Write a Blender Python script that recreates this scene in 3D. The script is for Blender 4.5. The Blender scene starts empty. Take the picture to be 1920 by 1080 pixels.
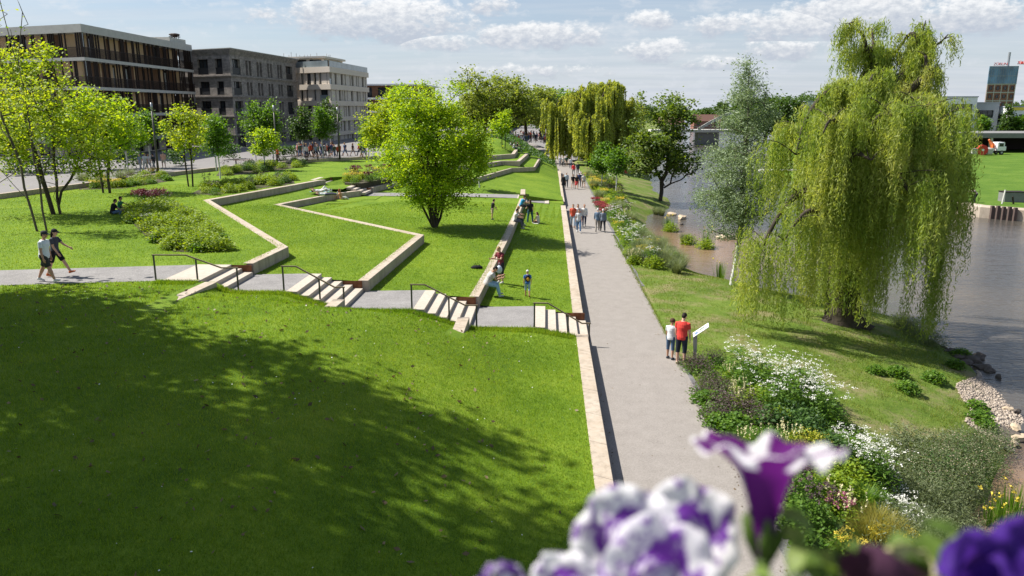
import bpy, bmesh, math, random
import numpy as np
from mathutils import Vector, Matrix
from mathutils.geometry import tessellate_polygon

SC = bpy.context.scene
COL = SC.collection
R = math.radians
rng = np.random.default_rng(7)
random.seed(7)

# ------------------------------------------------------------------ camera
CAMZ = 8.75
FPX = 1440.0
PITCH = math.atan(337 / FPX)
YAW = math.asin(65 / math.sqrt(65 ** 2 + 337 ** 2 + FPX ** 2))
cd = bpy.data.cameras.new("camera")
cam = bpy.data.objects.new("camera", cd)
COL.objects.link(cam)
cam.location = (0, 0, CAMZ)
cam.rotation_euler = (math.pi / 2 - PITCH, 0, YAW)
cd.sensor_width = 36
cd.lens = 27.0
cd.clip_start = 0.05
cd.clip_end = 6000
cd.dof.use_dof = True
cd.dof.focus_distance = 34
cd.dof.aperture_fstop = 4.6
SC.camera = cam

# ------------------------------------------------------------------ helpers
def tag(o, label=None, cat=None, group=None, kind=None):
    if label: o["label"] = label
    if cat: o["category"] = cat
    if group: o["group"] = group
    if kind: o["kind"] = kind
    return o

def thing(name, label, cat, loc=(0, 0, 0), rz=0.0, group=None):
    o = bpy.data.objects.new(name, None)
    o.empty_display_size = 0.3
    COL.objects.link(o)
    o.location = loc
    o.rotation_euler = (0, 0, rz)
    return tag(o, label, cat, group)

def copy_tree(o, parent=None):
    c = o.copy()
    COL.objects.link(c)
    c.parent = parent
    for ch in o.children:
        copy_tree(ch, c)
    return c

def link(name, me, parent=None, mats=None, smooth=False):
    o = bpy.data.objects.new(name, me)
    COL.objects.link(o)
    if mats is not None:
        for m in (mats if isinstance(mats, (list, tuple)) else [mats]):
            me.materials.append(m)
    if smooth:
        me.polygons.foreach_set("use_smooth", np.ones(len(me.polygons), dtype=bool))
    if parent is not None:
        o.parent = parent
    return o

def np_mesh(name, V, F, attrs=None):
    """V (n,3), F (m,k) all faces with k corners"""
    V = np.asarray(V, dtype=np.float32); F = np.asarray(F, dtype=np.int32)
    me = bpy.data.meshes.new(name)
    k = F.shape[1]
    me.vertices.add(len(V)); me.vertices.foreach_set("co", V.ravel())
    me.loops.add(F.size); me.loops.foreach_set("vertex_index", F.ravel())
    me.polygons.add(len(F))
    me.polygons.foreach_set("loop_start", np.arange(0, F.size, k, dtype=np.int32))
    me.polygons.foreach_set("loop_total", np.full(len(F), k, dtype=np.int32))
    if attrs:
        for an, av in attrs.items():
            a = me.attributes.new(an, "FLOAT", "POINT")
            a.data.foreach_set("value", np.asarray(av, dtype=np.float32))
    me.update(calc_edges=True)
    return me

class MB:
    def __init__(s):
        s.v = []; s.f = []; s.m = []
    def add(s, vs, fs, mi=0):
        b = len(s.v)
        s.v.extend([tuple(p) for p in vs])
        for f in fs:
            s.f.append(tuple(i + b for i in f)); s.m.append(mi)
        return s
    def box(s, x0, x1, y0, y1, z0, z1, mi=0):
        vs = [(x0, y0, z0), (x1, y0, z0), (x1, y1, z0), (x0, y1, z0), (x0, y0, z1), (x1, y0, z1), (x1, y1, z1), (x0, y1, z1)]
        return s.add(vs, [(3, 2, 1, 0), (4, 5, 6, 7), (0, 1, 5, 4), (1, 2, 6, 5), (2, 3, 7, 6), (3, 0, 4, 7)], mi)
    def bar(s, a, b, w, h=None, mi=0, up=(0, 0, 1)):
        a = Vector(a); b = Vector(b); h = h or w
        d = (b - a).normalized(); u = Vector(up)
        x = d.cross(u)
        if x.length < 1e-4: x = d.cross(Vector((1, 0, 0)))
        x.normalize(); y = x.cross(d).normalized()
        vs = []
        for p in (a, b):
            for sx, sy in ((-1, -1), (1, -1), (1, 1), (-1, 1)):
                vs.append(p + x * (sx * w / 2) + y * (sy * h / 2))
        return s.add(vs, [(0, 1, 2, 3), (7, 6, 5, 4), (0, 4, 5, 1), (1, 5, 6, 2), (2, 6, 7, 3), (3, 7, 4, 0)], mi)
    def prism(s, poly, z0, z1, mi=0):
        n = len(poly)
        zz1 = z1 if isinstance(z1, (list, tuple)) else [z1] * n
        vs = [(p[0], p[1], z0) for p in poly] + [(p[0], p[1], zz1[i]) for i, p in enumerate(poly)]
        fs = [(i, (i + 1) % n, n + (i + 1) % n, n + i) for i in range(n)]
        tri = tessellate_polygon([[Vector((p[0], p[1], 0)) for p in poly]])
        for t in tri:
            a, b, c = t
            ar = (poly[b][0] - poly[a][0]) * (poly[c][1] - poly[a][1]) - (poly[b][1] - poly[a][1]) * (poly[c][0] - poly[a][0])
            if ar < 0: b, c = c, b
            fs.append((n + a, n + b, n + c)); fs.append((c, b, a))
        return s.add(vs, fs, mi)
    def sheet(s, poly, zs, mi=0):
        n = len(poly)
        vs = [(p[0], p[1], zs if not isinstance(zs, (list, tuple)) else zs[i]) for i, p in enumerate(poly)]
        fs = []
        for a, b, c in tessellate_polygon([[Vector((p[0], p[1], 0)) for p in poly]]):
            ar = (poly[b][0] - poly[a][0]) * (poly[c][1] - poly[a][1]) - (poly[b][1] - poly[a][1]) * (poly[c][0] - poly[a][0])
            if ar < 0: b, c = c, b
            fs.append((a, b, c))
        return s.add(vs, fs, mi)
    def tube(s, pts, rad, n=6, mi=0, cap=True, flat=None):
        pts = [Vector(p) for p in pts]
        if not isinstance(rad, (list, tuple)): rad = [rad] * len(pts)
        rings = []
        prevx = None
        for i, p in enumerate(pts):
            d = (pts[min(i + 1, len(pts) - 1)] - pts[max(i - 1, 0)])
            if d.length < 1e-9: d = Vector((0, 0, 1))
            d.normalize()
            if prevx is None:
                x = d.cross(Vector((0, 1, 0)) if abs(d.y) < 0.9 else Vector((1, 0, 0)))
            else:
                x = prevx - d * prevx.dot(d)
                if x.length < 1e-5: x = d.cross(Vector((1, 0, 0)))
            x.normalize(); prevx = x; y = d.cross(x)
            r = rad[i]
            rx, ry = r if isinstance(r, (tuple, list)) else (r, r)
            rings.append([p + x * (math.cos(2 * math.pi * k / n) * rx) + y * (math.sin(2 * math.pi * k / n) * ry) for k in range(n)])
        vs = [q for r_ in rings for q in r_]
        fs = []
        for i in range(len(rings) - 1):
            for k in range(n):
                a = i * n + k; b = i * n + (k + 1) % n
                fs.append((a, b, b + n, a + n))
        if cap:
            fs.append(tuple(reversed(range(n)))); fs.append(tuple(range((len(rings) - 1) * n, len(rings) * n)))
        return s.add(vs, fs, mi)
    def ball(s, c, r, nu=10, nv=7, mi=0, rot=None):
        c = Vector(c); r = r if isinstance(r, (tuple, list)) else (r, r, r)
        vs = []; fs = []
        for j in range(1, nv):
            th = math.pi * j / nv
            for i in range(nu):
                ph = 2 * math.pi * i / nu
                q = Vector((r[0] * math.sin(th) * math.cos(ph), r[1] * math.sin(th) * math.sin(ph), r[2] * math.cos(th)))
                if rot is not None: q = rot @ q
                vs.append(c + q)
        t = Vector((0, 0, r[2])); b_ = Vector((0, 0, -r[2]))
        if rot is not None: t = rot @ t; b_ = rot @ b_
        vs.append(c + t); vs.append(c + b_)
        T = len(vs) - 2; B = T + 1
        for j in range(nv - 2):
            for i in range(nu):
                a = j * nu + i; b = j * nu + (i + 1) % nu
                fs.append((a, a + nu, b + nu, b))
        for i in range(nu):
            fs.append((T, i, (i + 1) % nu))
            a = (nv - 2) * nu
            fs.append((B, a + (i + 1) % nu, a + i))
        return s.add(vs, fs, mi)
    def build(s, name, mats, parent=None, smooth=False, origin=None):
        me = bpy.data.meshes.new(name)
        if origin is not None:
            o = Vector(origin)
            vv = [(p[0] - o[0], p[1] - o[1], p[2] - o[2]) for p in s.v]
        else:
            vv = s.v
        me.from_pydata(vv, [], s.f)
        ob = link(name, me, parent, mats, smooth)
        if len(me.materials) > 1:
            me.polygons.foreach_set("material_index", s.m)
        me.update()
        return ob

# ------------------------------------------------------------------ materials
class NT:
    def __init__(s, mat):
        mat.use_nodes = True
        s.t = mat.node_tree
        s.t.nodes.clear()
    def n(s, typ, **kw):
        nd = s.t.nodes.new(typ)
        for k, v in kw.items():
            if k.startswith("_"): setattr(nd, k[1:], v)
            else:
                key = int(k[1:]) if k[0] == "i" and k[1:].isdigit() else k.replace("__", " ")
                s.set(nd.inputs[key], v)
        return nd
    def set(s, inp, v):
        if isinstance(v, bpy.types.NodeSocket): s.t.links.new(v, inp)
        elif isinstance(v, bpy.types.Node): s.t.links.new(v.outputs[0], inp)
        else: inp.default_value = v
    def math(s, op, a, b=0.0, c=None, clamp=False):
        nd = s.t.nodes.new("ShaderNodeMath"); nd.operation = op; nd.use_clamp = clamp
        s.set(nd.inputs[0], a); s.set(nd.inputs[1], b)
        if c is not None: s.set(nd.inputs[2], c)
        return nd.outputs[0]
    def mix(s, f, a, b, blend="MIX"):
        nd = s.t.nodes.new("ShaderNodeMix"); nd.data_type = "RGBA"; nd.blend_type = blend
        s.set(nd.inputs[0], f); s.set(nd.inputs[6], a); s.set(nd.inputs[7], b)
        return nd.outputs[2]
    def ramp(s, f, stops):
        nd = s.t.nodes.new("ShaderNodeValToRGB")
        els = nd.color_ramp.elements
        while len(els) < len(stops): els.new(0.5)
        for e, (p, c) in zip(els, stops):
            e.position = p; e.color = c4(c)
        s.set(nd.inputs[0], f)
        return nd.outputs[0]
    def noise(s, vec, scale, detail=3, rough=0.55, dim="3D"):
        nd = s.t.nodes.new("ShaderNodeTexNoise"); nd.noise_dimensions = dim
        if vec is not None: s.set(nd.inputs["Vector"], vec)
        nd.inputs["Scale"].default_value = scale; nd.inputs["Detail"].default_value = detail; nd.inputs["Roughness"].default_value = rough
        return nd.outputs["Fac"]
    def coord(s, which="Object"):
        return s.t.nodes.new("ShaderNodeTexCoord").outputs[which]
    def mapping(s, vec, scale=(1, 1, 1), rot=(0, 0, 0), loc=(0, 0, 0)):
        nd = s.t.nodes.new("ShaderNodeMapping")
        s.set(nd.inputs[0], vec); nd.inputs["Scale"].default_value = scale; nd.inputs["Rotation"].default_value = rot; nd.inputs["Location"].default_value = loc
        return nd.outputs[0]
    def bump(s, h, strength=0.3, dist=0.02):
        nd = s.t.nodes.new("ShaderNodeBump"); nd.inputs["Strength"].default_value = strength; nd.inputs["Distance"].default_value = dist
        s.set(nd.inputs["Height"], h)
        return nd.outputs[0]
    def principled(s, **kw):
        nd = s.t.nodes.new("ShaderNodeBsdfPrincipled")
        for k, v in kw.items(): s.set(nd.inputs[k.replace("__", " ")], v)
        return nd
    def out(s, sh):
        o = s.t.nodes.new("ShaderNodeOutputMaterial")
        s.set(o.inputs[0], sh)

def c4(c):
    return (c[0], c[1], c[2], 1.0) if len(c) == 3 else tuple(c)

MATS = {}
def flat(name, c, rough=0.7, metal=0.0, var=0.12, scale=6.0, bump=0.0, spec=0.4, trans=0.0):
    """plain surface with a little procedural variation"""
    if name in MATS: return MATS[name]
    m = bpy.data.materials.new(name); t = NT(m)
    co = t.coord()
    nz = t.noise(co, scale, 4)
    a = tuple(max(0, x * (1 - var)) for x in c); b = tuple(min(1, x * (1 + var)) for x in c)
    col = t.ramp(nz, [(0.3, a), (0.7, b)])
    p = t.principled(Base__Color=col, Roughness=rough, Metallic=metal)
    p.inputs["Specular IOR Level"].default_value = spec
    if bump: t.set(p.inputs["Normal"], t.bump(t.noise(co, scale * 6, 4), bump, 0.02))
    t.out(p)
    MATS[name] = m
    return m

def leafmat(name, cols, trans=0.45, tcol=None, nscale=0.35, rough=0.55):
    """foliage: per-leaf colour from attribute rnd, clump variation by noise, light passing through"""
    if name in MATS: return MATS[name]
    m = bpy.data.materials.new(name); t = NT(m)
    at = t.t.nodes.new("ShaderNodeAttribute"); at.attribute_name = "rnd"
    nz = t.math("ADD", t.math("MULTIPLY", t.noise(t.coord(), nscale, 2), 0.62), t.math("MULTIPLY", t.noise(t.coord(), nscale * 6.3, 2), 0.38))
    f = t.math("ADD", t.math("MULTIPLY", at.outputs["Fac"], 0.60), t.math("MULTIPLY_ADD", nz, 1.45, -0.53))
    f = t.math("MAXIMUM", f, 0.0, clamp=True)
    n = len(cols)
    col = t.ramp(f, [(i / max(1, n - 1), c) for i, c in enumerate(cols)])
    p = t.principled(Base__Color=col, Roughness=rough)
    p.inputs["Specular IOR Level"].default_value = 0.35
    tr = t.t.nodes.new("ShaderNodeBsdfTranslucent")
    tc = t.mix(1.0, col, c4(tcol or (1.5, 1.35, 0.5)), "MULTIPLY")
    t.set(tr.inputs[0], tc)
    mx = t.t.nodes.new("ShaderNodeMixShader"); mx.inputs[0].default_value = trans
    t.set(mx.inputs[1], p); t.set(mx.inputs[2], tr)
    t.out(mx)
    MATS[name] = m
    return m

def grass_mat(name, c_dark, c_mid, c_light, bump=0.5, soil=None, trans=0.0):
    m = bpy.data.materials.new(name); t = NT(m)
    co = t.coord()
    n1 = t.noise(co, 0.35, 4); n2 = t.noise(co, 3.0, 4, 0.65); n3 = t.noise(co, 38.0, 3, 0.7)
    st = t.noise(t.mapping(co, (14, 3.0, 8), (0, 0, 0.35)), 3.2, 3, 0.7)
    f = t.math("ADD", t.math("MULTIPLY", n1, 0.5), t.math("ADD", t.math("MULTIPLY", n2, 0.4), t.math("ADD", t.math("MULTIPLY", n3, 0.5), t.math("MULTIPLY_ADD", st, 0.5, -0.45))))
    col = t.ramp(f, [(0.28, c_dark), (0.5, c_mid), (0.74, c_light)])
    if soil:
        k = t.ramp(t.noise(co, 0.55, 5, 0.65), [(0.47, (0, 0, 0)), (0.62, (1, 1, 1))])
        k2 = t.noise(co, 7.0, 4, 0.7)
        kk = t.math("MULTIPLY", k, t.math("MULTIPLY_ADD", k2, 2.2, -0.5, clamp=True))
        col = t.mix(kk, col, c4(soil))
    p = t.principled(Base__Color=col, Roughness=0.85)
    p.inputs["Specular IOR Level"].default_value = 0.15
    h = t.math("ADD", n3, t.math("MULTIPLY", st, 0.6))
    t.set(p.inputs["Normal"], t.bump(h, bump, 0.06))
    t.out(p)
    MATS[name] = m
    return m

M_LAWN = grass_mat("lawn", (0.049, 0.105, 0.007), (0.122, 0.203, 0.012), (0.226, 0.296, 0.029))
M_BANK = grass_mat("bank_grass", (0.050, 0.095, 0.012), (0.112, 0.172, 0.022), (0.200, 0.235, 0.055), soil=(0.27, 0.205, 0.125))
M_FARGRASS = grass_mat("meadow", (0.045, 0.095, 0.010), (0.085, 0.160, 0.016), (0.15, 0.21, 0.035))

def ramp_mat(name, stops, scale, rough=0.8, bump=0.2, bscale=None, detail=5, big=0.3, spec=0.3, stretch=None):
    m = bpy.data.materials.new(name); t = NT(m)
    co = t.coord()
    v = t.mapping(co, stretch) if stretch else co
    f = t.math("ADD", t.math("MULTIPLY", t.noise(v, scale, detail, 0.65), 1 - big), t.math("MULTIPLY", t.noise(co, scale * 0.06, 4), big))
    col = t.ramp(f, stops)
    p = t.principled(Base__Color=col, Roughness=rough)
    p.inputs["Specular IOR Level"].default_value = spec
    if bump: t.set(p.inputs["Normal"], t.bump(t.noise(v, bscale or scale, 4, 0.7), bump, 0.02))
    t.out(p); MATS[name] = m
    return m

M_PATH = ramp_mat("path_gravel", [(0.34, (0.190, 0.170, 0.152)), (0.5, (0.250, 0.226, 0.204)), (0.68, (0.315, 0.288, 0.262))], 34, 0.9, 0.3, None, 5, 0.22)
M_WALK = ramp_mat("walk_gravel", [(0.3, (0.13, 0.124, 0.120)), (0.5, (0.225, 0.214, 0.207)), (0.7, (0.34, 0.325, 0.313))], 22, 0.95, 0.5)
M_DARKGRAVEL = ramp_mat("slate_gravel", [(0.3, (0.05, 0.05, 0.055)), (0.5, (0.14, 0.135, 0.14)), (0.7, (0.32, 0.31, 0.30))], 30, 0.9, 0.8)
M_SOIL = ramp_mat("soil", [(0.3, (0.03, 0.028, 0.018)), (0.55, (0.07, 0.06, 0.035)), (0.75, (0.11, 0.10, 0.05))], 9, 0.95, 0.8)
M_PLAZA = ramp_mat("plaza_paving", [(0.3, (0.16, 0.150, 0.145)), (0.7, (0.235, 0.223, 0.213))], 3, 0.85, 0.05)

def stone_mat(name="limestone", k=1.0):
    m = bpy.data.materials.new(name); t = NT(m)
    co = t.coord()
    n1 = t.noise(co, 0.9, 4, 0.6); n2 = t.noise(t.mapping(co, (1, 1, 4)), 5, 5, 0.7); n3 = t.noise(co, 60, 3, 0.7)
    f = t.math("ADD", t.math("MULTIPLY", n1, 0.5), t.math("ADD", t.math("MULTIPLY", n2, 0.35), t.math("MULTIPLY", n3, 0.15)))
    col = t.ramp(f, [(0.30, (0.265 * k, 0.195 * k, 0.135 * k)), (0.44, (0.395 * k, 0.325 * k, 0.250 * k)), (0.7, (0.505 * k, 0.44 * k, 0.365 * k))])
    sx = t.t.nodes.new("ShaderNodeSeparateXYZ"); t.set(sx.inputs[0], co)
    # joints every 1.9 m along the wall, read from the distance along x+y
    d = t.math("MULTIPLY", t.math("ADD", t.math("MULTIPLY", sx.outputs[0], 0.55), sx.outputs[1]), 1 / 1.9)
    fr = t.math("FRACT", d)
    j = t.math("LESS_THAN", fr, 0.013)
    col = t.mix(t.math("MULTIPLY", j, 0.75), col, c4((0.12, 0.10, 0.08)))
    stk = t.ramp(t.noise(t.mapping(co, (2.6, 2.6, 0.35)), 1.6, 5, 0.7), [(0.48, (0, 0, 0)), (0.66, (1, 1, 1))])
    col = t.mix(t.math("MULTIPLY", stk, 0.42), col, c4((0.17, 0.145, 0.11)))
    rust = t.ramp(t.noise(co, 0.45, 3), [(0.62, (0, 0, 0)), (0.76, (1, 1, 1))])
    col = t.mix(t.math("MULTIPLY", rust, 0.45), col, c4((0.50, 0.32, 0.17)))
    p = t.principled(Base__Color=col, Roughness=0.85)
    p.inputs["Specular IOR Level"].default_value = 0.25
    t.set(p.inputs["Normal"], t.bump(t.math("ADD", n3, t.math("MULTIPLY", n2, 0.7)), 0.25, 0.01))
    t.out(p); MATS[name] = m
    return m
M_STONE = stone_mat()
M_STEP = ramp_mat("step_stone", [(0.3, (0.36, 0.305, 0.245)), (0.5, (0.445, 0.388, 0.32)), (0.7, (0.51, 0.455, 0.385))], 8, 0.85, 0.15)
M_CORTEN = ramp_mat("corten_steel", [(0.3, (0.10, 0.035, 0.015)), (0.5, (0.19, 0.075, 0.035)), (0.7, (0.28, 0.12, 0.06))], 7, 0.8, 0.2)
M_RAIL = ramp_mat("bronze_rail", [(0.3, (0.13, 0.10, 0.06)), (0.7, (0.26, 0.20, 0.13))], 9, 0.55, 0.1)
M_POST = flat("post_metal", (0.09, 0.085, 0.075), 0.5, 0.4)

# ------------------------------------------------------------------ sun and sky
ELEV = R(51)
TOSUN = Vector((-math.cos(ELEV) * 0.97, math.cos(ELEV) * 0.243, math.sin(ELEV)))
sl = bpy.data.lights.new("sun", "SUN"); sl.energy = 5.0; sl.angle = R(0.53); sl.color = (1.0, 0.955, 0.88)
so = bpy.data.objects.new("sun", sl); COL.objects.link(so)
so.rotation_euler = TOSUN.to_track_quat("Z", "Y").to_euler()
so.location = (-60, 15, 90)

W = bpy.data.worlds.new("World"); SC.world = W
def build_world():
    t = NT(W)
    d = t.coord("Generated")
    sky = t.t.nodes.new("ShaderNodeTexSky"); sky.sky_type = "NISHITA"; sky.sun_disc = False
    sky.sun_elevation = ELEV
    sky.sun_rotation = math.atan2(TOSUN.x, TOSUN.y)
    sky.air_density = 1.0; sky.dust_density = 1.0; sky.ozone_density = 1.2; sky.altitude = 150
    sp = t.t.nodes.new("ShaderNodeSeparateXYZ"); t.set(sp.inputs[0], d)
    x, y, z = sp.outputs
    az = t.math("ARCTAN2", x, y); el = t.math("ARCSINE", z)
    deg = 180 / math.pi
    az = t.math("MULTIPLY", az, deg); el = t.math("MULTIPLY", el, deg)
    # high thin veil, projected on a flat layer so the streaks crowd towards the horizon
    zz = t.math("ADD", t.math("MAXIMUM", z, 0.0), 0.06)
    pv = t.n("ShaderNodeCombineXYZ", i0=t.math("DIVIDE", x, zz), i1=t.math("DIVIDE", y, zz), i2=0.0).outputs[0]
    veil = t.noise(t.mapping(pv, (0.55, 1.0, 1), (0, 0, 0.5)), 0.42, 4, 0.62)
    veil2 = t.noise(t.mapping(pv, (0.35, 1.1, 1), (0, 0, 0.3)), 1.3, 4, 0.65)
    vf = t.math("ADD", t.math("MULTIPLY", veil, 0.65), t.math("MULTIPLY", veil2, 0.35))
    vm = t.ramp(vf, [(0.38, (0.10, 0.10, 0.10)), (0.52, (0.50, 0.50, 0.50)), (0.68, (0.92, 0.92, 0.92))])
    base = t.mix(1.0, sky.outputs[0], c4((0.92, 0.98, 1.06)), "MULTIPLY")
    veilcol = t.ramp(veil2, [(0.35, (4.7, 5.15, 6.0)), (0.62, (5.9, 6.2, 6.75))])
    hi = t.ramp(t.math("MULTIPLY", el, 1 / 90.0), [(0.14, (1, 1, 1)), (0.42, (0.50, 0.50, 0.50))])
    col = t.mix(t.math("MULTIPLY", t.math("MULTIPLY", vm, 0.80), hi), base, veilcol)
    # heaped clouds: puffs given by direction, edges broken with noise
    ae = t.n("ShaderNodeCombineXYZ", i0=az, i1=t.math("MULTIPLY", el, 1.7), i2=0.0).outputs[0]
    nb = t.noise(ae, 0.42, 3, 0.62); nf = t.noise(ae, 1.6, 5, 0.65)
    dens = None; hgt = None
    def vm_(op, u, v):
        nd = t.t.nodes.new("ShaderNodeVectorMath"); nd.operation = op
        t.set(nd.inputs[0], u); t.set(nd.inputs[1], v)
        return nd
    ae0 = t.n("ShaderNodeCombineXYZ", i0=az, i1=el, i2=0.0).outputs[0]
    for (a0, e0, w, h, k) in CLOUDS:
        q = vm_("MULTIPLY", vm_("SUBTRACT", ae0, (a0, e0, 0)).outputs[0], (0.78 / w, 0.86 / h, 0)).outputs[0]
        r2 = vm_("DOT_PRODUCT", q, q).outputs["Value"]
        g = t.math("MAXIMUM", t.math("MULTIPLY_ADD", r2, -k, k), -0.7)
        hh = vm_("DOT_PRODUCT", q, (0, 1, 0)).outputs["Value"]
        if dens is None: dens, hgt = g, hh
        else:
            gt = t.math("GREATER_THAN", g, dens)
            nd = t.t.nodes.new("ShaderNodeMix"); t.set(nd.inputs[0], gt); t.set(nd.inputs[2], hgt); t.set(nd.inputs[3], hh)
            hgt = nd.outputs[0]
            dens = t.math("MAXIMUM", dens, g)
    n_ = t.math("ADD", t.math("MULTIPLY_ADD", nb, 2.6, -1.45), t.math("MULTIPLY_ADD", nf, 1.5, -0.75))
    dd = t.math("ADD", dens, n_)
    cm = t.ramp(dd, [(0.0, (0, 0, 0)), (0.62, (1, 1, 1))])
    sh = t.math("ADD", t.math("MULTIPLY_ADD", hgt, 0.5, 0.42), t.math("MULTIPLY_ADD", nf, 1.3, -0.65))
    ccol = t.ramp(sh, [(0.12, (4.5, 4.9, 5.7)), (0.42, (5.9, 6.15, 6.6)), (0.80, (8.7, 8.7, 8.7))])
    col = t.mix(t.math("MULTIPLY", cm, 0.88), col, ccol)
    # extra faint scattered puffs
    sc_ = t.ramp(t.math("ADD", t.math("MULTIPLY", t.noise(t.mapping(ae, (1, 1.5, 1), loc=(13, 4, 0)), 0.30, 3, 0.6), 0.7), t.math("MULTIPLY", nf, 0.3)), [(0.53, (0, 0, 0)), (0.68, (1, 1, 1))])
    col = t.mix(t.math("MULTIPLY", t.math("MULTIPLY", sc_, 0.45), hi), col, c4((7.6, 7.6, 7.7)))
    hz = t.ramp(t.math("MULTIPLY", el, 1 / 12.0), [(0.0, (0.85, 0.85, 0.85)), (0.16, (0.62, 0.62, 0.62)), (0.55, (0.12, 0.12, 0.12)), (1.0, (0, 0, 0))])
    hc = t.ramp(veil2, [(0.35, (5.5, 6.0, 7.0)), (0.62, (6.1, 6.5, 7.2))])
    col = t.mix(t.math("MULTIPLY", hz, t.math("SUBTRACT", 1.0, t.math("MULTIPLY", cm, 0.8))), col, hc)
    bg = t.n("ShaderNodeBackground", Color=col, Strength=0.068)
    o = t.t.nodes.new("ShaderNodeOutputWorld"); t.set(o.inputs[0], bg.outputs[0])
CLOUDS = [(-11.9, 6.0, 6.4, 1.6, 1.25), (-16.0, 6.3, 2.2, 1.4, 1.0), (-0.6, 5.0, 4.2, 1.0, 1.25), (7.5, 3.9, 2.6, 0.9, 1.1), (17.2, 5.3, 4.4, 1.2, 1.2),
          (21.0, 5.9, 4.8, 1.7, 1.3), (26.4, 5.5, 5.0, 1.2, 1.1), (7.0, 5.9, 1.6, 0.7, 0.9), (12.3, 5.5, 2.4, 0.9, 0.95), (-4.0, 7.0, 1.6, 0.8, 0.95),
          (16.5, 3.9, 3.4, 0.8, 0.95), (11.3, 3.0, 2.4, 0.5, 0.9), (-7.4, 4.5, 2.8, 0.7, 0.95), (33.0, 7.5, 6.0, 1.8, 1.0), (-1.5, 2.6, 5.5, 0.5, 0.75)]
build_world()
W.cycles.sampling_method = "MANUAL"; W.cycles.sample_map_resolution = 512

SC.view_settings.view_transform = "Standard"
SC.view_settings.look = "None"
SC.view_settings.exposure = 0.80
SC.view_settings.gamma = 1.0
SC.render.engine = "CYCLES"
SC.cycles.max_bounces = 9
SC.cycles.diffuse_bounces = 6
SC.cycles.transparent_max_bounces = 4
SC.cycles.use_denoising = True
# ------------------------------------------------------------------ terrain
def lerp(a, b, t): return a + (b - a) * t
def sstep(t):
    t = min(1.0, max(0.0, t)); return t * t * (3 - 2 * t)
def interp(x, pts):
    if x <= pts[0][0]: return pts[0][1]
    for (a, va), (b, vb) in zip(pts, pts[1:]):
        if x <= b: return va + (vb - va) * (x - a) / (b - a)
    return pts[-1][1]
def h2(x, y, s=1.0, seed=0.0):
    return (math.sin(x * 1.3 * s + seed) * math.cos(y * 1.1 * s - seed * 2) + 0.5 * math.sin(x * 2.9 * s + y * 2.3 * s + seed * 3))

def yfront(x):
    """near edge of the cross walk with the stairs"""
    return interp(x, [(-60, 17.6), (-21, 25.25), (-14, 26.6), (-9.5, 27.0), (-5, 27.42), (-0.4, 27.76), (2, 27.8)])
BASE = [(-14.0, 2.65), (-12.0, 2.60), (-11.4, 2.22), (-9.5, 2.19), (-7.4, 1.5), (-4.9, 1.45), (-2.8, 0.76), (-0.3, 0.70), (1.2, 0.43)]
BIG = [(-60, 3.1), (-20, 2.85), (-12, 2.72), (-8, 2.48), (-5.4, 2.14), (-3, 1.42), (-1, 0.78), (0.2, 0.52), (1.2, 0.43)]
def mound_z(x, y):
    d = yfront(x) - y
    s = sstep(d / 3.4)
    z = lerp(interp(x, BASE), interp(x, BIG), s)
    if x < 0.6: z += 0.05 * s * h2(x * 0.5, y * 0.5) * min(1, (0.6 - x) / 2)
    return z

def grid_sheet(name, xs, rows, zf, mat, label_kind="structure"):
    """rows: function (x, t) -> y ; t in list"""
    V = []; F = []
    ts, yf = rows
    nx = len(xs)
    for t in ts:
        for x in xs:
            y = yf(x, t)
            V.append((x, y, zf(x, y)))
    for j in range(len(ts) - 1):
        for i in range(nx - 1):
            a = j * nx + i
            F.append((a, a + 1, a + 1 + nx, a + nx))
    me = np_mesh(name, V, F)
    o = link(name, me, None, mat, True)
    tag(o, kind=label_kind)
    return o

# near mound, from the wall by the path up to the plateau at the left
mound = grid_sheet("lawn_slope", [-60, -50, -42, -36, -31, -27] + list(np.arange(-24, 1.2, 0.5)) + [1.19],
                   (list(np.linspace(0, 1, 46)), lambda x, t: lerp(-6.0, yfront(x), t ** 0.8)), mound_z, M_LAWN)

# ---- level data: stairs ----
RISER = 0.147
L1, L2, L3, L4 = 0.735, 1.47, 2.205, 2.65

def strip_sheet(name, left, right, mat, zl, zr, sub=6, seam=None):
    """quad strip between two polylines with equal counts"""
    V = []; F = []
    n = len(left)
    for i in range(n):
        for k in range(sub + 1):
            u = k / sub
            a = zl[i] if isinstance(zl, (list, tuple)) else zl
            b = zr[i] if isinstance(zr, (list, tuple)) else zr
            V.append((lerp(left[i][0], right[i][0], u), lerp(left[i][1], right[i][1], u), lerp(a, b, u)))
    for i in range(n - 1):
        for k in range(sub):
            q = i * (sub + 1) + k
            F.append((q, q + 1, q + sub + 2, q + sub + 1))
    me = np_mesh(name, V, F)
    # keep all faces looking up
    o = link(name, me, None, mat, True)
    me.update()
    if me.polygons[0].normal.z < 0: me.flip_normals()
    tag(o, kind="structure")
    return o

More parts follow.
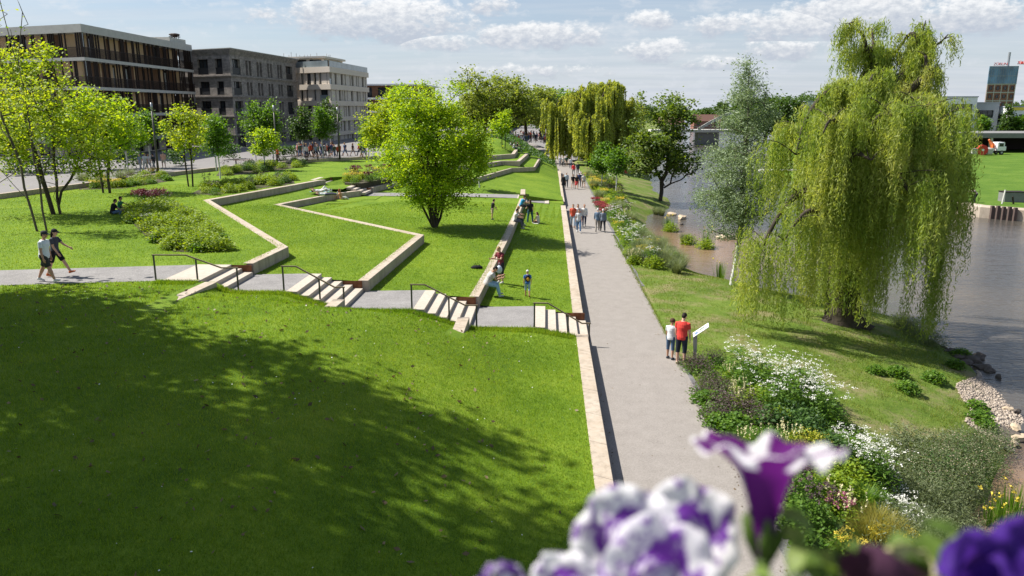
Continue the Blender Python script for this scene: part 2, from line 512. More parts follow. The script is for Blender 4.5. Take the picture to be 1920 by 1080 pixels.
# terrace between path wall and first seat wall
T1 = strip_sheet("lawn_terrace", [(-2.74, 30.98), (-2.56, 36), (-2.2, 46), (-1.98, 56), (-1.85, 68.5)], [(1.19, 30.98), (1.20, 36), (1.24, 46), (1.27, 56), (1.34, 68.5)], M_LAWN, L1, 0.44)
T2 = strip_sheet("lawn_terrace", [(-7.4, 30.4), (-7.05, 36), (-6.9, 41.8), (-13.0, 48.4), (-19.3, 55.2), (-17.1, 62.6), (-15.9, 66.6)],
                 [(-2.9, 30.6), (-2.65, 36), (-2.5, 42), (-2.4, 48.4), (-2.35, 55.2), (-2.25, 62.6), (-1.8, 68.5)], M_LAWN, 1.47, 1.17)
TF = strip_sheet("lawn_terrace", [(-15.9, 66.6), (-14.5, 73.6), (-11.0, 74.4), (-7.5, 75.1), (-5.8, 83.0), (-4.1, 90.9), (-1.4, 92.7), (-0.85, 100), (-0.8, 112)],
                 [(-1.75, 68.5), (1.6, 70.4), (1.6, 72.5), (1.6, 75.5), (1.6, 83), (1.6, 90.9), (1.6, 92.7), (1.6, 100), (1.6, 112)], M_LAWN, 1.47, [1.17, 0.5, .46, .44, .44, .44, .44, .44, .44], 8)
TF2 = MB().sheet([(-1.75, 68.5), (1.6, 68.5), (1.6, 70.4)], [L1, 0.44, 0.5]).build("lawn_terrace", M_LAWN); tag(TF2, kind="structure")
T3 = strip_sheet("lawn_terrace", [(-12.0, 29.8), (-11.8, 33.9), (-14.5, 37.6), (-18.6, 44.2), (-23.3, 51.6), (-21.4, 60), (-19.8, 66.5), (-17.6, 70.3), (-15.6, 78), (-7.9, 85.0), (-5.4, 92.1), (-3.2, 92.3), (-2.6, 112)],
                 [(-7.5, 30.2), (-7.2, 36), (-7.0, 41.6), (-13.2, 48.2), (-19.7, 55.4), (-17.3, 62.6), (-16.1, 66.6), (-14.7, 73.6), (-11, 74.4), (-7.5, 75.1), (-4.1, 90.9), (-1.4, 92.7), (-0.9, 112)], M_LAWN, [2.2, 2.2, 2.2, 2.2, 2.2, 2.2, 2.3, 2.66, 2.6, 2.2, 2.2, 2.2, 2.2], 1.90)
W4L = [(-12.0, 29.6), (-11.8, 33.9), (-14.5, 37.6), (-18.6, 44.2), (-23.3, 51.6), (-21.4, 60), (-19.9, 66.5), (-19.6, 69.6), (-17.6, 70.5), (-15.6, 78), (-7.9, 85.0), (-5.4, 92.1), (-3.2, 92.3), (-2.6, 112)]
PLZ = [(-58, 36), (-46, 46), (-37.9, 51.4), (-35.2, 68.9), (-33, 77), (-28.0, 88.6), (-21.9, 94.7), (-13.7, 102.8), (-9, 112)]
T4 = MB().sheet([(-58, yfront(-58)), (-40, yfront(-40)), (-30, yfront(-30)), (-21, yfront(-21)), (-14, 26.58)] + [(-13.9, 29.6)] + W4L + list(reversed(PLZ)), L4).build("lawn_terrace", M_LAWN)
tag(T4, kind="structure")
tag(MB().sheet([(-20.5, 63.5), (-16.9, 63.5), (-16.9, 71), (-20.5, 71)], L3 - 0.02).build("lawn_terrace", M_LAWN), kind="structure")
tag(MB().sheet([(-17.5, 62.5), (-14, 62.5), (-14, 72), (-17.5, 72)], L2 - 0.03).build("lawn_terrace", M_LAWN), kind="structure")
tag(MB().sheet([(-3, 65), (1.5, 65), (1.5, 74), (-3, 74)], 0.40).build("lawn_terrace", M_LAWN), kind="structure")
def skirt(pts, zb, mat=None):
    V = []; F = []
    for i, (x, y, z) in enumerate(pts):
        V += [(x, y, zb), (x, y, z)]
        if i: F.append((2 * i - 2, 2 * i, 2 * i + 1, 2 * i - 1))
    tag(link("lawn_edge", np_mesh("lawn_edge", V, F), None, mat or M_LAWN), kind="structure")
skirt([(-2.5, 67.9, 1.2), (-1.85, 68.42, 1.19), (1.62, 70.37, 0.52)], 0.2)
skirt([(-19.9, 66.5, L4), (-19.6, 69.6, L4), (-17.6, 70.5, L4), (-15.6, 78, L4)], 2.0)
# cross walk of grey grit
def walk(poly, z, name="walkway"):
    o = MB().sheet(poly, z).build(name, M_WALK); return tag(o, kind="structure")
walk([(-46, yfront(-46)), (-30, yfront(-30)), (-21, 25.3), (-13.9, 26.62), (-13.9, 29.55), (-21, 28.15), (-30, 26.6), (-46, 23.8)], L4 + 0.006)
walk([(-11.75, 26.75), (-9.5, 27.0), (-9.5, 30.18), (-11.75, 29.9)], L3)
walk([(-7.4, 27.1), (-4.9, 27.42), (-4.9, 30.55), (-7.4, 30.3)], L2)
walk([(-2.82, 27.7), (-0.42, 27.76), (-0.42, 30.97), (-2.82, 30.7)], L1)
walk([(-15.7, 65.0), (-8, 66.0), (-2.5, 66.3), (-2.5, 69.0), (-8, 68.6), (-15.3, 67.4)], [1.475, 1.375, 1.2, 1.2, 1.37, 1.475])
walk([(-2.0, 67.6), (-0.1, 67.7), (-0.1, 70.1), (-2.0, 69.9)], [0.77, 0.60, 0.62, 0.78])

# ------------------------------------------------------------------ walls
def offset_poly(pts, t):
    """pts = right-hand edge (seen walking along +index), returns left edge offset by t with mitres"""
    out = []
    n = len(pts)
    for i in range(n):
        p = Vector(pts[i])
        ds = []
        if i > 0: ds.append((p - Vector(pts[i - 1])).normalized())
        if i < n - 1: ds.append((Vector(pts[i + 1]) - p).normalized())
        nv = Vector((0, 0))
        for d in ds: nv += Vector((-d.y, d.x))
        nv.normalize()
        c = nv.dot(Vector((-ds[0].y, ds[0].x)))
        out.append(p + nv * (t / max(0.35, c)))
    return out
def wall(pts, thick, zb, zt, label, group="pale stone seat walls", mat=None, bev=0.012):
    """stone wall whose right edge follows pts; top edge slightly eased"""
    pts = [tuple(p) for p in pts]
    P = [Vector(p) for p in pts]
    Lf = offset_poly(pts, thick)
    zts = zt if isinstance(zt, (list, tuple)) else [zt] * len(pts)
    zbs = zb if isinstance(zb, (list, tuple)) else [zb] * len(pts)
    Ri = offset_poly(pts, bev); Li = offset_poly(pts, thick - bev)
    V = []; F = []
    n = len(pts)
    for i in range(n):
        a, b, c, d = P[i], Ri[i], Li[i], Lf[i]
        V += [(a.x, a.y, zbs[i]), (a.x, a.y, zts[i] - bev), (b.x, b.y, zts[i]), (c.x, c.y, zts[i]), (d.x, d.y, zts[i] - bev), (d.x, d.y, zbs[i])]
    for i in range(n - 1):
        for k in range(5):
            q = i * 6 + k
            F.append((q, q + 6, q + 7, q + 1))
    F.append((0, 1, 2, 3, 4, 5)); q = (n - 1) * 6
    F.append((q + 5, q + 4, q + 3, q + 2, q + 1, q))
    m = MB(); m.add(V, F)
    o = m.build("stone_wall", mat or M_STONE)
    bm = bmesh.new(); bm.from_mesh(o.data); bmesh.ops.recalc_face_normals(bm, faces=bm.faces); bm.to_mesh(o.data); bm.free()
    return tag(o, label, "stone wall", group)
WT = 0.44
wall([(1.61, 3), (1.61, 15), (1.63, 27.92)], WT, -0.4, 0.45, "long pale stone wall beside the path, nearest piece below the grass slope")
wall([(1.60, 31.05), (1.66, 43.7), (1.70, 55), (1.74, 67.4)], WT, -0.4, 0.45, "long straight pale stone wall between path and lawn, beyond the nearest steps")
wall([(1.74, 70.3), (1.82, 90), (2.0, 106)], WT, -0.4, 0.45, "distant straight pale stone wall beside the path, beyond the second steps")
wall([(-2.71, 30.68), (-2.14, 46.7), (-1.9, 58), (-1.78, 66.2)], WT, 0.2, 1.185, "straight pale stone seat wall with the seated people on it")
wall([(-1.85, 69.2), (-1.96, 73.8)], WT, 0.2, 1.2, "short far stub of seat wall behind the person in a blue shirt")
wall([(-7.19, 30.23), (-6.72, 41.9), (-19.35, 55.2), (-17.2, 62.6), (-15.75, 65.0)], WT, 1.0, 1.92, "zigzag pale stone seat wall running behind the big bright green tree")
wall([(-15.3, 67.6), (-14.3, 73.6), (-7.46, 75.1), (-4.0, 90.9), (-1.33, 92.7), (-0.82, 109)], WT, 1.0, 1.92, "far zigzag seat wall to the right behind the big bright green tree")
wall([(-11.77, 29.9), (-11.6, 33.75), (-22.9, 51.5), (-19.6, 66.2), (-19.2, 66.6)], WT, 1.7, 2.655, "zigzag pale stone seat wall furthest left around the upper flower bed")
wall([(-15.6, 78), (-7.83, 84.9), (-5.31, 92.0), (-3.1, 92.1), (-2.43, 108)], WT, 1.7, 2.655, "far middle seat wall stepping up the lawn by the planes")
wall([(-12, 88), (-7.25, 92.6), (-3.94, 97.2), (-3.94, 108)], WT, 2.3, 3.2, "farthest uppermost seat wall below the plane trees")
for a, b, z0, zt, lab in (((-11.8, 26.45), (-12.05, 22.2), 1.6, 2.66, "pale stone wall block on the near side of the uppermost steps"),
                          ((-7.33, 27.06), (-7.4, 24.6), 0.9, 1.92, "pale stone wall block half sunk in grass beside the second steps from the left"),
                          ((-2.79, 27.44), (-2.79, 24.4), 0.2, 1.187, "pale stone wall block sunk in the grass beside the third steps from the left")):
    wall([b, a], WT, z0, zt, lab, "wall blocks on the near side of the steps")

# ------------------------------------------------------------------ stairs
def stair(x0, ztop, n, y0, y1, label, dep=0.42, first=None):
    st = thing("stone_steps", label, "steps", (x0, y0, ztop - n * RISER), 0, "pale stone steps down the terraces")
    o = st.location
    x = x0
    for k in range(n):
        w = first if (k == 0 and first) else dep
        z = ztop - k * RISER
        bm = bmesh.new()
        mb = MB().box(x + 0.012, x + w + 0.03, y0 + 0.01 * (k % 2), y1 + 0.008 * (k % 3), z - 0.2, z)
        ob = mb.build("step", M_STEP, st, origin=o)
        bm.from_mesh(ob.data)
        bmesh.ops.bevel(bm, geom=[e for e in bm.edges], offset=0.008, segments=1, affect="EDGES")
        bm.to_mesh(ob.data); bm.free()
        x += w
    # rusty steel cheek behind the lowest steps
    zc = ztop - 2 * RISER + 0.005 if n > 3 else ztop - 0.02
    MB().box(x0 + (first or dep) + dep * (n - 3) - 0.05, x0 + (first or dep) + dep * (n - 1) - 0.015, y1 + 0.012, y1 + 0.04, zc - 0.5, zc).build("cheek_plate", M_CORTEN, st, origin=o)
    return st
stair(-0.42, L1, 5, 27.78, 30.97, "pale stone steps from the lowest lawn to the path")
stair(-4.92, L2, 5, 27.45, 30.55, "pale stone steps beside the wall block below the seated couple's wall")
stair(-9.52, L3, 5, 27.02, 30.16, "pale stone steps at the end of the zigzag wall, second flight from the left")
stair(-13.92, L4 + 0.012, 3, 26.66, 29.6, "uppermost short pale stone steps with a broad landing slab", 0.42, 1.36)
st = stair(-0.1, 0.62, 3, 67.5, 69.9, "small distant pale steps between lawn and path", 0.36)
st = stair(-2.75, 1.19, 3, 66.3, 69.1, "tiny distant pale steps at the far end of the seat wall", 0.36)
st = stair(-17.0, 2.2, 4, 64.9, 67.2, "distant pale steps through the zigzag wall by the flower bed", 0.4)
st = stair(-20.6, 2.66, 3, 66.7, 69.4, "farthest pale steps at the head of the left zigzag wall", 0.4)

def rail(posts, tops, label):
    """posts: base points, tops: rail polyline"""
    p0 = Vector(posts[0])
    th = thing("handrail", label, "handrail", p0, 0, "bronze handrails of the steps")
    MB_ = MB()
    for a, b in zip(tops, tops[1:]):
        MB_.bar(a, b, 0.055, 0.045)
    MB_.build("rail", M_RAIL, th, origin=p0)
    for b in posts:
        # top under the rail at this x
        zt = None
        for q, r in zip(tops, tops[1:]):
            if q[0] - 1e-3 <= b[0] <= r[0] + 1e-3:
                zt = lerp(q[2], r[2], (b[0] - q[0]) / max(1e-6, r[0] - q[0]))
        m = MB().box(b[0] - 0.03, b[0] + 0.03, b[1] - 0.012, b[1] + 0.012, b[2] - 0.15, (zt or b[2] + 0.9) - 0.02)
        m.build("post", M_POST, th, origin=p0)
HR = 0.93
def std_rail(x0, y, ztop, n, run, label, pre=0.04, post=0.1):
    xe = x0 + run
    tops = [(x0 + pre - 0.05, y, ztop + HR), (x0 + 0.55 + pre, y, ztop + HR), (xe - 0.55, y, ztop - n * RISER + 0.80 + 0.12), (xe + post + 0.05, y, ztop - n * RISER + 0.90)]
    tops = [(x0 + pre - 0.05, y, ztop + HR), (x0 + 0.5 + pre, y, ztop + HR), (xe - 0.28, y, ztop - n * RISER + 0.9), (xe + post + 0.05, y, ztop - n * RISER + 0.9)]
    rail([(x0 + pre, y, ztop), (x0 + run * 0.62, y, ztop - n * RISER * 0.62), (xe + post, y, ztop - n * RISER)], tops, label)
std_rail(-0.42, 27.82, L1, 5, 2.1, "bronze handrail beside the lowest steps next to the path", post=0.0)
std_rail(-4.98, 27.5, L2, 5, 2.3, "bronze handrail beside the third steps from the left", post=0.15)
std_rail(-9.62, 27.08, L3, 5, 2.2, "bronze handrail beside the second steps from the left", post=0.05)
rail([(-14.17, 26.74, L4), (-12.65, 26.8, L4), (-11.2, 26.88, L3)], [(-14.22, 26.74, L4 + HR), (-13.0, 26.78, L4 + HR), (-11.75, 26.85, L3 + 0.9), (-11.15, 26.88, L3 + 0.9)], "bronze handrail beside the uppermost steps near the two walkers")

# ------------------------------------------------------------------ path and river bank
PATHX0, PATHX1 = 1.5, 4.83
def path_sheet():
    V = []; F = []
    ys = [-6, 0, 10, 20, 40, 60, 80, 100, 115, 130, 150, 175, 200]
    cx = lambda y: 0 if y < 105 else -0.0016 * (y - 105) ** 2
    for y in ys:
        w = 0 if y < 100 else min(0.6, (y - 100) * 0.01)
        V += [(PATHX0 + cx(y), y, 0.012 if y < 100 else 0.012 + (y - 100) * 0.012), (PATHX1 + cx(y) + w, y, 0.012 if y < 100 else 0.012 + (y - 100) * 0.012)]
    for i in range(len(ys) - 1):
        F.append((2 * i, 2 * i + 1, 2 * i + 3, 2 * i + 2))
    o = link("path", np_mesh("path", V, F), None, M_PATH)
    tag(o, kind="structure")
path_sheet()
WATER = -1.6
SHORE = [(-6, 7.2), (5, 7.6), (12, 8.6), (17.7, 10.1), (18.8, 11.2), (19.7, 12.1), (23.3, 14.8), (25.1, 16.1), (28.8, 17.1), (34.4, 18.0), (38, 18.1), (41, 15.6), (44.7, 11.2), (46.9, 10.0), (50, 8.9),
         (56, 8.5), (64, 8.8), (70, 9.0), (76, 10.0), (82, 13.0), (89, 14.4), (100, 13.8), (109, 14.6), (125, 16), (150, 19), (180, 26), (260, 40), (600, 90)]
def shore_x(y): return interp(y, SHORE)
def bank_z(x, y):
    xs = shore_x(y)
    t = (x - 5.0) / (xs - 5.0)
    if t <= 0: return 0.0
    if t <= 1: z = -1.6 * t ** 1.75
    else: z = -1.6 - (x - xs) * 0.35
    z += 0.045 * h2(x, y, 0.9) * min(1, t * 3)
    if y > 100: z += (y - 100) * 0.008
    return max(z, -3.2)
def bank():
    V = []; F = []
    us = [0, 0.02, 0.06, 0.1, 0.16, 0.22, 0.28, 0.34, 0.4, 0.46, 0.52, 0.58, 0.64, 0.7, 0.76, 0.82, 0.87, 0.91, 0.95, 0.98, 1.0, 1.03, 1.08, 1.15, 1.3]
    ys = list(np.arange(-6, 60, 0.8)) + list(np.arange(60, 130, 2.0)) + [140, 150, 165, 180, 200, 230, 260, 320, 400, 600]
    for y in ys:
        xs = shore_x(y)
        x0 = 4.78 if y < 105 else 4.78 - 0.0016 * (y - 105) ** 2
        if y > 180: x0 = -5
        for u in us:
            x = x0 + (xs - x0) * u
            V.append((x, y, bank_z(x, y)))
    n = len(us)
    for j in range(len(ys) - 1):
        for i in range(n - 1):
            a = j * n + i
            F.append((a, a + 1, a + 1 + n, a + n))
    o = link("river_bank", np_mesh("river_bank", V, F), None, M_BANK, True)
    tag(o, kind="structure")
    return o
BANK = bank()
# strip of dark grit between path and beds
GR = [(-2, 0.3), (8, 0.45), (14, 0.5), (18, 0.52), (20.5, 0.30), (24, 0.16), (26, 0.08)]
V = []; F = []
for i, y in enumerate(np.arange(-2, 27.01, 1.0)):
    w = interp(y, GR) * (1 + 0.15 * math.sin(y * 2.1))
    V += [(4.80, y, 0.008), (4.83 + w, y, 0.012)]
    if i: F.append((2 * i - 2, 2 * i - 1, 2 * i + 1, 2 * i))
tag(link("gravel_strip", np_mesh("gravel_strip", V, F), None, M_DARKGRAVEL), kind="structure")
V = []; F = []
for i, y in enumerate(np.arange(38, 105, 1.0)):
    w = 0.16 + 0.05 * math.sin(y * 1.7)
    V += [(4.80, y, 0.010), (4.84 + w, y, 0.010)]
    if i: F.append((2 * i - 2, 2 * i - 1, 2 * i + 1, 2 * i))
tag(link("gravel_strip", np_mesh("gravel_strip", V, F), None, M_DARKGRAVEL), kind="structure")

def water_mat():
    m = bpy.data.materials.new("river_water"); t = NT(m)
    co = t.coord()
    w1 = t.noise(t.mapping(co, (0.55, 1.0, 1), (0, 0, 0.5)), 0.8, 3, 0.55)
    w2 = t.noise(t.mapping(co, (0.5, 1.2, 1), (0, 0, 0.25)), 3.4, 4, 0.6)
    w3 = t.noise(co, 0.07, 3)
    h = t.math("ADD", t.math("MULTIPLY", w1, 0.7), t.math("MULTIPLY", w2, 0.4))
    col = t.ramp(w3, [(0.35, (0.062, 0.058, 0.052)), (0.7, (0.110, 0.092, 0.070))])
    # stirred up mud in the two shallow coves
    for (cx, cy, rr) in ((9.5, 58, 14), (12.5, 19.5, 5.5)):
        g = t.t.nodes.new("ShaderNodeTexGradient"); g.gradient_type = "SPHERICAL"
        t.set(g.inputs[0], t.mapping(co, (1 / rr, 1 / rr, 0.01), (0, 0, 0), (-cx / rr, -cy / rr, 0)))
        col = t.mix(t.math("MULTIPLY", g.outputs[1], 1.5, clamp=True), col, c4((0.215, 0.140, 0.085)))
    p = t.principled(Base__Color=col, Roughness=0.09)
    p.inputs["IOR"].default_value = 1.33
    p.inputs["Specular IOR Level"].default_value = 0.55
    t.set(p.inputs["Normal"], t.bump(h, 1.0, 0.14))
    t.out(p); return m
M_WATER = water_mat()
tag(MB().sheet([(6.5, -8), (160, -8), (300, 60), (420, 700), (60, 700), (24, 200), (8, 60)], WATER).build("river", M_WATER), kind="structure")
# broad ground under everything, out to the horizon
tag(MB().sheet([(-3000, -400), (3000, -400), (3000, 5000), (-3000, 5000)], -3.3).build("ground", M_FARGRASS), kind="structure")
# plaza in front of the buildings and the land behind
tag(MB().sheet([(-400, -6), (-62, -6), (-60, 17.6)] + PLZ + [(-9, 135), (-14, 135), (-14, 700), (-400, 700)], L4 + 0.30).build("plaza", M_PLAZA), kind="structure")
tag(MB().sheet([(-400, -7), (-59.5, -7), (-59.5, 20), (-400, 20)], L4 + 0.05).build("lawn_meadow", M_LAWN), kind="structure")
wall(list(reversed([(p[0], p[1]) for p in PLZ])), 0.35, 2.2, L4 + 0.36, "low pale stone kerb wall along the edge of the plaza", None)
# rise at the end of the terraces, planted slopes
def hillock():
    xs = list(np.linspace(-16, 1.6, 20)); ys = list(np.linspace(100, 150, 26))
    V = []; F = []
    for y in ys:
        for x in xs:
            u = (x + 16) / 17.6
            top = 3.6 * sstep((y - 100) / 14) * (1 - sstep((y - 128) / 20) * 0.55)
            e = 1 - sstep((x - (-7.5)) / 9.0)
            z = 0.35 + (2.0 + top * 0.55) * e - 0.4 + 0.3 * sstep((y - 100) / 20)
            V.append((x, y, z))
    n = len(xs)
    for j in range(len(ys) - 1):
        for i in range(n - 1):
            a = j * n + i; F.append((a, a + 1, a + 1 + n, a + n))
    o = link("grass_bank", np_mesh("grass_bank", V, F), None, M_LAWN, True)
    tag(o, kind="structure")
hillock()
tag(MB().sheet([(-16, 130), (6, 130), (12, 210), (30, 420), (60, 700), (-16, 700)], 0.35).build("far_ground", M_PLAZA), kind="structure")
# ------------------------------------------------------------------ buildings
M_CONC = ramp_mat("concrete", [(0.3, (0.42, 0.41, 0.375)), (0.7, (0.55, 0.535, 0.49))], 2.0, 0.85, 0.1)
M_CONCD = ramp_mat("dark_concrete", [(0.3, (0.16, 0.16, 0.155)), (0.7, (0.23, 0.225, 0.22))], 2.0, 0.85, 0.1)
M_WOODT = ramp_mat("tan_panel", [(0.3, (0.56, 0.36, 0.20)), (0.7, (0.72, 0.52, 0.33))], 1.2, 0.7, 0.05, stretch=(6, 6, 0.5))
M_WOODD = ramp_mat("brown_panel", [(0.3, (0.12, 0.058, 0.032)), (0.7, (0.21, 0.11, 0.062))], 1.5, 0.7, 0.05, stretch=(6, 6, 0.5))
M_SLAT = flat("dark_brown_metal", (0.028, 0.016, 0.012), 0.6, 0.2)
M_SLATR = flat("dark_rail_panel", (0.030, 0.031, 0.035), 0.5, 0.3)
M_STEEL = flat("grey_steel", (0.35, 0.36, 0.37), 0.45, 0.6)
M_WHITE = flat("white_render", (0.78, 0.78, 0.77), 0.8, 0, 0.04, 0.7)
M_GREYR = flat("grey_render", (0.34, 0.36, 0.39), 0.8, 0, 0.05, 0.7)
M_BEIGE = ramp_mat("beige_brick", [(0.3, (0.60, 0.52, 0.43)), (0.7, (0.70, 0.62, 0.525))], 5.0, 0.85, 0.1, stretch=(1, 1, 5))
M_BEIGED = ramp_mat("beige_render", [(0.3, (0.52, 0.47, 0.41)), (0.7, (0.62, 0.56, 0.49))], 2.0, 0.85, 0.05)
def brick_mat(name, c1, c2, mortar, sc=1.0):
    m = bpy.data.materials.new(name); t = NT(m)
    co = t.coord()
    sp = t.t.nodes.new("ShaderNodeSeparateXYZ"); t.set(sp.inputs[0], co)
    u = t.math("ADD", sp.outputs[0], sp.outputs[1])
    v = t.n("ShaderNodeCombineXYZ", i0=u, i1=sp.outputs[2], i2=0.0).outputs[0]
    br = t.t.nodes.new("ShaderNodeTexBrick"); t.set(br.inputs["Vector"], v)
    br.inputs["Color1"].default_value = c4(c1); br.inputs["Color2"].default_value = c4(c2); br.inputs["Mortar"].default_value = c4(mortar)
    br.inputs["Scale"].default_value = 1.0; br.inputs["Brick Width"].default_value = 0.5 * sc; br.inputs["Row Height"].default_value = 0.16 * sc; br.inputs["Mortar Size"].default_value = 0.012
    nz = t.noise(co, 1.4, 5, 0.7)
    col = t.mix(1.0, br.outputs[0], t.ramp(nz, [(0.3, (0.65, 0.65, 0.65)), (0.7, (1.35, 1.33, 1.3))]), "MULTIPLY")
    p = t.principled(Base__Color=col, Roughness=0.9); p.inputs["Specular IOR Level"].default_value = 0.2
    t.out(p); return m
M_DBRICK = brick_mat("dark_clinker", (0.195, 0.178, 0.165), (0.29, 0.262, 0.240), (0.23, 0.215, 0.20))
M_RBRICK = brick_mat("red_brick", (0.24, 0.105, 0.075), (0.31, 0.15, 0.11), (0.3, 0.24, 0.2), 2.0)
def glass_mat(name, c, rough=0.08, var=0.5):
    m = bpy.data.materials.new(name); t = NT(m)
    n = t.noise(t.mapping(t.coord(), (0.6, 0.6, 0.3)), 0.9, 2)
    col = t.ramp(n, [(0.35, tuple(x * (1 - var) for x in c)), (0.7, tuple(x * (1 + var) for x in c))])
    p = t.principled(Base__Color=col, Roughness=rough); p.inputs["Specular IOR Level"].default_value = 0.6
    t.out(p); MATS[name] = m; return m
M_GLASS = glass_mat("window_glass", (0.030, 0.036, 0.042))
M_GLASSL = glass_mat("curtained_glass", (0.34, 0.34, 0.33), 0.2, 0.25)
M_GLASSB = glass_mat("blue_glass", (0.085, 0.20, 0.31), 0.06, 0.4)
M_BALU = glass_mat("balustrade_glass", (0.24, 0.28, 0.29), 0.1, 0.2)
M_RED = flat("red_paint", (0.55, 0.035, 0.025), 0.5)
M_YEL = flat("yellow_paint", (0.75, 0.62, 0.08), 0.6)

class Face:
    """vertical facade plane from A to B (seen from outside, A left or right as given); n points inwards"""
    def __init__(s, A, B, inward):
        s.A = Vector((A[0], A[1], 0)); d = Vector((B[0] - A[0], B[1] - A[1], 0)); s.L = d.length; s.u = d.normalized()
        n = Vector((-s.u.y, s.u.x, 0)); s.n = n if n.dot(Vector((inward[0], inward[1], 0)) - s.A) > 0 else -n
    def p(s, u, z, d=0.0):
        q = s.A + s.u * u + s.n * d; return (q.x, q.y, z)
    def box(s, mb, u0, u1, z0, z1, d0, d1, mi=0):
        vs = [s.p(u, z, d) for z in (z0, z1) for (u, d) in ((u0, d0), (u1, d0), (u1, d1), (u0, d1))]
        mb.add(vs, [(3, 2, 1, 0), (4, 5, 6, 7), (0, 1, 5, 4), (1, 2, 6, 5), (2, 3, 7, 6), (3, 0, 4, 7)], mi)
    def holes(s, mb, z0, z1, ops, depth=0.3, mi=0, u0=0.0, u1=None):
        u1 = s.L if u1 is None else u1
        us = sorted(set([u0, u1] + [q for o in ops for q in (o[0], o[1])])); zs = sorted(set([z0, z1] + [q for o in ops for q in (o[2], o[3])]))
        for a, b in zip(us, us[1:]):
            for c, d in zip(zs, zs[1:]):
                mu, mz = (a + b) / 2, (c + d) / 2
                if any(o[0] < mu < o[1] and o[2] < mz < o[3] for o in ops): continue
                mb.add([s.p(a, c), s.p(b, c), s.p(b, d), s.p(a, d)], [(0, 1, 2, 3)], mi)
        for o in ops:
            a, b, c, d = o[:4]
            for q in (((a, c), (b, c)), ((b, c), (b, d)), ((b, d), (a, d)), ((a, d), (a, c))):
                mb.add([s.p(*q[0]), s.p(*q[1]), s.p(*q[1], depth), s.p(*q[0], depth)], [(0, 1, 2, 3)], mi)
def fixn(o):
    bm = bmesh.new(); bm.from_mesh(o.data); bmesh.ops.recalc_face_normals(bm, faces=bm.faces); bm.to_mesh(o.data); bm.free()
    return o
def window(par, f, o, depth, org, mulls=1, glass=None, rail=False, name="window", frame=None):
    a, b, c, d = o[:4]
    m = MB()
    w = 0.07
    f.box(m, a, a + w, c, d, depth - 0.02, depth + 0.05); f.box(m, b - w, b, c, d, depth - 0.02, depth + 0.05)
    f.box(m, a + w, b - w, d - w, d, depth - 0.02, depth + 0.05); f.box(m, a + w, b - w, c, c + w, depth - 0.02, depth + 0.05)
    for k in range(mulls):
        u = a + (b - a) * (k + 1) / (mulls + 1)
        f.box(m, u - 0.03, u + 0.03, c + w, d - w, depth - 0.01, depth + 0.05)
    wn = m.build(name, frame or M_SLAT, par, origin=org)
    g = MB(); f.box(g, a, b, c, d, depth + 0.055, depth + 0.075)
    g.build("pane", glass or M_GLASS, wn, origin=org)
    if rail:
        r = MB(); f.box(r, a + 0.02, b - 0.02, c + 0.05, c + 1.0, 0.10, 0.13)
        r.build("balustrade", M_BALU if rail == 2 else M_SLATR, wn, origin=org)
    return wn
def poly_off(poly, d):
    n = len(poly); out = []
    for i in range(n):
        p, a, b = Vector(poly[i]), Vector(poly[i - 1]), Vector(poly[(i + 1) % n])
        d1 = (p - a).normalized(); d2 = (b - p).normalized()
        n1 = Vector((-d1.y, d1.x)); n2 = Vector((-d2.y, d2.x)); nn = (n1 + n2).normalized()
        out.append(tuple(p + nn * (d / max(0.3, nn.dot(n1)))))
    return out
def ring(mb, poly, poly2, z0, z1, mi=0):
    n = len(poly)
    V = [(p[0], p[1], z) for z in (z0, z1) for q in (poly, poly2) for p in q]
    F = []
    for i in range(n):
        j = (i + 1) % n
        F += [(i, j, 2 * n + j, 2 * n + i), (n + j, n + i, 3 * n + i, 3 * n + j), (2 * n + i, 2 * n + j, 3 * n + j, 3 * n + i), (j, i, n + i, n + j)]
    mb.add(V, F, mi)

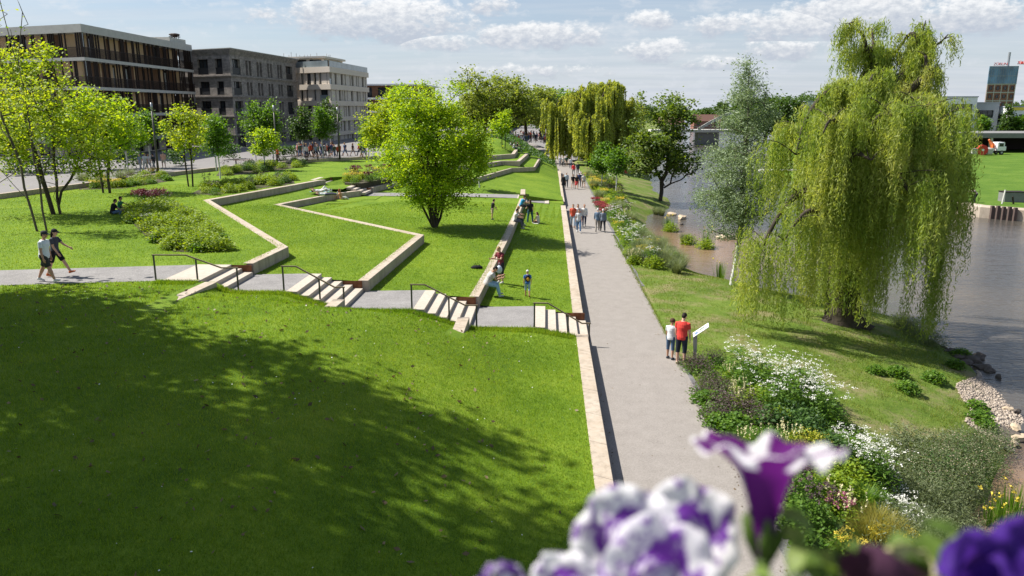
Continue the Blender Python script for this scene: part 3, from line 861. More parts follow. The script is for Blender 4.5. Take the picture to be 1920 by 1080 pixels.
# --- brown slatted building -------------------------------------------------
def building_a():
    rg = random.Random(3)
    P = [(-52.1, 88), (-53.2, 118), (-86, 126), (-82, 97.9)]   # counter-clockwise
    inn = poly_off(P, 1.7)
    G = L4 + 0.3
    b = thing("apartment_building", "dark brown timber building with slatted balconies and pale concrete slab bands", "building", (-52.1, 88, G))
    org = b.location
    m = MB(); m.prism(P, 17.06, 17.95)
    for k in range(9):
        pass
    m.build("roof_slab", M_CONC, b, origin=org)
    slabs = [14.37, 11.17, 8.16]
    for z in slabs:
        MB().prism(P, z - 0.36, z).build("floor_slab", M_CONC, b, origin=org)
    faces = [Face(P[0], P[1], (-65, 105)), Face(P[0], P[3], (-65, 105))]
    ifaces = [Face(inn[0], inn[1], (-65, 105)), Face(inn[0], inn[3], (-65, 105))]
    bots = [14.37, 11.17, 8.16, 5.6]
    tops = [17.06, 14.01, 10.81, 7.80]
    for z0, z1 in zip(bots, tops):
        clad = MB(); slat = MB(); rl = MB(); wins = []
        for fi, (f, g) in enumerate(zip(faces, ifaces)):
            u = 0.0
            while u < g.L - 0.05:
                w = rg.choice([0.35, 0.5, 0.6, 0.9, 1.2, 1.5])
                w = min(w, g.L - u)
                r = rg.random()
                if r < 0.17 and w > 0.5: wins.append((g, (u, u + w, z0 + 0.05, z1 - 0.25), rg.random()))
                else: g.box(clad, u, u + w, z0, z1, 0.0, 0.14 + 0.02 * rg.random(), 0 if r < 0.62 else 1)
                u += w
            u = 0.15
            while u < f.L:
                k = rg.random()
                if k < 0.8:
                    f.box(slat, u, u + rg.choice([0.06, 0.08, 0.10]), z0, z1, 0.10, 0.28)
                u += rg.choice([0.28, 0.3, 0.34, 0.55, 0.9, 1.4])
            for q in np.arange(0.05, f.L, 0.125):
                f.box(rl, q, q + 0.035, z0 + 0.06, z0 + 1.08, 0.05, 0.075)
            f.box(rl, 0, f.L, z0 + 1.08, z0 + 1.13, 0.03, 0.09); f.box(rl, 0, f.L, z0 + 0.02, z0 + 0.06, 0.03, 0.09)
        clad.build("cladding", [M_WOODT, M_WOODD], b, origin=org)
        slat.build("slat_screen", M_SLAT, b, origin=org)
        rl.build("railing", M_SLAT, b, origin=org)
        for g, o, r in wins:
            window(b, g, o, 0.06, org, 0, M_GLASSL if r < 0.42 else M_GLASS)
        pm = MB()
        for f, u in ((faces[0], 0.25), (faces[0], faces[0].L - 0.3)):
            f.box(pm, u, u + 0.14, z0, z1, 0.1, 0.24)
        pm.build("column", M_STEEL, b, origin=org)
    # glass canopy and ground floor
    MB().prism(poly_off(P, -0.6), 4.75, 5.45).build("canopy", M_BALU, b, origin=org)
    gf = MB(); gi = poly_off(P, 2.2); fa = Face(gi[0], gi[1], (-65, 105)); fb = Face(gi[0], gi[3], (-65, 105))
    ops = [(u, u + 2.6, G + 0.1, 4.5) for u in np.arange(1.5, 24, 4.6)]
    fa.holes(gf, G - 0.3, 4.75, ops, 0.25); fb.holes(gf, G - 0.3, 4.75, ops, 0.25)
    fixn(gf.build("ground_floor_wall", M_BEIGE, b, origin=org))
    for f in (fa, fb):
        for o in ops: window(b, f, o, 0.2, org, 1)
    MB().prism(poly_off(P, 2.6), G, 17.0).build("core_wall", M_SLAT, b, origin=org)
    # roof gear
    m = MB(); m.box(-56.6, -53.6, 112, 117, 17.95, 18.6); m.build("roof_box", M_CONC, b, origin=org)
    m = MB(); m.tube([(-55.2, 117, 17.9), (-55.2, 117, 19.1)], 0.08); m.box(-55.9, -54.5, 116.6, 117.4, 19.0, 19.1)
    for k in range(5):
        a = k * 1.26
        m.bar((-55.2 + 0.55 * math.cos(a), 117 + 0.55 * math.sin(a), 18.3), (-55.2 + 0.6 * math.cos(a + 0.5), 117 + 0.6 * math.sin(a + .5), 19.5), 0.06)
    m.ball((-55.2, 117, 19.35), (0.8, 0.8, 0.22))
    m.build("roof_aerial", M_SLAT, b, origin=org)
building_a()

# --- dark clinker building ---------------------------------------------------
def building_b():
    P = [(-47.2, 117), (-45.6, 143), (-54.8, 146.8), (-57.2, 121.95)]
    G = L4 + 0.3
    b = thing("apartment_building", "dark grey clinker building with projecting brick bands and paired narrow windows", "building", (-47.2, 117, G))
    org = b.location
    f = Face(P[0], P[1], (-52, 130)); h = Face(P[0], P[3], (-52, 130))
    lv = [(13.75, 16.0), (10.75, 12.72), (7.72, 9.82), (4.95, 7.0), (3.0, 4.9)]
    ro = []; lo = []
    for i, (a, c) in enumerate(lv):
        ro.append((0.72, 3.45, a, c, 1))
        for u in (5.35, 9.4, 13.5, 17.6):
            ro.append((u, u + 0.78, a, c, 0)); ro.append((u + 1.16, u + 1.96, a, c, 0))
        ro.append((21.4, 24.3, a, c, 1))
        lo.append((1.65, 3.2, a, c, 1)); lo.append((4.75, 7.1, a, c, 2))
    m = MB()
    f.holes(m, G - 0.3, 17.0, ro, 0.55); h.holes(m, G - 0.3, 17.0, lo, 0.55)
    gb = Face(P[1], P[2], (-52, 130)); gc = Face(P[2], P[3], (-52, 130))
    gb.holes(m, G - 0.3, 17.0, [], 0.3); gc.holes(m, G - 0.3, 17.0, [], 0.3)
    fixn(m.build("wall", M_DBRICK, b, origin=org))
    for ff, ops in ((f, ro), (h, lo)):
        for o in ops:
            window(b, ff, o, 0.42 if o[4] else 0.3, org, 2 if o[4] == 2 else (1 if o[4] else 0), rail=True if o[4] else False)
    for z in (13.6, 10.58, 7.62, 4.9):
        m = MB(); ring(m, poly_off(P, -0.28), poly_off(P, 0.02), z - 0.16, z)
        ring(m, poly_off(P, -0.15), poly_off(P, 0.02), z - 0.30, z - 0.163)
        m.build("brick_band", M_DBRICK, b, origin=org)
    m = MB()
    for k in range(5):
        ring(m, poly_off(P, -0.06 - 0.11 * k), poly_off(P, 0.1), 16.55 + 0.16 * k, 16.55 + 0.16 * (k + 1) - 0.003)
    m.build("cornice", M_DBRICK, b, origin=org)
    MB().prism(poly_off(P, -0.6), 17.36, 17.46).build("roof", M_CONC, b, origin=org)
    MB().prism(poly_off(P, 0.9), G, 16.5).build("core_wall", M_SLAT, b, origin=org)
building_b()

# --- beige building -----------------------------------------------------------
def building_c():
    rg = random.Random(11)
    P = [(-39.0, 141), (-37.9, 166), (-49, 170), (-50.4, 148.0)]
    G = L4 + 0.2
    b = thing("apartment_building", "light beige building with wide parapet bands and a glass edged roof terrace", "building", (-39, 141, G))
    org = b.location
    f = Face(P[0], P[1], (-44, 155)); h = Face(P[0], P[3], (-44, 155))
    bands = [(15.02, 16.0), (12.05, 12.98), (9.22, 10.1), (6.45, 7.2), (4.3 - 0.45, 4.5)]
    for z0, z1 in bands:
        MB().prism(poly_off(P, -0.35), z0, z1).build("parapet_band", M_BEIGE, b, origin=org)
    tops = [15.02, 12.05, 9.22, 6.45, 3.85]; bots = [12.98, 10.1, 7.2, 4.5, G - 0.3]
    for i, (z0, z1) in enumerate(zip(bots, tops)):
        inn = P
        ro = []; lo = []
        u = 0.3
        lw = [1.6, 2.4, 3.8, 2.4, 2.0][i]
        ro.append((0.25, 1.6 if i == 0 else 0.9, z0, z1 - 0.02, 2))
        u = 3.2
        while u < f.L - 1.2:
            w = rg.choice([0.55, 0.8, 0.9, 1.4]); ro.append((u, u + w, z0 + 0.02, z1 - 0.02, 0)); u += w + rg.choice([0.6, 0.9, 1.6, 2.4])
        if i in (1, 2): lo.append((0.3, 0.3 + lw, z0, z1 - 0.02, 2))
        u = 2.0 if i == 0 else 0.3 + lw + 0.9
        while u < h.L - 1.2:
            w = rg.choice([0.7, 0.9, 1.2]); lo.append((u, u + w, z0 + 0.02, z1 - 0.02, 0)); u += w + rg.choice([0.7, 1.4, 1.9])
        m = MB(); f.holes(m, z0, z1, ro, 0.5); h.holes(m, z0, z1, lo, 0.5)
        fixn(m.build("wall", M_BEIGED, b, origin=org))
        for ff, ops in ((f, ro), (h, lo)):
            for o in ops:
                window(b, ff, o, 0.3 if not o[4] else 0.45, org, 1 if o[4] else 0, M_GLASSL if (not o[4] and rg.random() < 0.28) else M_GLASS, rail=2 if o[4] else False)
    Q = [(-40.6, 143.5), (-39.8, 154), (-50, 158), (-51, 146.6)]
    m = MB(); fp = Face(Q[0], Q[1], (-46, 150)); fq = Face(Q[0], Q[3], (-46, 150))
    o1 = [(0.4, 3.0, 16.05, 17.4), (3.6, 6.6, 16.05, 17.4), (7.2, 9.8, 16.05, 17.4)]
    fp.holes(m, 16.0, 17.6, o1, 0.3); fq.holes(m, 16.0, 17.6, o1[:2], 0.3)
    fixn(m.build("penthouse_wall", M_BEIGE, b, origin=org))
    for o in o1: window(b, fp, o, 0.2, org, 1, M_GLASSL)
    for o in o1[:2]: window(b, fq, o, 0.2, org, 1)
    MB().prism(poly_off(Q, -0.5), 17.6, 17.95).build("penthouse_roof", M_BEIGE, b, origin=org)
    m = MB()
    for ff in (f, h): ff.box(m, 0, ff.L, 16.0, 17.05, -0.2, -0.17)
    m.build("glass_balustrade", M_BALU, b, origin=org)
    m = MB()
    for k in range(14):
        x, y = -39.6 + rg.uniform(-9, 0), 143.2 + rg.uniform(0, 8)
        m.tube([(x, y, 17.9), (x, y, 17.9 + rg.uniform(0.3, 0.9))], 0.05, 5)
    m.build("roof_vents", M_STEEL, b, origin=org)
    MB().prism(poly_off(P, 0.8), G, 15.5).build("core_wall", M_SLAT, b, origin=org)
building_c()

# --- farther flat-roofed building ----------------------------------------------
def building_d():
    P = [(-29.5, 183), (-29, 205), (-48, 205), (-48, 183)]
    b = thing("apartment_building", "brown flat roofed building with white slab edges half hidden by the bright green tree", "building", (-29.5, 183, 3))
    org = b.location
    MB().prism(poly_off(P, -0.8), 13.9, 14.25).build("roof", M_WHITE, b, origin=org)
    f = Face(P[0], P[3], (-40, 195)); g = Face(P[0], P[1], (-40, 195))
    for z0, z1 in ((11.2, 13.6), (8.2, 10.6), (5.3, 7.7), (2.6, 4.9)):
        MB().prism(poly_off(P, -0.5), z0 - 0.45, z0 - 0.02).build("floor_slab", M_WHITE, b, origin=org)
        ops = [(u, u + 2.0, z0 + 0.1, z1 - 0.1) for u in np.arange(1, 17, 3.4)]
        m = MB(); f.holes(m, z0, z1 + 0.25, ops, 0.3); g.holes(m, z0, z1 + 0.25, ops, 0.3)
        fixn(m.build("wall", M_WOODD, b, origin=org))
        for ff in (f, g):
            for o in ops: window(b, ff, o, 0.2, org, 1)
    MB().prism(poly_off(P, 0.6), 2, 13.5).build("core_wall", M_SLAT, b, origin=org)
building_d()

# --- right bank -----------------------------------------------------------------
def text_mesh(name, s, size, mat, par, M, ext=0.04):
    cu = bpy.data.curves.new(name, "FONT"); cu.body = s; cu.size = size; cu.extrude = ext; cu.align_x = "LEFT"
    o = bpy.data.objects.new(name, cu); COL.objects.link(o)
    bpy.context.view_layer.update()
    me = bpy.data.meshes.new_from_object(o.evaluated_get(bpy.context.evaluated_depsgraph_get()))
    COL.objects.unlink(o); bpy.data.objects.remove(o)
    me.transform(M)
    return link(name, me, par, mat)
def tower():
    P = [(124.3, 230), (131.6, 229.0), (139.5, 243), (136.5, 248)]
    b = thing("office_tower", "tall brick and blue glass tower with red rooftop lettering", "tower", (131.6, 229, -1))
    org = b.location
    f = Face(P[0], P[1], (132, 240)); g = Face(P[1], P[2], (132, 240))
    for ff, w, bm_, dark in ((f, 1.83, M_RBRICK, 0), (g, 1.6, M_RBRICK, 1)):
        ops = []
        m = MB(); fr = MB()
        n = max(1, round(ff.L / w)); w = ff.L / n
        zs = [-1, 1.6, 4.2, 6.4, 8.6, 10.8, 13.1, 15.35]
        ff.box(m, 0, ff.L, -1, 15.3, 0.08, 0.3)
        for k in range(n + 1):
            u = min(k * w, ff.L - 0.18); ff.box(fr, u, u + 0.18, -1, 15.35, 0, 0.079)
        for z in zs: ff.box(fr, 0.0, ff.L, z - 0.12, z + 0.12, -0.02, 0.078)
        m.build("brick_infill", bm_, b, origin=org)
        fr.build("concrete_grid", M_CONC, b, origin=org)
        for k in range(n):
            for z in zs[1:-1]:
                a = k * w + w * 0.36; o = (a, a + w * 0.4, z + 0.7, z + 1.7)
                if dark: o = (k * w + 0.3, k * w + w - 0.15, z + 0.3, z + 2.0)
                window(b, ff, o, -0.0, org, 0)
        gl = MB(); ff.box(gl, -0.05, ff.L + 0.05, 15.5, 20.2, -0.05, 0.2); gl.build("glass_storey", M_GLASSB, b, origin=org)
        mu = MB()
        for k in range(n * 3 + 1):
            u = k * ff.L / (n * 3); ff.box(mu, u - 0.03, u + 0.03, 15.5, 20.2, -0.09, -0.05)
        for z in (15.5, 17.6, 19.75, 20.2): ff.box(mu, -0.05, ff.L + 0.05, z - 0.06, z + 0.06, -0.10, -0.052)
        mu.build("mullions", M_BALU, b, origin=org)
    MB().prism(poly_off(P, 0.3), -1, 15.4).build("core_wall", M_RBRICK, b, origin=org)
    MB().prism(poly_off(P, 0.35), 15.403, 20.25).build("glass_core", M_GLASSB, b, origin=org)
    MB().tube([(130.9, 233, 20.2), (130.9, 233, 24.2)], 0.32, 10).build("chimney_pipe", M_STEEL, b, origin=org)
    Mx = Matrix.Translation(Vector((125.2, 229.9, 20.45)) - org) @ Matrix.Rotation(-0.13, 4, "Z") @ Matrix.Rotation(math.pi / 2, 4, "X")
    text_mesh("roof_lettering", "ZÜBLIN", 1.05, M_RED, b, Mx, 0.08)
    Mx = Matrix.Translation(Vector((131.3, 229.2, 20.75)) - org) @ Matrix.Rotation(0.45, 4, "Z") @ Matrix.Rotation(math.pi / 2, 4, "X")
    text_mesh("roof_lettering", "ZÜBLIN", 1.15, M_RED, b, Mx, 0.08)
tower()

def white_house(name, label, P, z0, z1, bands, mat, wmat=None, extra=None):
    b = thing(name, label, "building", (P[0][0], P[0][1], z0)); org = b.location
    c = (sum(p[0] for p in P) / 4, sum(p[1] for p in P) / 4)
    f = Face(P[0], P[1], c); g = Face(P[0], P[3], c); k = Face(P[1], P[2], c)
    m = MB(); allops = []
    for ff in (f, g, k):
        ops = [(max(0.5, ff.L * a), ff.L * e, zb, zt) for (a, e, zb, zt) in bands]
        ff.holes(m, z0 - 1, z1, ops, 0.4); allops.append((ff, ops))
    fixn(m.build("wall", mat, b, origin=org))
    for ff, ops in allops:
        for o in ops: window(b, ff, o, 0.3, org, max(1, int((o[1] - o[0]) / 1.4)))
    MB().prism(poly_off(P, -0.15), z1, z1 + 0.22).build("roof", M_GREYR, b, origin=org)
    return b, f
b, f = white_house("office_building", "white and grey flat roofed office with a teal panel across the river", [(80, 186), (98, 184.5), (100, 205), (80, 205)], -0.5, 11.2,
                   [(0.03, 0.62, 8.0, 9.6), (0.70, 0.95, 8.1, 9.7), (0.05, 0.6, 4.3, 5.8), (0.05, 0.95, 0.8, 2.5)], M_WHITE)
mm = MB(); f.box(mm, 13.6, 16.6, 6.1, 6.9, -0.06, -0.01); mm.build("sign_panel", flat("teal_sign", (0.02, 0.22, 0.25), 0.4), b, origin=b.location)
mm = MB(); f.box(mm, 9.8, 12.2, 6.5, 6.85, -0.06, -0.01); mm.build("sign_lettering", M_GREYR, b, origin=b.location)
b, f = white_house("office_building", "low grey annex with a dark window beside the white building across the river", [(98.3, 186), (103.6, 185.5), (105, 200), (98.3, 200)], -0.5, 9.9,
                   [(0.15, 0.8, 6.6, 8.3), (0.2, 0.8, 1.0, 3.0)], M_GREYR)
b, f = white_house("house", "white house with a yellow roof edge at the far right across the river", [(104.2, 182), (122, 178), (124, 196), (105, 198)], -0.5, 9.0,
                   [(0.1, 0.35, 5.6, 7.4), (0.5, 0.9, 5.6, 7.4), (0.1, 0.9, 2.0, 3.8)], M_WHITE)
mm = MB(); f.box(mm, -0.2, f.L + 0.2, 8.3, 8.95, -0.12, -0.01); mm.build("roof_edge", M_YEL, b, origin=b.location)
b, f = white_house("apartment_building", "white balcony house across the river half hidden behind the willow", [(60, 186), (74, 185), (76, 200), (60, 200)], -1.0, 10.2,
                   [(0.08, 0.42, 7.2, 8.9), (0.58, 0.92, 7.2, 8.9), (0.08, 0.42, 3.9, 5.6), (0.58, 0.92, 3.9, 5.6), (0.08, 0.92, 0.6, 2.3)], M_WHITE)
mm = MB()
for z in (6.0, 2.8): f.box(mm, 0.5, f.L - 0.5, z, z + 1.1, -1.5, -0.02)
mm.build("balcony", M_WHITE, b, origin=b.location)

# open parking deck at the top of the far lawn
b = thing("parking_deck", "long low concrete carport with a dark open front above the far lawn", "carport", (82.4, 160, 0.2)); org = b.location
MB().box(80.5, 125, 159.6, 175, 3.0, 3.95).build("roof", M_CONCD, b, origin=org)
MB().box(80.5, 125, 174, 175, -0.4, 2.99).build("back_wall", M_SLAT, b, origin=org)
for x in (80.7, 88.5, 97, 106, 115, 124): MB().box(x, x + 0.5, 159.9, 160.4, -0.4, 2.99).build("column", M_CONC, b, origin=org)

# far bank land
def far_bank():
    edge = [(62, 40), (52, 62), (45.2, 73.6), (42.3, 76.4), (40.5, 84), (37.5, 102), (35.3, 123), (41, 142), (46, 162), (56, 200), (75, 260), (120, 420), (200, 700)]
    V = []; F = []
    offs = [(-1.0, -2.6), (0, -1.5), (0.35, -0.75), (1.8, -0.62), (5, -0.65), (14, -0.85), (30, -0.35), (50, 0.1), (90, 0.2), (300, 0.2)]
    for (x, y) in edge:
        for d, z in offs:
            V.append((x + d * 0.93, y + d * 0.36 * (1 if y < 150 else 0.0), z))
    n = len(offs)
    for j in range(len(edge) - 1):
        for i in range(n - 1):
            a = j * n + i; F.append((a, a + 1, a + 1 + n, a + n))
    tag(link("far_bank", np_mesh("far_bank", V, F), None, M_FARGRASS, True), kind="structure")
far_bank()
wall([(40.0, 85.5), (42.1, 76.2), (45.2, 73.3), (52, 61.7), (61.5, 40)], 0.9, -2.2, -0.42, "pale stone quay edge at the far right bank", None, bev=0.15)
mm = MB()
for k in range(5):
    x = 42.8 + k * 0.34; y = 75.6 - k * 0.34
    mm.box(x - 0.13, x + 0.13, y - 0.35, y - 0.05, -2.4, -0.35 + 0.05 * (k % 2))
tag(mm.build("mooring_piles", flat("rusty_piles", (0.10, 0.07, 0.06), 0.8)), "cluster of dark sheet piles in the water at the far quay", "piles")
t = thing("dark_container", "dark grey box standing on the far lawn", "container", (48.3, 82.0, -0.7)); o_ = t.location
MB().box(47.3, 49.4, 81.4, 82.6, -0.72, 0.3).build("box", M_CONCD, t, origin=o_)
MB().box(47.25, 49.45, 81.35, 82.65, 0.303, 0.38).build("lid", M_SLAT, t, origin=o_)
tag(MB().bar((46.0, 79.5, -0.7), (46.2, 79.6, 0.75), 0.12).build("mooring_post", M_CONC), "leaning pale post on the far quay", "post")
tag(MB().bar((47.2, 79.6, -0.7), (46.9, 79.4, 0.1), 0.12).build("mooring_post", M_SLAT), "short dark post on the far quay", "post")
# arched bridge far upstream
b = thing("arch_bridge", "distant grey arched bridge over the river", "bridge", (46.5, 228, WATER)); org = b.location
MB().box(30, 110, 227, 233, 2.0, 2.75).build("deck", M_CONC, b, origin=org)
MB().prism([(43.6, 227.6), (49.6, 227.6), (49.6, 232.4), (43.6, 232.4)], -2.4, 1.99).build("pier", M_CONCD, b, origin=org)
m = MB(); pts = [(43.5 + k * 3.6, 227.4, 2.8 + 7.0 * (1 - ((k - 6) / 6.0) ** 2)) for k in range(13)]
for p, q in zip(pts, pts[1:]): m.bar(p, q, 0.5, 0.8)
m.build("arch", M_CONC, b, origin=org)
m = MB()
for p in pts[1:-1]: m.bar((p[0], p[1], 2.76), p, 0.12)
m.build("hangers", M_STEEL, b, origin=org)
m = MB(); m.box(30, 110, 226.9, 226.95, 3.6, 3.7)
for x in np.arange(30, 110, 1.5): m.box(x, x + 0.06, 226.9, 226.95, 2.76, 3.6)
m.build("railing", M_STEEL, b, origin=org)
# jetty
b = thing("jetty", "small grey jetty with railing across the river left of the big willow", "jetty", (36, 122, WATER)); org = b.location
MB().box(33.5, 40, 121.5, 124.5, -0.9, -0.6).build("deck", M_CONC, b, origin=org)
m = MB()
for x in (33.8, 36, 38.2, 39.8): m.box(x, x + 0.2, 121.6, 121.8, -2.6, 0.4)
m.build("posts", M_SLAT, b, origin=org)
m = MB(); m.box(33.8, 40, 121.55, 121.65, 0.35, 0.45); m.box(33.8, 40, 121.55, 121.65, -0.1, -0.02); m.build("railing", M_CONC, b, origin=org)
# truck with loading crane, red drum
def truck():
    b = thing("crane_truck", "white cab truck with an orange loading crane", "truck", (85.6, 152, 0.12), R(4)); 
    M_TYRE = flat("tyre_rubber", (0.02, 0.02, 0.02), 0.9)
    m = MB(); m.prism([(0.0, 0), (1.75, 0), (1.75, 1.9), (0, 1.9)], 0.75, 1.6); m.prism([(0.05, 0.04), (1.45, 0.04), (1.45, 1.86), (0.05, 1.86)], 1.603, 2.35)
    ob = m.build("cab", M_WHITE, b)
    bm = bmesh.new(); bm.from_mesh(ob.data); bmesh.ops.bevel(bm, geom=bm.edges[:], offset=0.06, segments=2, affect="EDGES"); bm.to_mesh(ob.data); bm.free()
    MB().box(0.35, 1.15, -0.012, 0.03, 1.55, 2.15).build("side_window", M_GLASS, b)
    MB().box(1.44, 1.47, 0.2, 1.7, 1.6, 2.2).build("windscreen", M_GLASS, b)
    MB().box(-2.6, 1.6, 0.35, 1.55, 0.5, 0.72).build("chassis", M_SLAT, b)
    MB().box(-2.6, -0.55, 0.05, 1.85, 0.74, 1.25).build("load_bed", M_WHITE, b)
    m = MB(); m.bar((-0.3, 0.95, 0.75), (-0.3, 0.95, 2.1), 0.35); m.bar((-0.3, 0.95, 2.0), (-1.5, 0.5, 2.8), 0.26); m.bar((-1.5, 0.5, 2.8), (-1.05, 0.2, 1.3), 0.22)
    m.build("crane_arm", flat("orange_paint", (0.75, 0.16, 0.03), 0.5), b)
    for x in (-1.9, 1.0):
        for y in (0.05, 1.65):
            m = MB(); m.tube([(x, y, 0.42), (x, y + 0.25, 0.42)], 0.42, 16)
            w = m.build("wheel", M_TYRE, b)
            MB().tube([(x, y - 0.012, 0.42), (x, y + 0.262, 0.42)], 0.2, 12).build("rim", M_STEEL, w)
truck()
t = thing("cable_drum", "red round drum on a pale trailer beside the crane truck", "drum", (82.0, 150.5, 0.1))
m = MB(); m.tube([(0, -0.35, 1.0), (0, 0.35, 1.0)], 0.95, 20); m.build("drum", M_RED, t)
m = MB(); m.tube([(0, -0.40, 1.0), (0, -0.36, 1.0)], 0.22, 12); m.build("hub", M_WHITE, t)
m = MB(); m.box(-1.9, -0.98, -0.3, 0.5, 0.35, 1.3); m.box(0.98, 1.9, -0.3, 0.5, 0.35, 1.2); m.box(-1.95, 1.95, 0.0, 0.2, 0.2, 0.345); m.build("trailer", M_CONC, t)
# houses on the far hill
for i, (x, y, w, zt, lab) in enumerate(((66, 420, 12, 4, "far brown roofed house beyond the bridge, left of two"), (86, 430, 14, 5.5, "far red roofed house beyond the bridge, right of two"), (40, 410, 10, 3.5, "far pale house beyond the dark alder"))):
    b = thing("house", lab, "house", (x, y, -1))
    MB().box(-w / 2, w / 2, -5, 5, -3, zt - 2.5).build("wall", M_BEIGED if i != 1 else M_RBRICK, b)
    m = MB(); zz = zt - 2.5
    m.add([(-w / 2 - .5, -5.5, zz), (w / 2 + .5, -5.5, zz), (w / 2 + .5, 5.5, zz), (-w / 2 - .5, 5.5, zz), (-w / 2 - .5, 0, zt + 1), (w / 2 + .5, 0, zt + 1)], [(0, 1, 5, 4), (2, 3, 4, 5), (1, 2, 5), (3, 0, 4), (3, 2, 1, 0)])
    m.build("roof", flat("clay_roof", (0.12, 0.060, 0.045), 0.85), b)
    for k in range(3): MB().box(-w / 3 + k * w / 3 - 0.8, -w / 3 + k * w / 3 + 0.8, -5.06, -5.01, zz - 2.2, zz - 0.6).build("window", M_GLASS, b)
# ------------------------------------------------------------------ trees
def ray_at(u, v, Y):
    """world point seen in the photo at (u, v) when it stands at distance Y along the path axis"""
    r = Vector((math.cos(YAW), math.sin(YAW), 0)); up = Vector((-math.sin(YAW) * math.sin(PITCH), math.cos(YAW) * math.sin(PITCH), math.cos(PITCH)))
    w = Vector((-math.sin(YAW) * math.cos(PITCH), math.cos(YAW) * math.cos(PITCH), -math.sin(PITCH)))
    d = r * ((u - 960) / FPX) - up * ((v - 540) / FPX) + w
    return Vector((0, 0, CAMZ)) + d * (Y / d.y)
def on_z(u, v, z):
    p = ray_at(u, v, 10.0); d = p - Vector((0, 0, CAMZ)); t = (z - CAMZ) / d.z
    return Vector((0, 0, CAMZ)) + d * t

def cards(C, A, N, L, Wd, rg, fold=0.0):
    """rhombic leaves: centre C, axis A, normal N, length L, width W (arrays)"""
    n = len(C)
    A = A / np.maximum(1e-6, np.linalg.norm(A, axis=1, keepdims=True))
    S = np.cross(A, N); S /= np.maximum(1e-6, np.linalg.norm(S, axis=1, keepdims=True))
    L = np.asarray(L).reshape(-1, 1) if np.ndim(L) else np.full((n, 1), L)
    Wd = np.asarray(Wd).reshape(-1, 1) if np.ndim(Wd) else np.full((n, 1), Wd)
    V = np.empty((n, 4, 3))
    V[:, 0] = C - A * L * 0.5
    V[:, 1] = C + S * Wd * 0.5 + A * L * 0.05
    V[:, 2] = C + A * L * 0.5
    V[:, 3] = C - S * Wd * 0.5 + A * L * 0.05
    F = np.arange(n * 4).reshape(n, 4)
    return V.reshape(-1, 3), F
def unit(rg, n):
    v = rg.normal(size=(n, 3)); return v / np.linalg.norm(v, axis=1, keepdims=True)
def leaf_obj(name, C, rg, ln, wd, mat, parent, up=0.7, droop=0.2, A=None, jit=0.25, rnd=None):
    n = len(C)
    N = unit(rg, n); N[:, 2] = np.abs(N[:, 2]) * 0.6 + up; N /= np.linalg.norm(N, axis=1, keepdims=True)
    if A is None:
        A = unit(rg, n); A[:, 2] = A[:, 2] * 0.5 - droop
    A = A - N * (A * N).sum(1, keepdims=True)
    s = 1 + jit * rg.normal(size=n).clip(-2, 2)
    V, F = cards(C, A, N, ln * s, wd * s, rg)
    r = rg.random(n) if rnd is None else rnd
    me = np_mesh(name, V, F, {"rnd": np.repeat(r, 4)})
    return link(name, me, parent, mat)

def tubes_np(segs, n=5):
    """segs: list of (p, q, r0, r1) -> V, F"""
    P = np.array([s[0] for s in segs]); Q = np.array([s[1] for s in segs]); r0 = np.array([s[2] for s in segs])[:, None]; r1 = np.array([s[3] for s in segs])[:, None]
    D = Q - P; D /= np.maximum(1e-6, np.linalg.norm(D, axis=1, keepdims=True))
    ref = np.tile(np.array([0.31, 0.95, 0.05]), (len(P), 1))
    X = np.cross(D, ref); X /= np.maximum(1e-6, np.linalg.norm(X, axis=1, keepdims=True)); Y = np.cross(D, X)
    V = np.empty((len(P), 2 * n, 3))
    for k in range(n):
        a = 2 * math.pi * k / n
        o = X * math.cos(a) + Y * math.sin(a)
        V[:, k] = P + o * r0; V[:, n + k] = Q + o * r1
    base = (np.arange(len(P)) * 2 * n)[:, None]
    F = []
    for k in range(n):
        j = (k + 1) % n
        F.append(base + np.array([[k, j, n + j, n + k]]))
    return V.reshape(-1, 3), np.concatenate(F, 0)

def grow(stems, tips, tipr=0.012, expo=0.5, rmax=None, rg=None, bow=0.08, hpen=1.1):
    """stems: list of polylines (each list of points). tips: clump centres. returns segments"""
    pos = []; par = []
    for st in stems:
        prev = -1
        for p in st:
            pos.append(np.array(p, float)); par.append(prev); prev = len(pos) - 1
    tips = sorted([np.array(t, float) for t in tips], key=lambda t: min(np.linalg.norm(t - p) for p in pos))
    ends = []
    for t in tips:
        PA = np.array(pos)
        d = np.linalg.norm(PA - t, axis=1) + hpen * np.maximum(0, PA[:, 2] - t[2] + 0.25 * np.linalg.norm((PA - t)[:, :2], axis=1))
        i = int(np.argmin(d))
        a = pos[i]; L = np.linalg.norm(t - a)
        k = max(1, int(L / 0.7)); prev = i
        k = min(k, 6)
        side = rg.normal(size=3) * bow * L
        for j in range(1, k + 1):
            u = j / k
            q = a + (t - a) * u + side * math.sin(u * math.pi) + np.array([0, 0, bow * L * 0.6 * math.sin(u * math.pi)])
            pos.append(q); par.append(prev); prev = len(pos) - 1
        ends.append(prev)
    w = np.zeros(len(pos))
    for e in ends:
        i = e
        while i >= 0:
            w[i] += 1; i = par[i]
    r = tipr * np.maximum(1, w) ** expo
    if rmax: r = np.minimum(r, rmax)
    segs = []
    for i, p in enumerate(par):
        if p >= 0: segs.append((pos[p], pos[i], r[p] if w[p] - w[i] < 4 else max(r[i] * 1.15, r[i]), r[i]))
    return segs, ends

def blob_points(blobs, n, rg, shell=2.6):
    vol = np.array([b[3] * b[4] * b[5] for b in blobs]); ch = rg.choice(len(blobs), n, p=vol / vol.sum())
    u = unit(rg, n) * (rg.random(n) ** (1 / shell))[:, None]
    B = np.array(blobs)[ch]
    return B[:, :3] + u * B[:, 3:6]

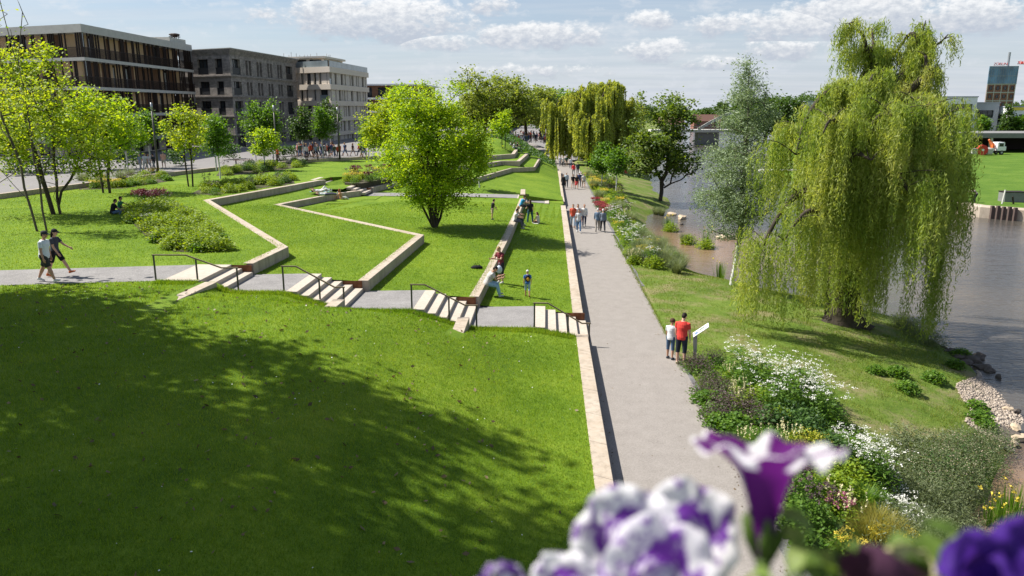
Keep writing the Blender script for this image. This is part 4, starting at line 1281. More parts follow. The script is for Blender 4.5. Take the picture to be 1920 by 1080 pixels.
def bark(name, c1, c2, sc=6):
    return ramp_mat(name, [(0.3, c1), (0.7, c2)], sc, 0.9, 0.6, stretch=(1, 1, 0.25))
M_BARK = bark("bark_grey", (0.055, 0.045, 0.034), (0.15, 0.125, 0.095))
M_BARKD = bark("bark_dark", (0.025, 0.020, 0.015), (0.085, 0.066, 0.048))
def barkw():
    m = bpy.data.materials.new("bark_limewashed"); t = NT(m); co = t.coord()
    n = t.noise(t.mapping(co, (1, 1, 0.3)), 7, 5, 0.7)
    wc = t.ramp(n, [(0.3, (0.42, 0.41, 0.38)), (0.7, (0.68, 0.67, 0.63))]); bc = t.ramp(n, [(0.3, (0.055, 0.048, 0.036)), (0.7, (0.16, 0.14, 0.105))])
    sp = t.t.nodes.new("ShaderNodeSeparateXYZ"); t.set(sp.inputs[0], co)
    k = t.math("GREATER_THAN", t.math("ADD", sp.outputs[2], t.math("MULTIPLY", n, 0.3)), 2.35)
    p = t.principled(Base__Color=t.mix(k, wc, bc), Roughness=0.9); t.set(p.inputs["Normal"], t.bump(n, 0.5, 0.02)); t.out(p); return m
M_BARKW = barkw()

LF_BRIGHT = leafmat("leaf_bright", [(0.110, 0.235, 0.011), (0.225, 0.370, 0.014), (0.335, 0.465, 0.022), (0.425, 0.510, 0.040)], 0.58, (1.4, 1.25, 0.42), 0.45)
LF_YELLOW = leafmat("leaf_yellow_green", [(0.125, 0.240, 0.013), (0.245, 0.355, 0.018), (0.350, 0.432, 0.030), (0.44, 0.48, 0.055)], 0.57, (1.32, 1.2, 0.45), 0.5)
LF_GREEN = leafmat("leaf_mid_green", [(0.045, 0.125, 0.014), (0.105, 0.220, 0.018), (0.175, 0.300, 0.025)], 0.5, (1.4, 1.3, 0.4), 0.5)
LF_PLANE = leafmat("leaf_plane", [(0.105, 0.160, 0.028), (0.215, 0.280, 0.055), (0.320, 0.370, 0.090)], 0.55, (1.35, 1.25, 0.45), 0.3)
LF_DARK = leafmat("leaf_dark", [(0.024, 0.062, 0.012), (0.062, 0.125, 0.022), (0.130, 0.205, 0.036)], 0.4, (1.3, 1.25, 0.4), 0.35)
LF_ALDER = leafmat("leaf_alder", [(0.036, 0.085, 0.014), (0.115, 0.180, 0.028), (0.230, 0.290, 0.046)], 0.5, (1.3, 1.25, 0.4), 0.6)
LF_WILLOW = leafmat("leaf_willow", [(0.090, 0.165, 0.024), (0.230, 0.320, 0.055), (0.390, 0.450, 0.110), (0.540, 0.530, 0.200)], 0.55, (1.25, 1.2, 0.5), 0.55)
LF_FWILLOW = leafmat("leaf_far_willow", [(0.190, 0.250, 0.045), (0.350, 0.420, 0.090), (0.490, 0.520, 0.165)], 0.58, (1.3, 1.15, 0.42), 0.4)
LF_SILVER = leafmat("leaf_silver", [(0.115, 0.180, 0.085), (0.225, 0.300, 0.155), (0.350, 0.420, 0.265)], 0.35, (1.15, 1.15, 0.7), 0.6)

def tree(name, label, loc, blobs, stems, nclump, nleaf, ln, wd, mat, seed, group=None, bmat=None, sig=0.45, tipr=0.012, rmax=0.2, shell=2.6, up=0.6, cat="tree", bare=None, lower=None):
    rg = np.random.default_rng(seed)
    t = thing(name, label, cat, loc, 0, group)
    tips = blob_points(blobs, nclump, rg, shell)
    segs, ends = grow(stems, tips, tipr, 0.5, rmax, rg)
    if bare:
        s2, _ = grow([[b[0], b[1]] for b in bare], [tuple(np.array(b[1]) + rg.normal(size=3) * np.array([0.22, 0.22, 0.7])) for b in bare for _ in range(5)], 0.008, 0.5, 0.05, rg)
        segs += s2
    V, F = tubes_np(segs, 6)
    me = np_mesh("trunk", V, F); link("trunk", me, t, bmat or M_BARK, True)
    per = np.maximum(1, (rg.gamma(2.2, 1, nclump))); per = (per / per.sum() * nleaf * 0.86).astype(int)
    C = np.repeat(tips, per, axis=0)
    sg = np.repeat(sig * (0.65 + 0.7 * rg.random(nclump)), per)[:, None]
    C = C + rg.normal(size=C.shape) * sg * np.array([1, 1, 0.68])
    # some along the twigs
    S = [s for s in segs if s[3] < tipr * 2.2]
    if S and nleaf > 100:
        k = int(nleaf * 0.14); ix = rg.integers(0, len(S), k); u = rg.random(k)[:, None]
        a = np.array([s[0] for s in S])[ix]; b = np.array([s[1] for s in S])[ix]
        C = np.concatenate([C, a + (b - a) * u + rg.normal(size=(k, 3)) * sig * 0.35])
    if lower is not None: C = C[C[:, 2] > lower]
    leaf_obj("crown", C, rg, ln, wd, mat, t, up)
    return t

def line(p, q, n=5, wob=0.0, rg=None):
    p = np.array(p, float); q = np.array(q, float)
    out = []
    for k in range(n + 1):
        u = k / n; a = p + (q - p) * u
        if rg is not None and 0 < k: a = a + rg.normal(size=3) * wob * np.array([1, 1, 0.2])
        out.append(tuple(a))
    return out

rgt = np.random.default_rng(5)
# big bright multi-stem tree on the second lawn
def big_tree():
    st = [line((0.08 * math.cos(a), 0.08 * math.sin(a), -0.1), (r * math.cos(a), r * math.sin(a), h), 6, 0.05, rgt) for a, r, h in ((0.2, 1.2, 5.2), (1.3, 0.8, 6.2), (2.5, 1.4, 5.0), (3.6, 1.0, 6.0), (4.6, 1.3, 5.4), (5.5, 0.5, 6.6), (0.9, 1.9, 3.8), (3.1, 1.9, 3.6))]
    bl = [(0, 0, 4.6, 3.35, 3.3, 3.1), (-0.4, 0, 7.0, 2.3, 2.4, 2.15), (0.3, 0, 2.5, 2.5, 2.5, 1.6), (0, -0.6, 1.6, 1.5, 1.5, 0.8), (-1.6, 0.2, 8.0, 0.8, 0.8, 1.2), (1.2, 0, 7.9, 0.75, 0.7, 1.2), (2.2, 0, 5.2, 1.6, 1.6, 1.7), (-2.4, 0, 4.4, 1.5, 1.5, 1.7)]
    tree("maple_tree", "big round bright green multi stemmed tree on the middle lawn", (-7.1, 48.6, 1.33), bl, st, 400, 50000, 0.135, 0.10, LF_BRIGHT, 21, None, M_BARKD, 0.36, 0.013, 0.085, 2.0)
big_tree()
tree("maple_tree", "yellow green multi stemmed tree half hidden behind the big bright green tree", (-17.1, 85.2, L4), [(0, 0, 4.2, 3.4, 3.3, 3.0), (0.6, 0, 6.0, 2.0, 2.0, 2.0), (-1.6, 0, 3.2, 2.0, 2.0, 2.0)],
     [line((0, 0, -0.1), (1.2 * math.cos(a), 1.2 * math.sin(a), 5), 5, 0.05, rgt) for a in (0, 1.5, 3, 4.5)], 160, 11000, 0.24, 0.18, LF_YELLOW, 22, None, M_BARKD, 0.42, 0.014, 0.09, 2.2)

# trees at the left edge
p = on_z(79, 434, L4)
tree("ash_tree", "slender sparsely leaved tree with two bare stems behind the walking couple", (p.x, p.y, L4), [(-1.0, 0.5, 6.2, 1.9, 1.8, 2.4), (0.4, 0.3, 4.6, 1.6, 1.5, 1.7)],
     [line((-0.25, 0, -0.1), (-1.9, 0.2, 9.2), 8, 0.07, rgt), line((0.25, 0, -0.1), (-0.25, 0.3, 9.8), 8, 0.06, rgt), line((-0.5, 0, 1.6), (-2.6, -0.6, 4.8), 4, 0.05, rgt), line((0.2, 0, 2.3), (1.7, -0.4, 4.6), 4, 0.05, rgt)], 60, 1500, 0.15, 0.10, LF_YELLOW, 31, None, M_BARK, 0.4, 0.011, 0.13, 2.0,
     bare=[((-1.6, 0.2, 7.8), (-1.9, 0.2, 10.4)), ((-0.3, 0.3, 8.2), (-0.7, 0.3, 11.2)), ((-1.0, 0.2, 8.0), (-1.25, 0.3, 11.4)), ((-0.28, 0.3, 8.0), (0.35, 0.3, 10.6)), ((-1.7, 0.2, 6.6), (-2.9, 0.1, 9.2)), ((-2.2, -0.4, 4.0), (-3.2, -0.6, 3.4)), ((-0.9, 0, 3.0), (-2.2, -0.2, 2.2)), ((0.2, 0, 2.6), (1.3, -0.3, 2.4))])
p = on_z(107, 402, L4)
tree("maple_tree", "dense yellow green tree with twin dark stems at the left edge", (p.x, p.y, L4), [(-1.2, 0, 6.6, 3.2, 3.0, 2.8), (1.6, 0, 4.6, 2.4, 2.3, 2.2), (-2.6, 0, 3.6, 2.0, 2.0, 1.7), (-0.5, 0, 8.6, 1.6, 1.5, 1.4), (2.9, 0, 3.2, 1.3, 1.3, 1.2)],
     [line((-0.2, 0, -0.1), (-1.5, 0.2, 7.5), 7, 0.06, rgt), line((0.2, 0, -0.1), (0.3, 0.2, 7.2), 7, 0.06, rgt), line((0.2, 0, 0.6), (2.2, 0.1, 4.2), 5, 0.05, rgt)], 190, 13000, 0.16, 0.115, LF_YELLOW, 32, None, M_BARKD, 0.42, 0.012, 0.13, 2.2)
p = on_z(200, 362, L4)
tree("maple_tree", "bright green young tree with twin stems, second from the left edge", (p.x, p.y, L4), [(0.4, 0, 4.9, 2.4, 2.2, 2.2), (-0.8, 0, 6.0, 1.7, 1.7, 1.5), (2.0, 0, 3.9, 1.5, 1.5, 1.2)],
     [line((-0.25, 0, -0.1), (-0.5, 0, 5), 5, 0.04, rgt), line((0.25, 0, -0.1), (0.6, 0, 5.2), 5, 0.04, rgt)], 110, 8000, 0.18, 0.13, LF_BRIGHT, 33, None, M_BARKD, 0.42, 0.012, 0.10, 2.2)
YG = "young trees on the upper lawn"
for i, (u, v, z, w, h, mt, lab, wb) in enumerate([
    (357, 350, L4, 1.75, 6.6, LF_YELLOW, "young pale yellow green tree with two thin stems on the upper lawn", 0),
    (413, 335, L4, 1.25, 5.6, LF_GREEN, "young mid green tree with a white painted stem beside the pale yellow one", 1),
    (497, 320, L4, 1.35, 4.2, LF_BRIGHT, "low lime green young tree in front of the dark brick building", 1),
    (406, 318, L4 + .3, 1.2, 5.2, LF_GREEN, "young tree with white stem just behind the mid green one", 1),
    (240, 322, L4 + .3, 1.5, 5.4, LF_GREEN, "young tree with a white stem at the plaza edge near strollers", 1),
    (283, 315, L4 + .3, 1.5, 5.6, LF_GREEN, "round topped street tree in front of the slatted building", 1),
    (480, 300, L4 + .3, 1.6, 6.6, LF_GREEN, "green street tree before the dark brick facade, left one", 1),
    (513, 300, L4 + .3, 1.5, 6.6, LF_GREEN, "green street tree before the dark brick facade, right one", 1),
    (570, 296, L4 + .3, 1.4, 6.0, LF_DARK, "thin dark street tree at the corner of the dark brick building", 1),
    (606, 297, L4 + .3, 1.3, 6.0, LF_GREEN, "thin street tree with white stem before the beige building", 1),
    (621, 283, L4 + .3, 1.7, 7.2, LF_DARK, "dark green street tree before the beige building", 1),
    (30, 322, L4 + .3, 2.0, 6.0, LF_YELLOW, "pale leafy street tree on the plaza behind the left edge trees", 0),
    (120, 320, L4 + .3, 1.9, 5.6, LF_GREEN, "leafy street tree on the plaza just right of the left edge trees", 1),
    (175, 318, L4 + .3, 1.7, 5.6, LF_BRIGHT, "bright street tree on the plaza behind the twin stemmed tree", 0),
    (692, 300, L4, 1.1, 5.0, LF_GREEN, "thin young tree with white stem by the crowd on the plaza", 1),
    (899, 350, 1.4, 0.55, 3.6, LF_BRIGHT, "thin young tree with white stake on the lawn right of the big tree", 1),
    (944, 279, 3.2, 1.8, 5.6, LF_BRIGHT, "bright young tree in front of the plane tree trunks", 0),
    (1128, 356, -0.1, 1.3, 5.0, LF_GREEN, "young tree with white stem in the bed before the far willow, left one", 1),
    (1155, 364, -0.2, 1.25, 5.2, LF_GREEN, "young tree with white stem in the bed before the far willow, right one", 1)]):
    p = on_z(u, v, z)
    hb = 0.36 if wb else 0.22
    stem = [line((0, 0, -0.1), (0, 0, h * 0.9), 6, 0.03, rgt)] if wb else [line((-0.15, 0, -0.1), (-0.3, 0, h * 0.85), 5, 0.03, rgt), line((0.2, 0, -0.1), (0.35, 0, h * 0.8), 5, 0.03, rgt)]
    far = max(1.0, p.y / 60)
    tree("young_tree", lab, tuple(p), [(0, 0, h * (0.62 + hb * 0.1), w, w, h * 0.30), (0.1, 0, h * 0.86, w * 0.55, w * 0.55, h * 0.16), (-w * 0.2, 0, h * 0.5, w * 0.75, w * 0.75, h * 0.16)],
         stem, 60, int(3800 / far ** 0.8), 0.17 * far ** 0.7, 0.125 * far ** 0.7, mt, 50 + i, YG, M_BARKW if wb else M_BARKD, 0.34, 0.012, 0.07, 2.2, lower=h * (0.34 if wb else 0.2))

# plane trees and other big ones at the end of the lawns
def far_tree(u, Y, top, z0, w, lab, mt, seed, trunks=1, nl=9000, ln=0.5):
    b = ray_at(u, 200, Y); tz = ray_at(u, top, Y).z
    h = tz - z0
    st = [line((dx, dy, -0.2), (dx * 1.6, dy, h * 0.7), 5, 0.1, rgt) for dx, dy in ([(0, 0)] if trunks == 1 else [(-1.5, 0), (1.2, 1.5), (0.2, -1)][:trunks])]
    rg = np.random.default_rng(seed)
    bl = [(0, 0, h * 0.6, w, w, h * 0.36)] + [(rg.uniform(-.7, .7) * w, rg.uniform(-.7, .7) * w, h * rg.uniform(0.42, 0.84), w * rg.uniform(.35, .55), w * rg.uniform(.35, .55), h * rg.uniform(.12, .2)) for _ in range(6)]
    return tree("broadleaf_tree", lab, (b.x, Y, z0), bl, st, 260, nl, ln, ln * 0.75, mt, seed, "big trees at the end of the lawns", M_BARKD, 0.75, 0.03, 0.55, 2.2)
far_tree(940, 150, 130, 2.3, 7.4, "tallest olive green plane tree at the end of the lawns", LF_PLANE, 61, 3, 15000, 0.42)
far_tree(1002, 168, 158, 2.3, 6.5, "plane tree right of the tallest one", LF_PLANE, 62, 2, 9000)
far_tree(896, 158, 180, 2.3, 5.0, "smaller plane tree left of the tallest one", LF_PLANE, 63, 2, 8000)
far_tree(1052, 230, 165, 1.2, 7.0, "distant green tree between plane trees and far willow", LF_GREEN, 64, 1, 6000, 0.6)
far_tree(1020, 200, 188, 1.5, 5.0, "small distant tree beside the plane trees", LF_GREEN, 65, 1, 5000, 0.5)
far_tree(850, 200, 200, 2.3, 8.0, "distant tree behind the big bright tree", LF_PLANE, 66, 1, 6000, 0.6)
far_tree(1182, 210, 185, 0.3, 5.0, "thin distant tree between far willow and alder", LF_PLANE, 67, 1, 4000, 0.5)
far_tree(1440, 200, 176, -0.5, 7.5, "dark round tree behind the silver willow", LF_DARK, 68, 1, 9000, 0.55)
far_tree(1490, 190, 170, -0.5, 6.5, "dark tree behind the left edge of the weeping willow", LF_DARK, 69, 1, 8000, 0.55)
far_tree(1535, 200, 168, -0.5, 6.0, "dark tree farther right behind the weeping willow", LF_DARK, 70, 1, 7000, 0.55)
b = ray_at(1884, 258, 178)
tree("cypress_tree", "dark conical tree before the white house across the river", (b.x, b.y, 0.1), [(0, 0, 3.6, 1.6, 1.6, 2.2), (0, 0, 6.4, 1.2, 1.2, 2.4), (0, 0, 8.8, 0.6, 0.6, 1.4)], [line((0, 0, -.2), (0, 0, 8), 5)], 90, 4500, 0.42, 0.26, LF_DARK, 72, None, M_BARKD, 0.4, 0.02, 0.2)
for k, (u, w) in enumerate(((1902, 1.6), (1840, 1.4), (1918, 1.8), (1800, 1.3))):
    b = ray_at(u, 258, 178.5)
    tree("shrub_tree", ["bushy tree right of the conical tree across the river", "low bushy tree left of the conical tree across the river", "bushy tree at the right frame edge across the river", "small bushy tree behind the carport across the river"][k], (b.x, b.y, 0.1), [(0, 0, 4.4, w, w, 2.4)], [line((0, 0, -.2), (0, 0, 5), 4)], 60, 3000, 0.4, 0.28, LF_GREEN, 80 + k, "bushy trees across the river", M_BARKD, 0.4, 0.02, 0.15)
# far belts of trees: one tree of each kind, then copies
def belt(src, spots, group, labs):
    for i, (x, y, z, s) in enumerate(spots):
        c = copy_tree(src); c.location = (x, y, z); c.scale = (s, s, s * (0.85 + 0.3 * ((i * 37) % 10) / 10)); c.rotation_euler = (0, 0, i * 1.7)
        c["group"] = group; c["label"] = labs
tsrc = tree("broadleaf_tree", "hazy distant tree on the wooded skyline beyond the bridge", (150, 470, -1), [(0, 0, 7, 6, 6, 5), (3, 1, 9, 3.5, 3.5, 3), (-3, -1, 6, 3.5, 3.5, 3)], [line((0, 0, -.5), (0, 0, 8), 4)], 120, 3200, 1.1, 0.8, LF_DARK, 90, "trees on the distant skyline", M_BARKD, 0.9, 0.04, 0.4)
rs = random.Random(4)
sp = []
for k in range(64):
    y = rs.uniform(330, 560); a = rs.uniform(-14, 36)
    x = y * math.tan(R(a))
    if 30 < x < 75 + y * 0.1 and y < 460 and abs(x - (40 + (y - 260) * 0.15)) < 34: y += 160; x = y * math.tan(R(a))
    sp.append((x, y, -1.5, rs.uniform(0.8, 1.25)))
belt(tsrc, sp, "trees on the distant skyline", "hazy distant tree on the wooded skyline beyond the bridge")
tsrc2 = tree("broadleaf_tree", "dark tree on the far river bank behind the weeping willow", (80, 215, -0.5), [(0, 0, 6, 4.5, 4.5, 4.2), (1.5, 1, 8.2, 2.5, 2.5, 2.5)], [line((0, 0, -.5), (0, 0, 7), 4)], 120, 4000, 0.7, 0.5, LF_DARK, 91, "trees behind the weeping willow", M_BARKD, 0.7, 0.04, 0.4)
belt(tsrc2, [(66, 212, -.5, 1.0), (74, 225, -.5, 1.1), (88, 216, -.5, 1.0), (56, 220, -.5, 0.8), (112, 230, -.5, 0.95), (60, 240, -.5, 1.1), (150, 235, -.5, 1.1), (68, 172, -.6, 0.55), (76, 170, -.4, 0.5)], "trees behind the weeping willow", "dark tree on the far river bank behind the weeping willow")

# silver leaved willow with a white stem
p = on_z(1370, 537, bank_z(10.0, 40.8))
tree("silver_willow", "slim silver leaved willow with a white stem at the water's edge", tuple(p), [(-0.1, 0, 5.0, 2.2, 2.0, 2.7), (0.1, 0, 8.6, 1.35, 1.3, 2.8), (0.15, 0, 11.2, 0.55, 0.5, 1.3), (-0.4, 0, 4.3, 1.7, 1.5, 1.0)],
     [line((0, 0, -0.2), (0.30, 0, 2.6), 4, 0.02, rgt) + line((0.30, 0, 3.2), (0.25, 0, 11.6), 10, 0.05, rgt)], 200, 30000, 0.15, 0.044, LF_SILVER, 41, None, M_BARKW, 0.30, 0.011, 0.115, 2.0, up=0.3, lower=2.5)
# alder by the water
p = on_z(1238, 371, -0.9)
ald = tree("alder_tree", "dark broad alder leaning over the river bank", tuple(p), [(-0.8, 0, 5.0, 3.4, 3.2, 3.0), (1.5, 0, 4.2, 2.8, 2.6, 1.7), (0.8, 0, 8.2, 2.3, 2.2, 2.4), (-1.6, 0, 9.2, 1.0, 1.0, 1.6), (2.2, 0, 2.6, 2.0, 2.0, 0.9), (-2.4, 0, 2.6, 1.6, 1.6, 1.0)],
     [line((0, 0, -0.3), (1.0, 0.1, 7.5), 8, 0.12, rgt), line((0.3, 0, 1.2), (-2.2, 0, 5.5), 5, 0.1, rgt), line((0.3, 0, 1.0), (3.4, 0, 2.6), 4, 0.1, rgt)], 170, 11000, 0.27, 0.20, LF_ALDER, 42, None, M_BARKD, 0.42, 0.02, 0.30, 1.9)
ald.scale = (1.1, 1.1, 1.1)

# weeping willows
def willow(name, label, base, limbs, nstr, seed, mat, spacing, ln, wd, zfloor, zmax_long, rtrunk, lmin=0.8, lmax=5.5, flare=True, arcs=220, arcl=1.6, twig=True):
    rg = np.random.default_rng(seed)
    t = thing(name, label, "tree", tuple(base))
    m = MB(); nodes = []
    for pts, r0, r1 in limbs:
        P = [Vector(q) - Vector(base) for q in pts]
        # resample smooth
        Q = []
        for i in range(len(P) - 1):
            p0 = P[max(0, i - 1)]; p1 = P[i]; p2 = P[i + 1]; p3 = P[min(len(P) - 1, i + 2)]
            for k in range(5):
                u = k / 5
                Q.append(0.5 * ((2 * p1) + (p2 - p0) * u + (2 * p0 - 5 * p1 + 4 * p2 - p3) * u * u + (3 * p1 - p0 - 3 * p2 + p3) * u ** 3))
        Q.append(P[-1])
        n = len(Q)
        rad = [lerp(r0, r1, (i / (n - 1)) ** 0.8) * (1 + 0.09 * math.sin(i * 2.3 + r0 * 40)) for i in range(n)]
        m.tube(Q, rad, 9)
        for i, q in enumerate(Q):
            nodes.append((q, rad[i]))
    # arching side twigs
    starts = []
    zf_ = lambda z: 1.0 if zmax_long > 20 else (0.75 if z + base[2] > 10.3 else (2.4 if z + base[2] > 7.0 else 1.25))
    W_ = np.array([zf_(q.z) / (0.10 + min(r, 0.22)) if r < 0.5 else 0.0 for q, r in nodes]); W_ /= W_.sum()
    for _ in range(arcs):
        i = rg.choice(len(nodes), p=W_); q, r = nodes[i]
        a = rg.uniform(0, 2 * math.pi); L = arcl * rg.uniform(0.4, 1.25)
        lf = rg.uniform(0.45, 1.0); cr = rg.random()
        if zmax_long < 20 and q.z + base[2] < 7.2 and q.x > -1.0 and rg.random() < 0.72: lf = 1.15
        if q.z > zmax_long: L *= 0.34
        d = Vector((math.cos(a), math.sin(a), 0)); rise = rg.uniform(0.1, 0.55) * L
        pts = [q + d * (L * u) + Vector((0, 0, rise * math.sin(u * math.pi * 0.62))) for u in (0, .25, .5, .75, 1.0)]
        m.tube(pts, [0.03, 0.025, 0.02, 0.014, 0.008], 4, cap=False)
        for k in (1, 2, 3, 4):
            starts.append((pts[k], d, lf, cr))
    m.build("trunk", M_BARKD, t, True)
    C = []; A = []
    RN = []
    for _ in range(nstr):
        q, d, lf, cr = starts[rg.integers(len(starts))]
        q = q + Vector(rg.normal(size=3) * 0.12)
        L = lerp(lmin, lmax, lf) * (0.72 + 0.28 * rg.random())
        if q.z > zmax_long: L = rg.uniform(0.35, 1.25) if q.z > zmax_long + 1.2 else rg.uniform(0.5, 2.4)
        elif q.z > zmax_long - 3.5: L = rg.uniform(1.2, 4.2)
        zf = (zfloor(q.x + base[0], q.y + base[1]) - base[2]) + rg.uniform(0.0, 1.0) ** 2 * 1.5
        L = min(L, q.z - zf)
        if L < 0.3: continue
        n = int(L / spacing)
        s = (np.arange(n) + rg.random(n)) * spacing
        out = 0.32 * (1 - np.exp(-s * 2.2)) * rg.uniform(0.2, 1.4)
        ph = rg.uniform(0, 6.28); aa = rg.uniform(0, 6.28)
        sway = 0.10 * np.sin(s * 1.1 + ph) * np.minimum(1, s / 2)
        x = q.x + d.x * out + math.cos(aa) * sway; y = q.y + d.y * out + math.sin(aa) * sway
        z = q.z + 0.06 * np.sin(np.minimum(s * 5, 3.0)) - s
        P = np.stack([x, y, z], 1) + rg.normal(size=(n, 3)) * 0.035
        C.append(P)
        ax = rg.normal(size=(n, 3)) * 0.55; ax[:, 2] -= 1.0
        A.append(ax)
        RN.append(np.clip(cr * 0.5 + rg.random() * 0.2 + 0.35 * rg.random(n), 0, 1))
    C = np.concatenate(C); A = np.concatenate(A); RN = np.concatenate(RN)
    n = len(C)
    N = unit(rg, n); N -= 0
    A = A / np.linalg.norm(A, axis=1, keepdims=True)
    N = N - A * (A * N).sum(1, keepdims=True)
    s_ = 1 + 0.25 * rg.normal(size=n).clip(-2, 2)
    V, F = cards(C, A, N, ln * s_, wd * s_, rg)
    me = np_mesh("crown", V, F, {"rnd": np.repeat(RN, 4)})
    link("crown", me, t, mat)
    print(name, n, "leaves")
    return t
def big_willow():
    Y = 34.0
    base = on_z(1578, 606, -0.80)
    def q(u, v, dy=0.0):
        k = interp(v, [(120, 1.0), (180, 0.92), (240, 0.76), (380, 0.74), (460, 0.82)]) if u < 1598 else interp(v, [(120, 1.0), (200, 0.92), (280, 0.86)])
        return ray_at(1598 + (u - 1598) * k, v, base.y + dy * 0.85)
    fork = [(q(1578, 612), ), ]
    L = []
    trunk = [base + Vector((0, 0, -0.4)), base + Vector((0.02, 0, 0.5)), q(1578, 520, 0.1), q(1592, 440, 0.2), q(1602, 380, 0.2)]
    L.append((trunk, 0.98, 0.50))
    L.append(([base + Vector((-0.9, -0.3, -0.3)), base + Vector((-0.35, 0, 0.5)), q(1566, 540, 0)], 0.45, 0.25))
    L.append(([base + Vector((0.95, -0.35, -0.35)), base + Vector((0.4, 0, 0.45)), q(1588, 540, 0)], 0.5, 0.25))
    L.append(([q(1602, 390, .2), q(1646, 295, .3), q(1678, 205, .2), q(1692, 151, 0), q(1702, 135, 0), q(1720, 113, 0), q(1731, 88, 0)], 0.36, 0.17))
    L.append(([q(1731, 90, 0), q(1719, 76, .1), q(1712, 63, .2), q(1700, 70, .4), q(1680, 98, .6), q(1672, 108, .6)], 0.13, 0.03))
    L.append(([q(1731, 92, 0), q(1745, 87, -.1), q(1762, 80, -.3), q(1778, 64, -.4)], 0.10, 0.02))
    L.append(([q(1731, 88, 0), q(1730, 62, .2), q(1736, 38, .2)], 0.06, 0.015))
    L.append(([q(1650, 290, -.3), q(1685, 205, -.6), q(1717, 163, -.8), q(1740, 143, -.8), q(1752, 132, -.8), q(1741, 131, -.8), q(1735, 104, -.7)], 0.22, 0.06))
    L.append(([q(1600, 385, .2), q(1604, 290, 1.2), q(1615, 200, 1.4), q(1622, 140, 1.0), q(1656, 113, .8), q(1650, 99, .8), q(1632, 91, .8), q(1615, 98, .9), q(1600, 110, 1.0)], 0.30, 0.05))
    L.append(([q(1640, 126, 1), q(1625, 90, .6), q(1618, 66, .4), q(1600, 52, .4), q(1592, 44, .4)], 0.11, 0.02))
    L.append(([q(1640, 95, .8), q(1636, 60, 1.2), q(1648, 46, 1.4)], 0.07, 0.02))
    L.append(([q(1600, 380, .2), q(1590, 270, -1.2), q(1578, 190, -1.8), q(1568, 170, -1.9), q(1550, 172, -2.0), q(1520, 195, -2.1), q(1480, 235, -2.2), q(1458, 290, -2.2)], 0.30, 0.04))
    L.append(([q(1595, 400, .2), q(1540, 320, 1.6), q(1495, 260, 2.4), q(1462, 250, 2.8), q(1440, 300, 3.0)], 0.24, 0.04))
    L.append(([q(1590, 430, 0), q(1520, 360, -2.0), q(1450, 370, -3.0), q(1405, 430, -3.4), q(1385, 480, -3.4)], 0.26, 0.04))
    L.append(([q(1590, 450, 0), q(1530, 400, -3.0), q(1480, 400, -4.2), q(1440, 450, -4.8)], 0.2, 0.04))
    L.append(([q(1605, 400, .2), q(1680, 310, 1.8), q(1740, 250, 2.6), q(1790, 245, 2.8), q(1820, 300, 2.8)], 0.26, 0.04))
    L.append(([q(1605, 420, 0), q(1670, 350, -2.0), q(1730, 290, -2.8), q(1785, 290, -3.0), q(1815, 330, -3.0)], 0.26, 0.04))
    L.append(([q(1600, 440, 0), q(1680, 390, 0), q(1760, 340, 0), q(1815, 345, 0.2), q(1835, 328, 0.2)], 0.24, 0.04))
    L.append(([q(1600, 420, 0), q(1590, 340, -3.2), q(1600, 290, -4.4), q(1640, 300, -5.2)], 0.22, 0.04))
    L.append(([q(1600, 420, 0), q(1640, 330, 3.2), q(1660, 270, 4.4), q(1690, 280, 5.2)], 0.22, 0.04))
    L.append(([q(1604, 300, .8), q(1575, 200, 1.0), q(1562, 172, 1.2), q(1550, 185, 1.5)], 0.16, 0.03))
    L.append(([q(1610, 260, 1.2), q(1585, 170, -.8), q(1576, 160, -1.2), q(1566, 178, -1.8)], 0.14, 0.03))
    L.append(([q(1678, 210, 0), q(1650, 160, -1.6), q(1640, 140, -2.2), q(1625, 165, -2.8)], 0.14, 0.03))
    L.append(([q(1668, 230, 0), q(1660, 170, 1.8), q(1680, 150, 2.4), q(1700, 175, 2.9)], 0.14, 0.03))
    L.append(([q(1690, 190, -.6), q(1725, 185, -1.6), q(1760, 190, -2.0), q(1775, 220, -2.0)], 0.12, 0.03))
    L.append(([q(1690, 190, .3), q(1735, 170, 1.2), q(1765, 185, 1.6)], 0.10, 0.03))
    L.append(([q(1670, 240, -1.0), q(1715, 205, -2.4), q(1750, 205, -3.0), q(1778, 240, -3.2)], 0.13, 0.03))
    L.append(([q(1615, 330, -1.5), q(1640, 235, -3.6), q(1672, 215, -4.4), q(1700, 240, -5.0)], 0.14, 0.03))
    L.append(([q(1600, 330, -1.5), q(1575, 245, -3.8), q(1548, 225, -4.6), q(1525, 250, -5.0)], 0.14, 0.03))
    L.append(([q(1620, 380, -1.5), q(1670, 330, -4.0), q(1700, 330, -5.2), q(1725, 365, -5.6)], 0.13, 0.03))
    L.append(([q(1680, 380, -1.0), q(1750, 380, -2.2), q(1800, 370, -2.6), q(1835, 400, -2.6)], 0.12, 0.03))
    L.append(([q(1595, 400, 0), q(1560, 280, 2.5), q(1545, 230, 3.8), q(1520, 240, 4.6)], 0.2, 0.04))
    fl = lambda x, y: max(WATER + 0.9, bank_z(x, y) + 0.45)
    willow("weeping_willow", "huge weeping willow with a gnarled dark trunk on the river bank", base, L, 10500, 77, LF_WILLOW, 0.062, 0.18, 0.031, fl, 9.6, 0.9, 0.8, 7.0, arcs=330, arcl=1.35)
big_willow()
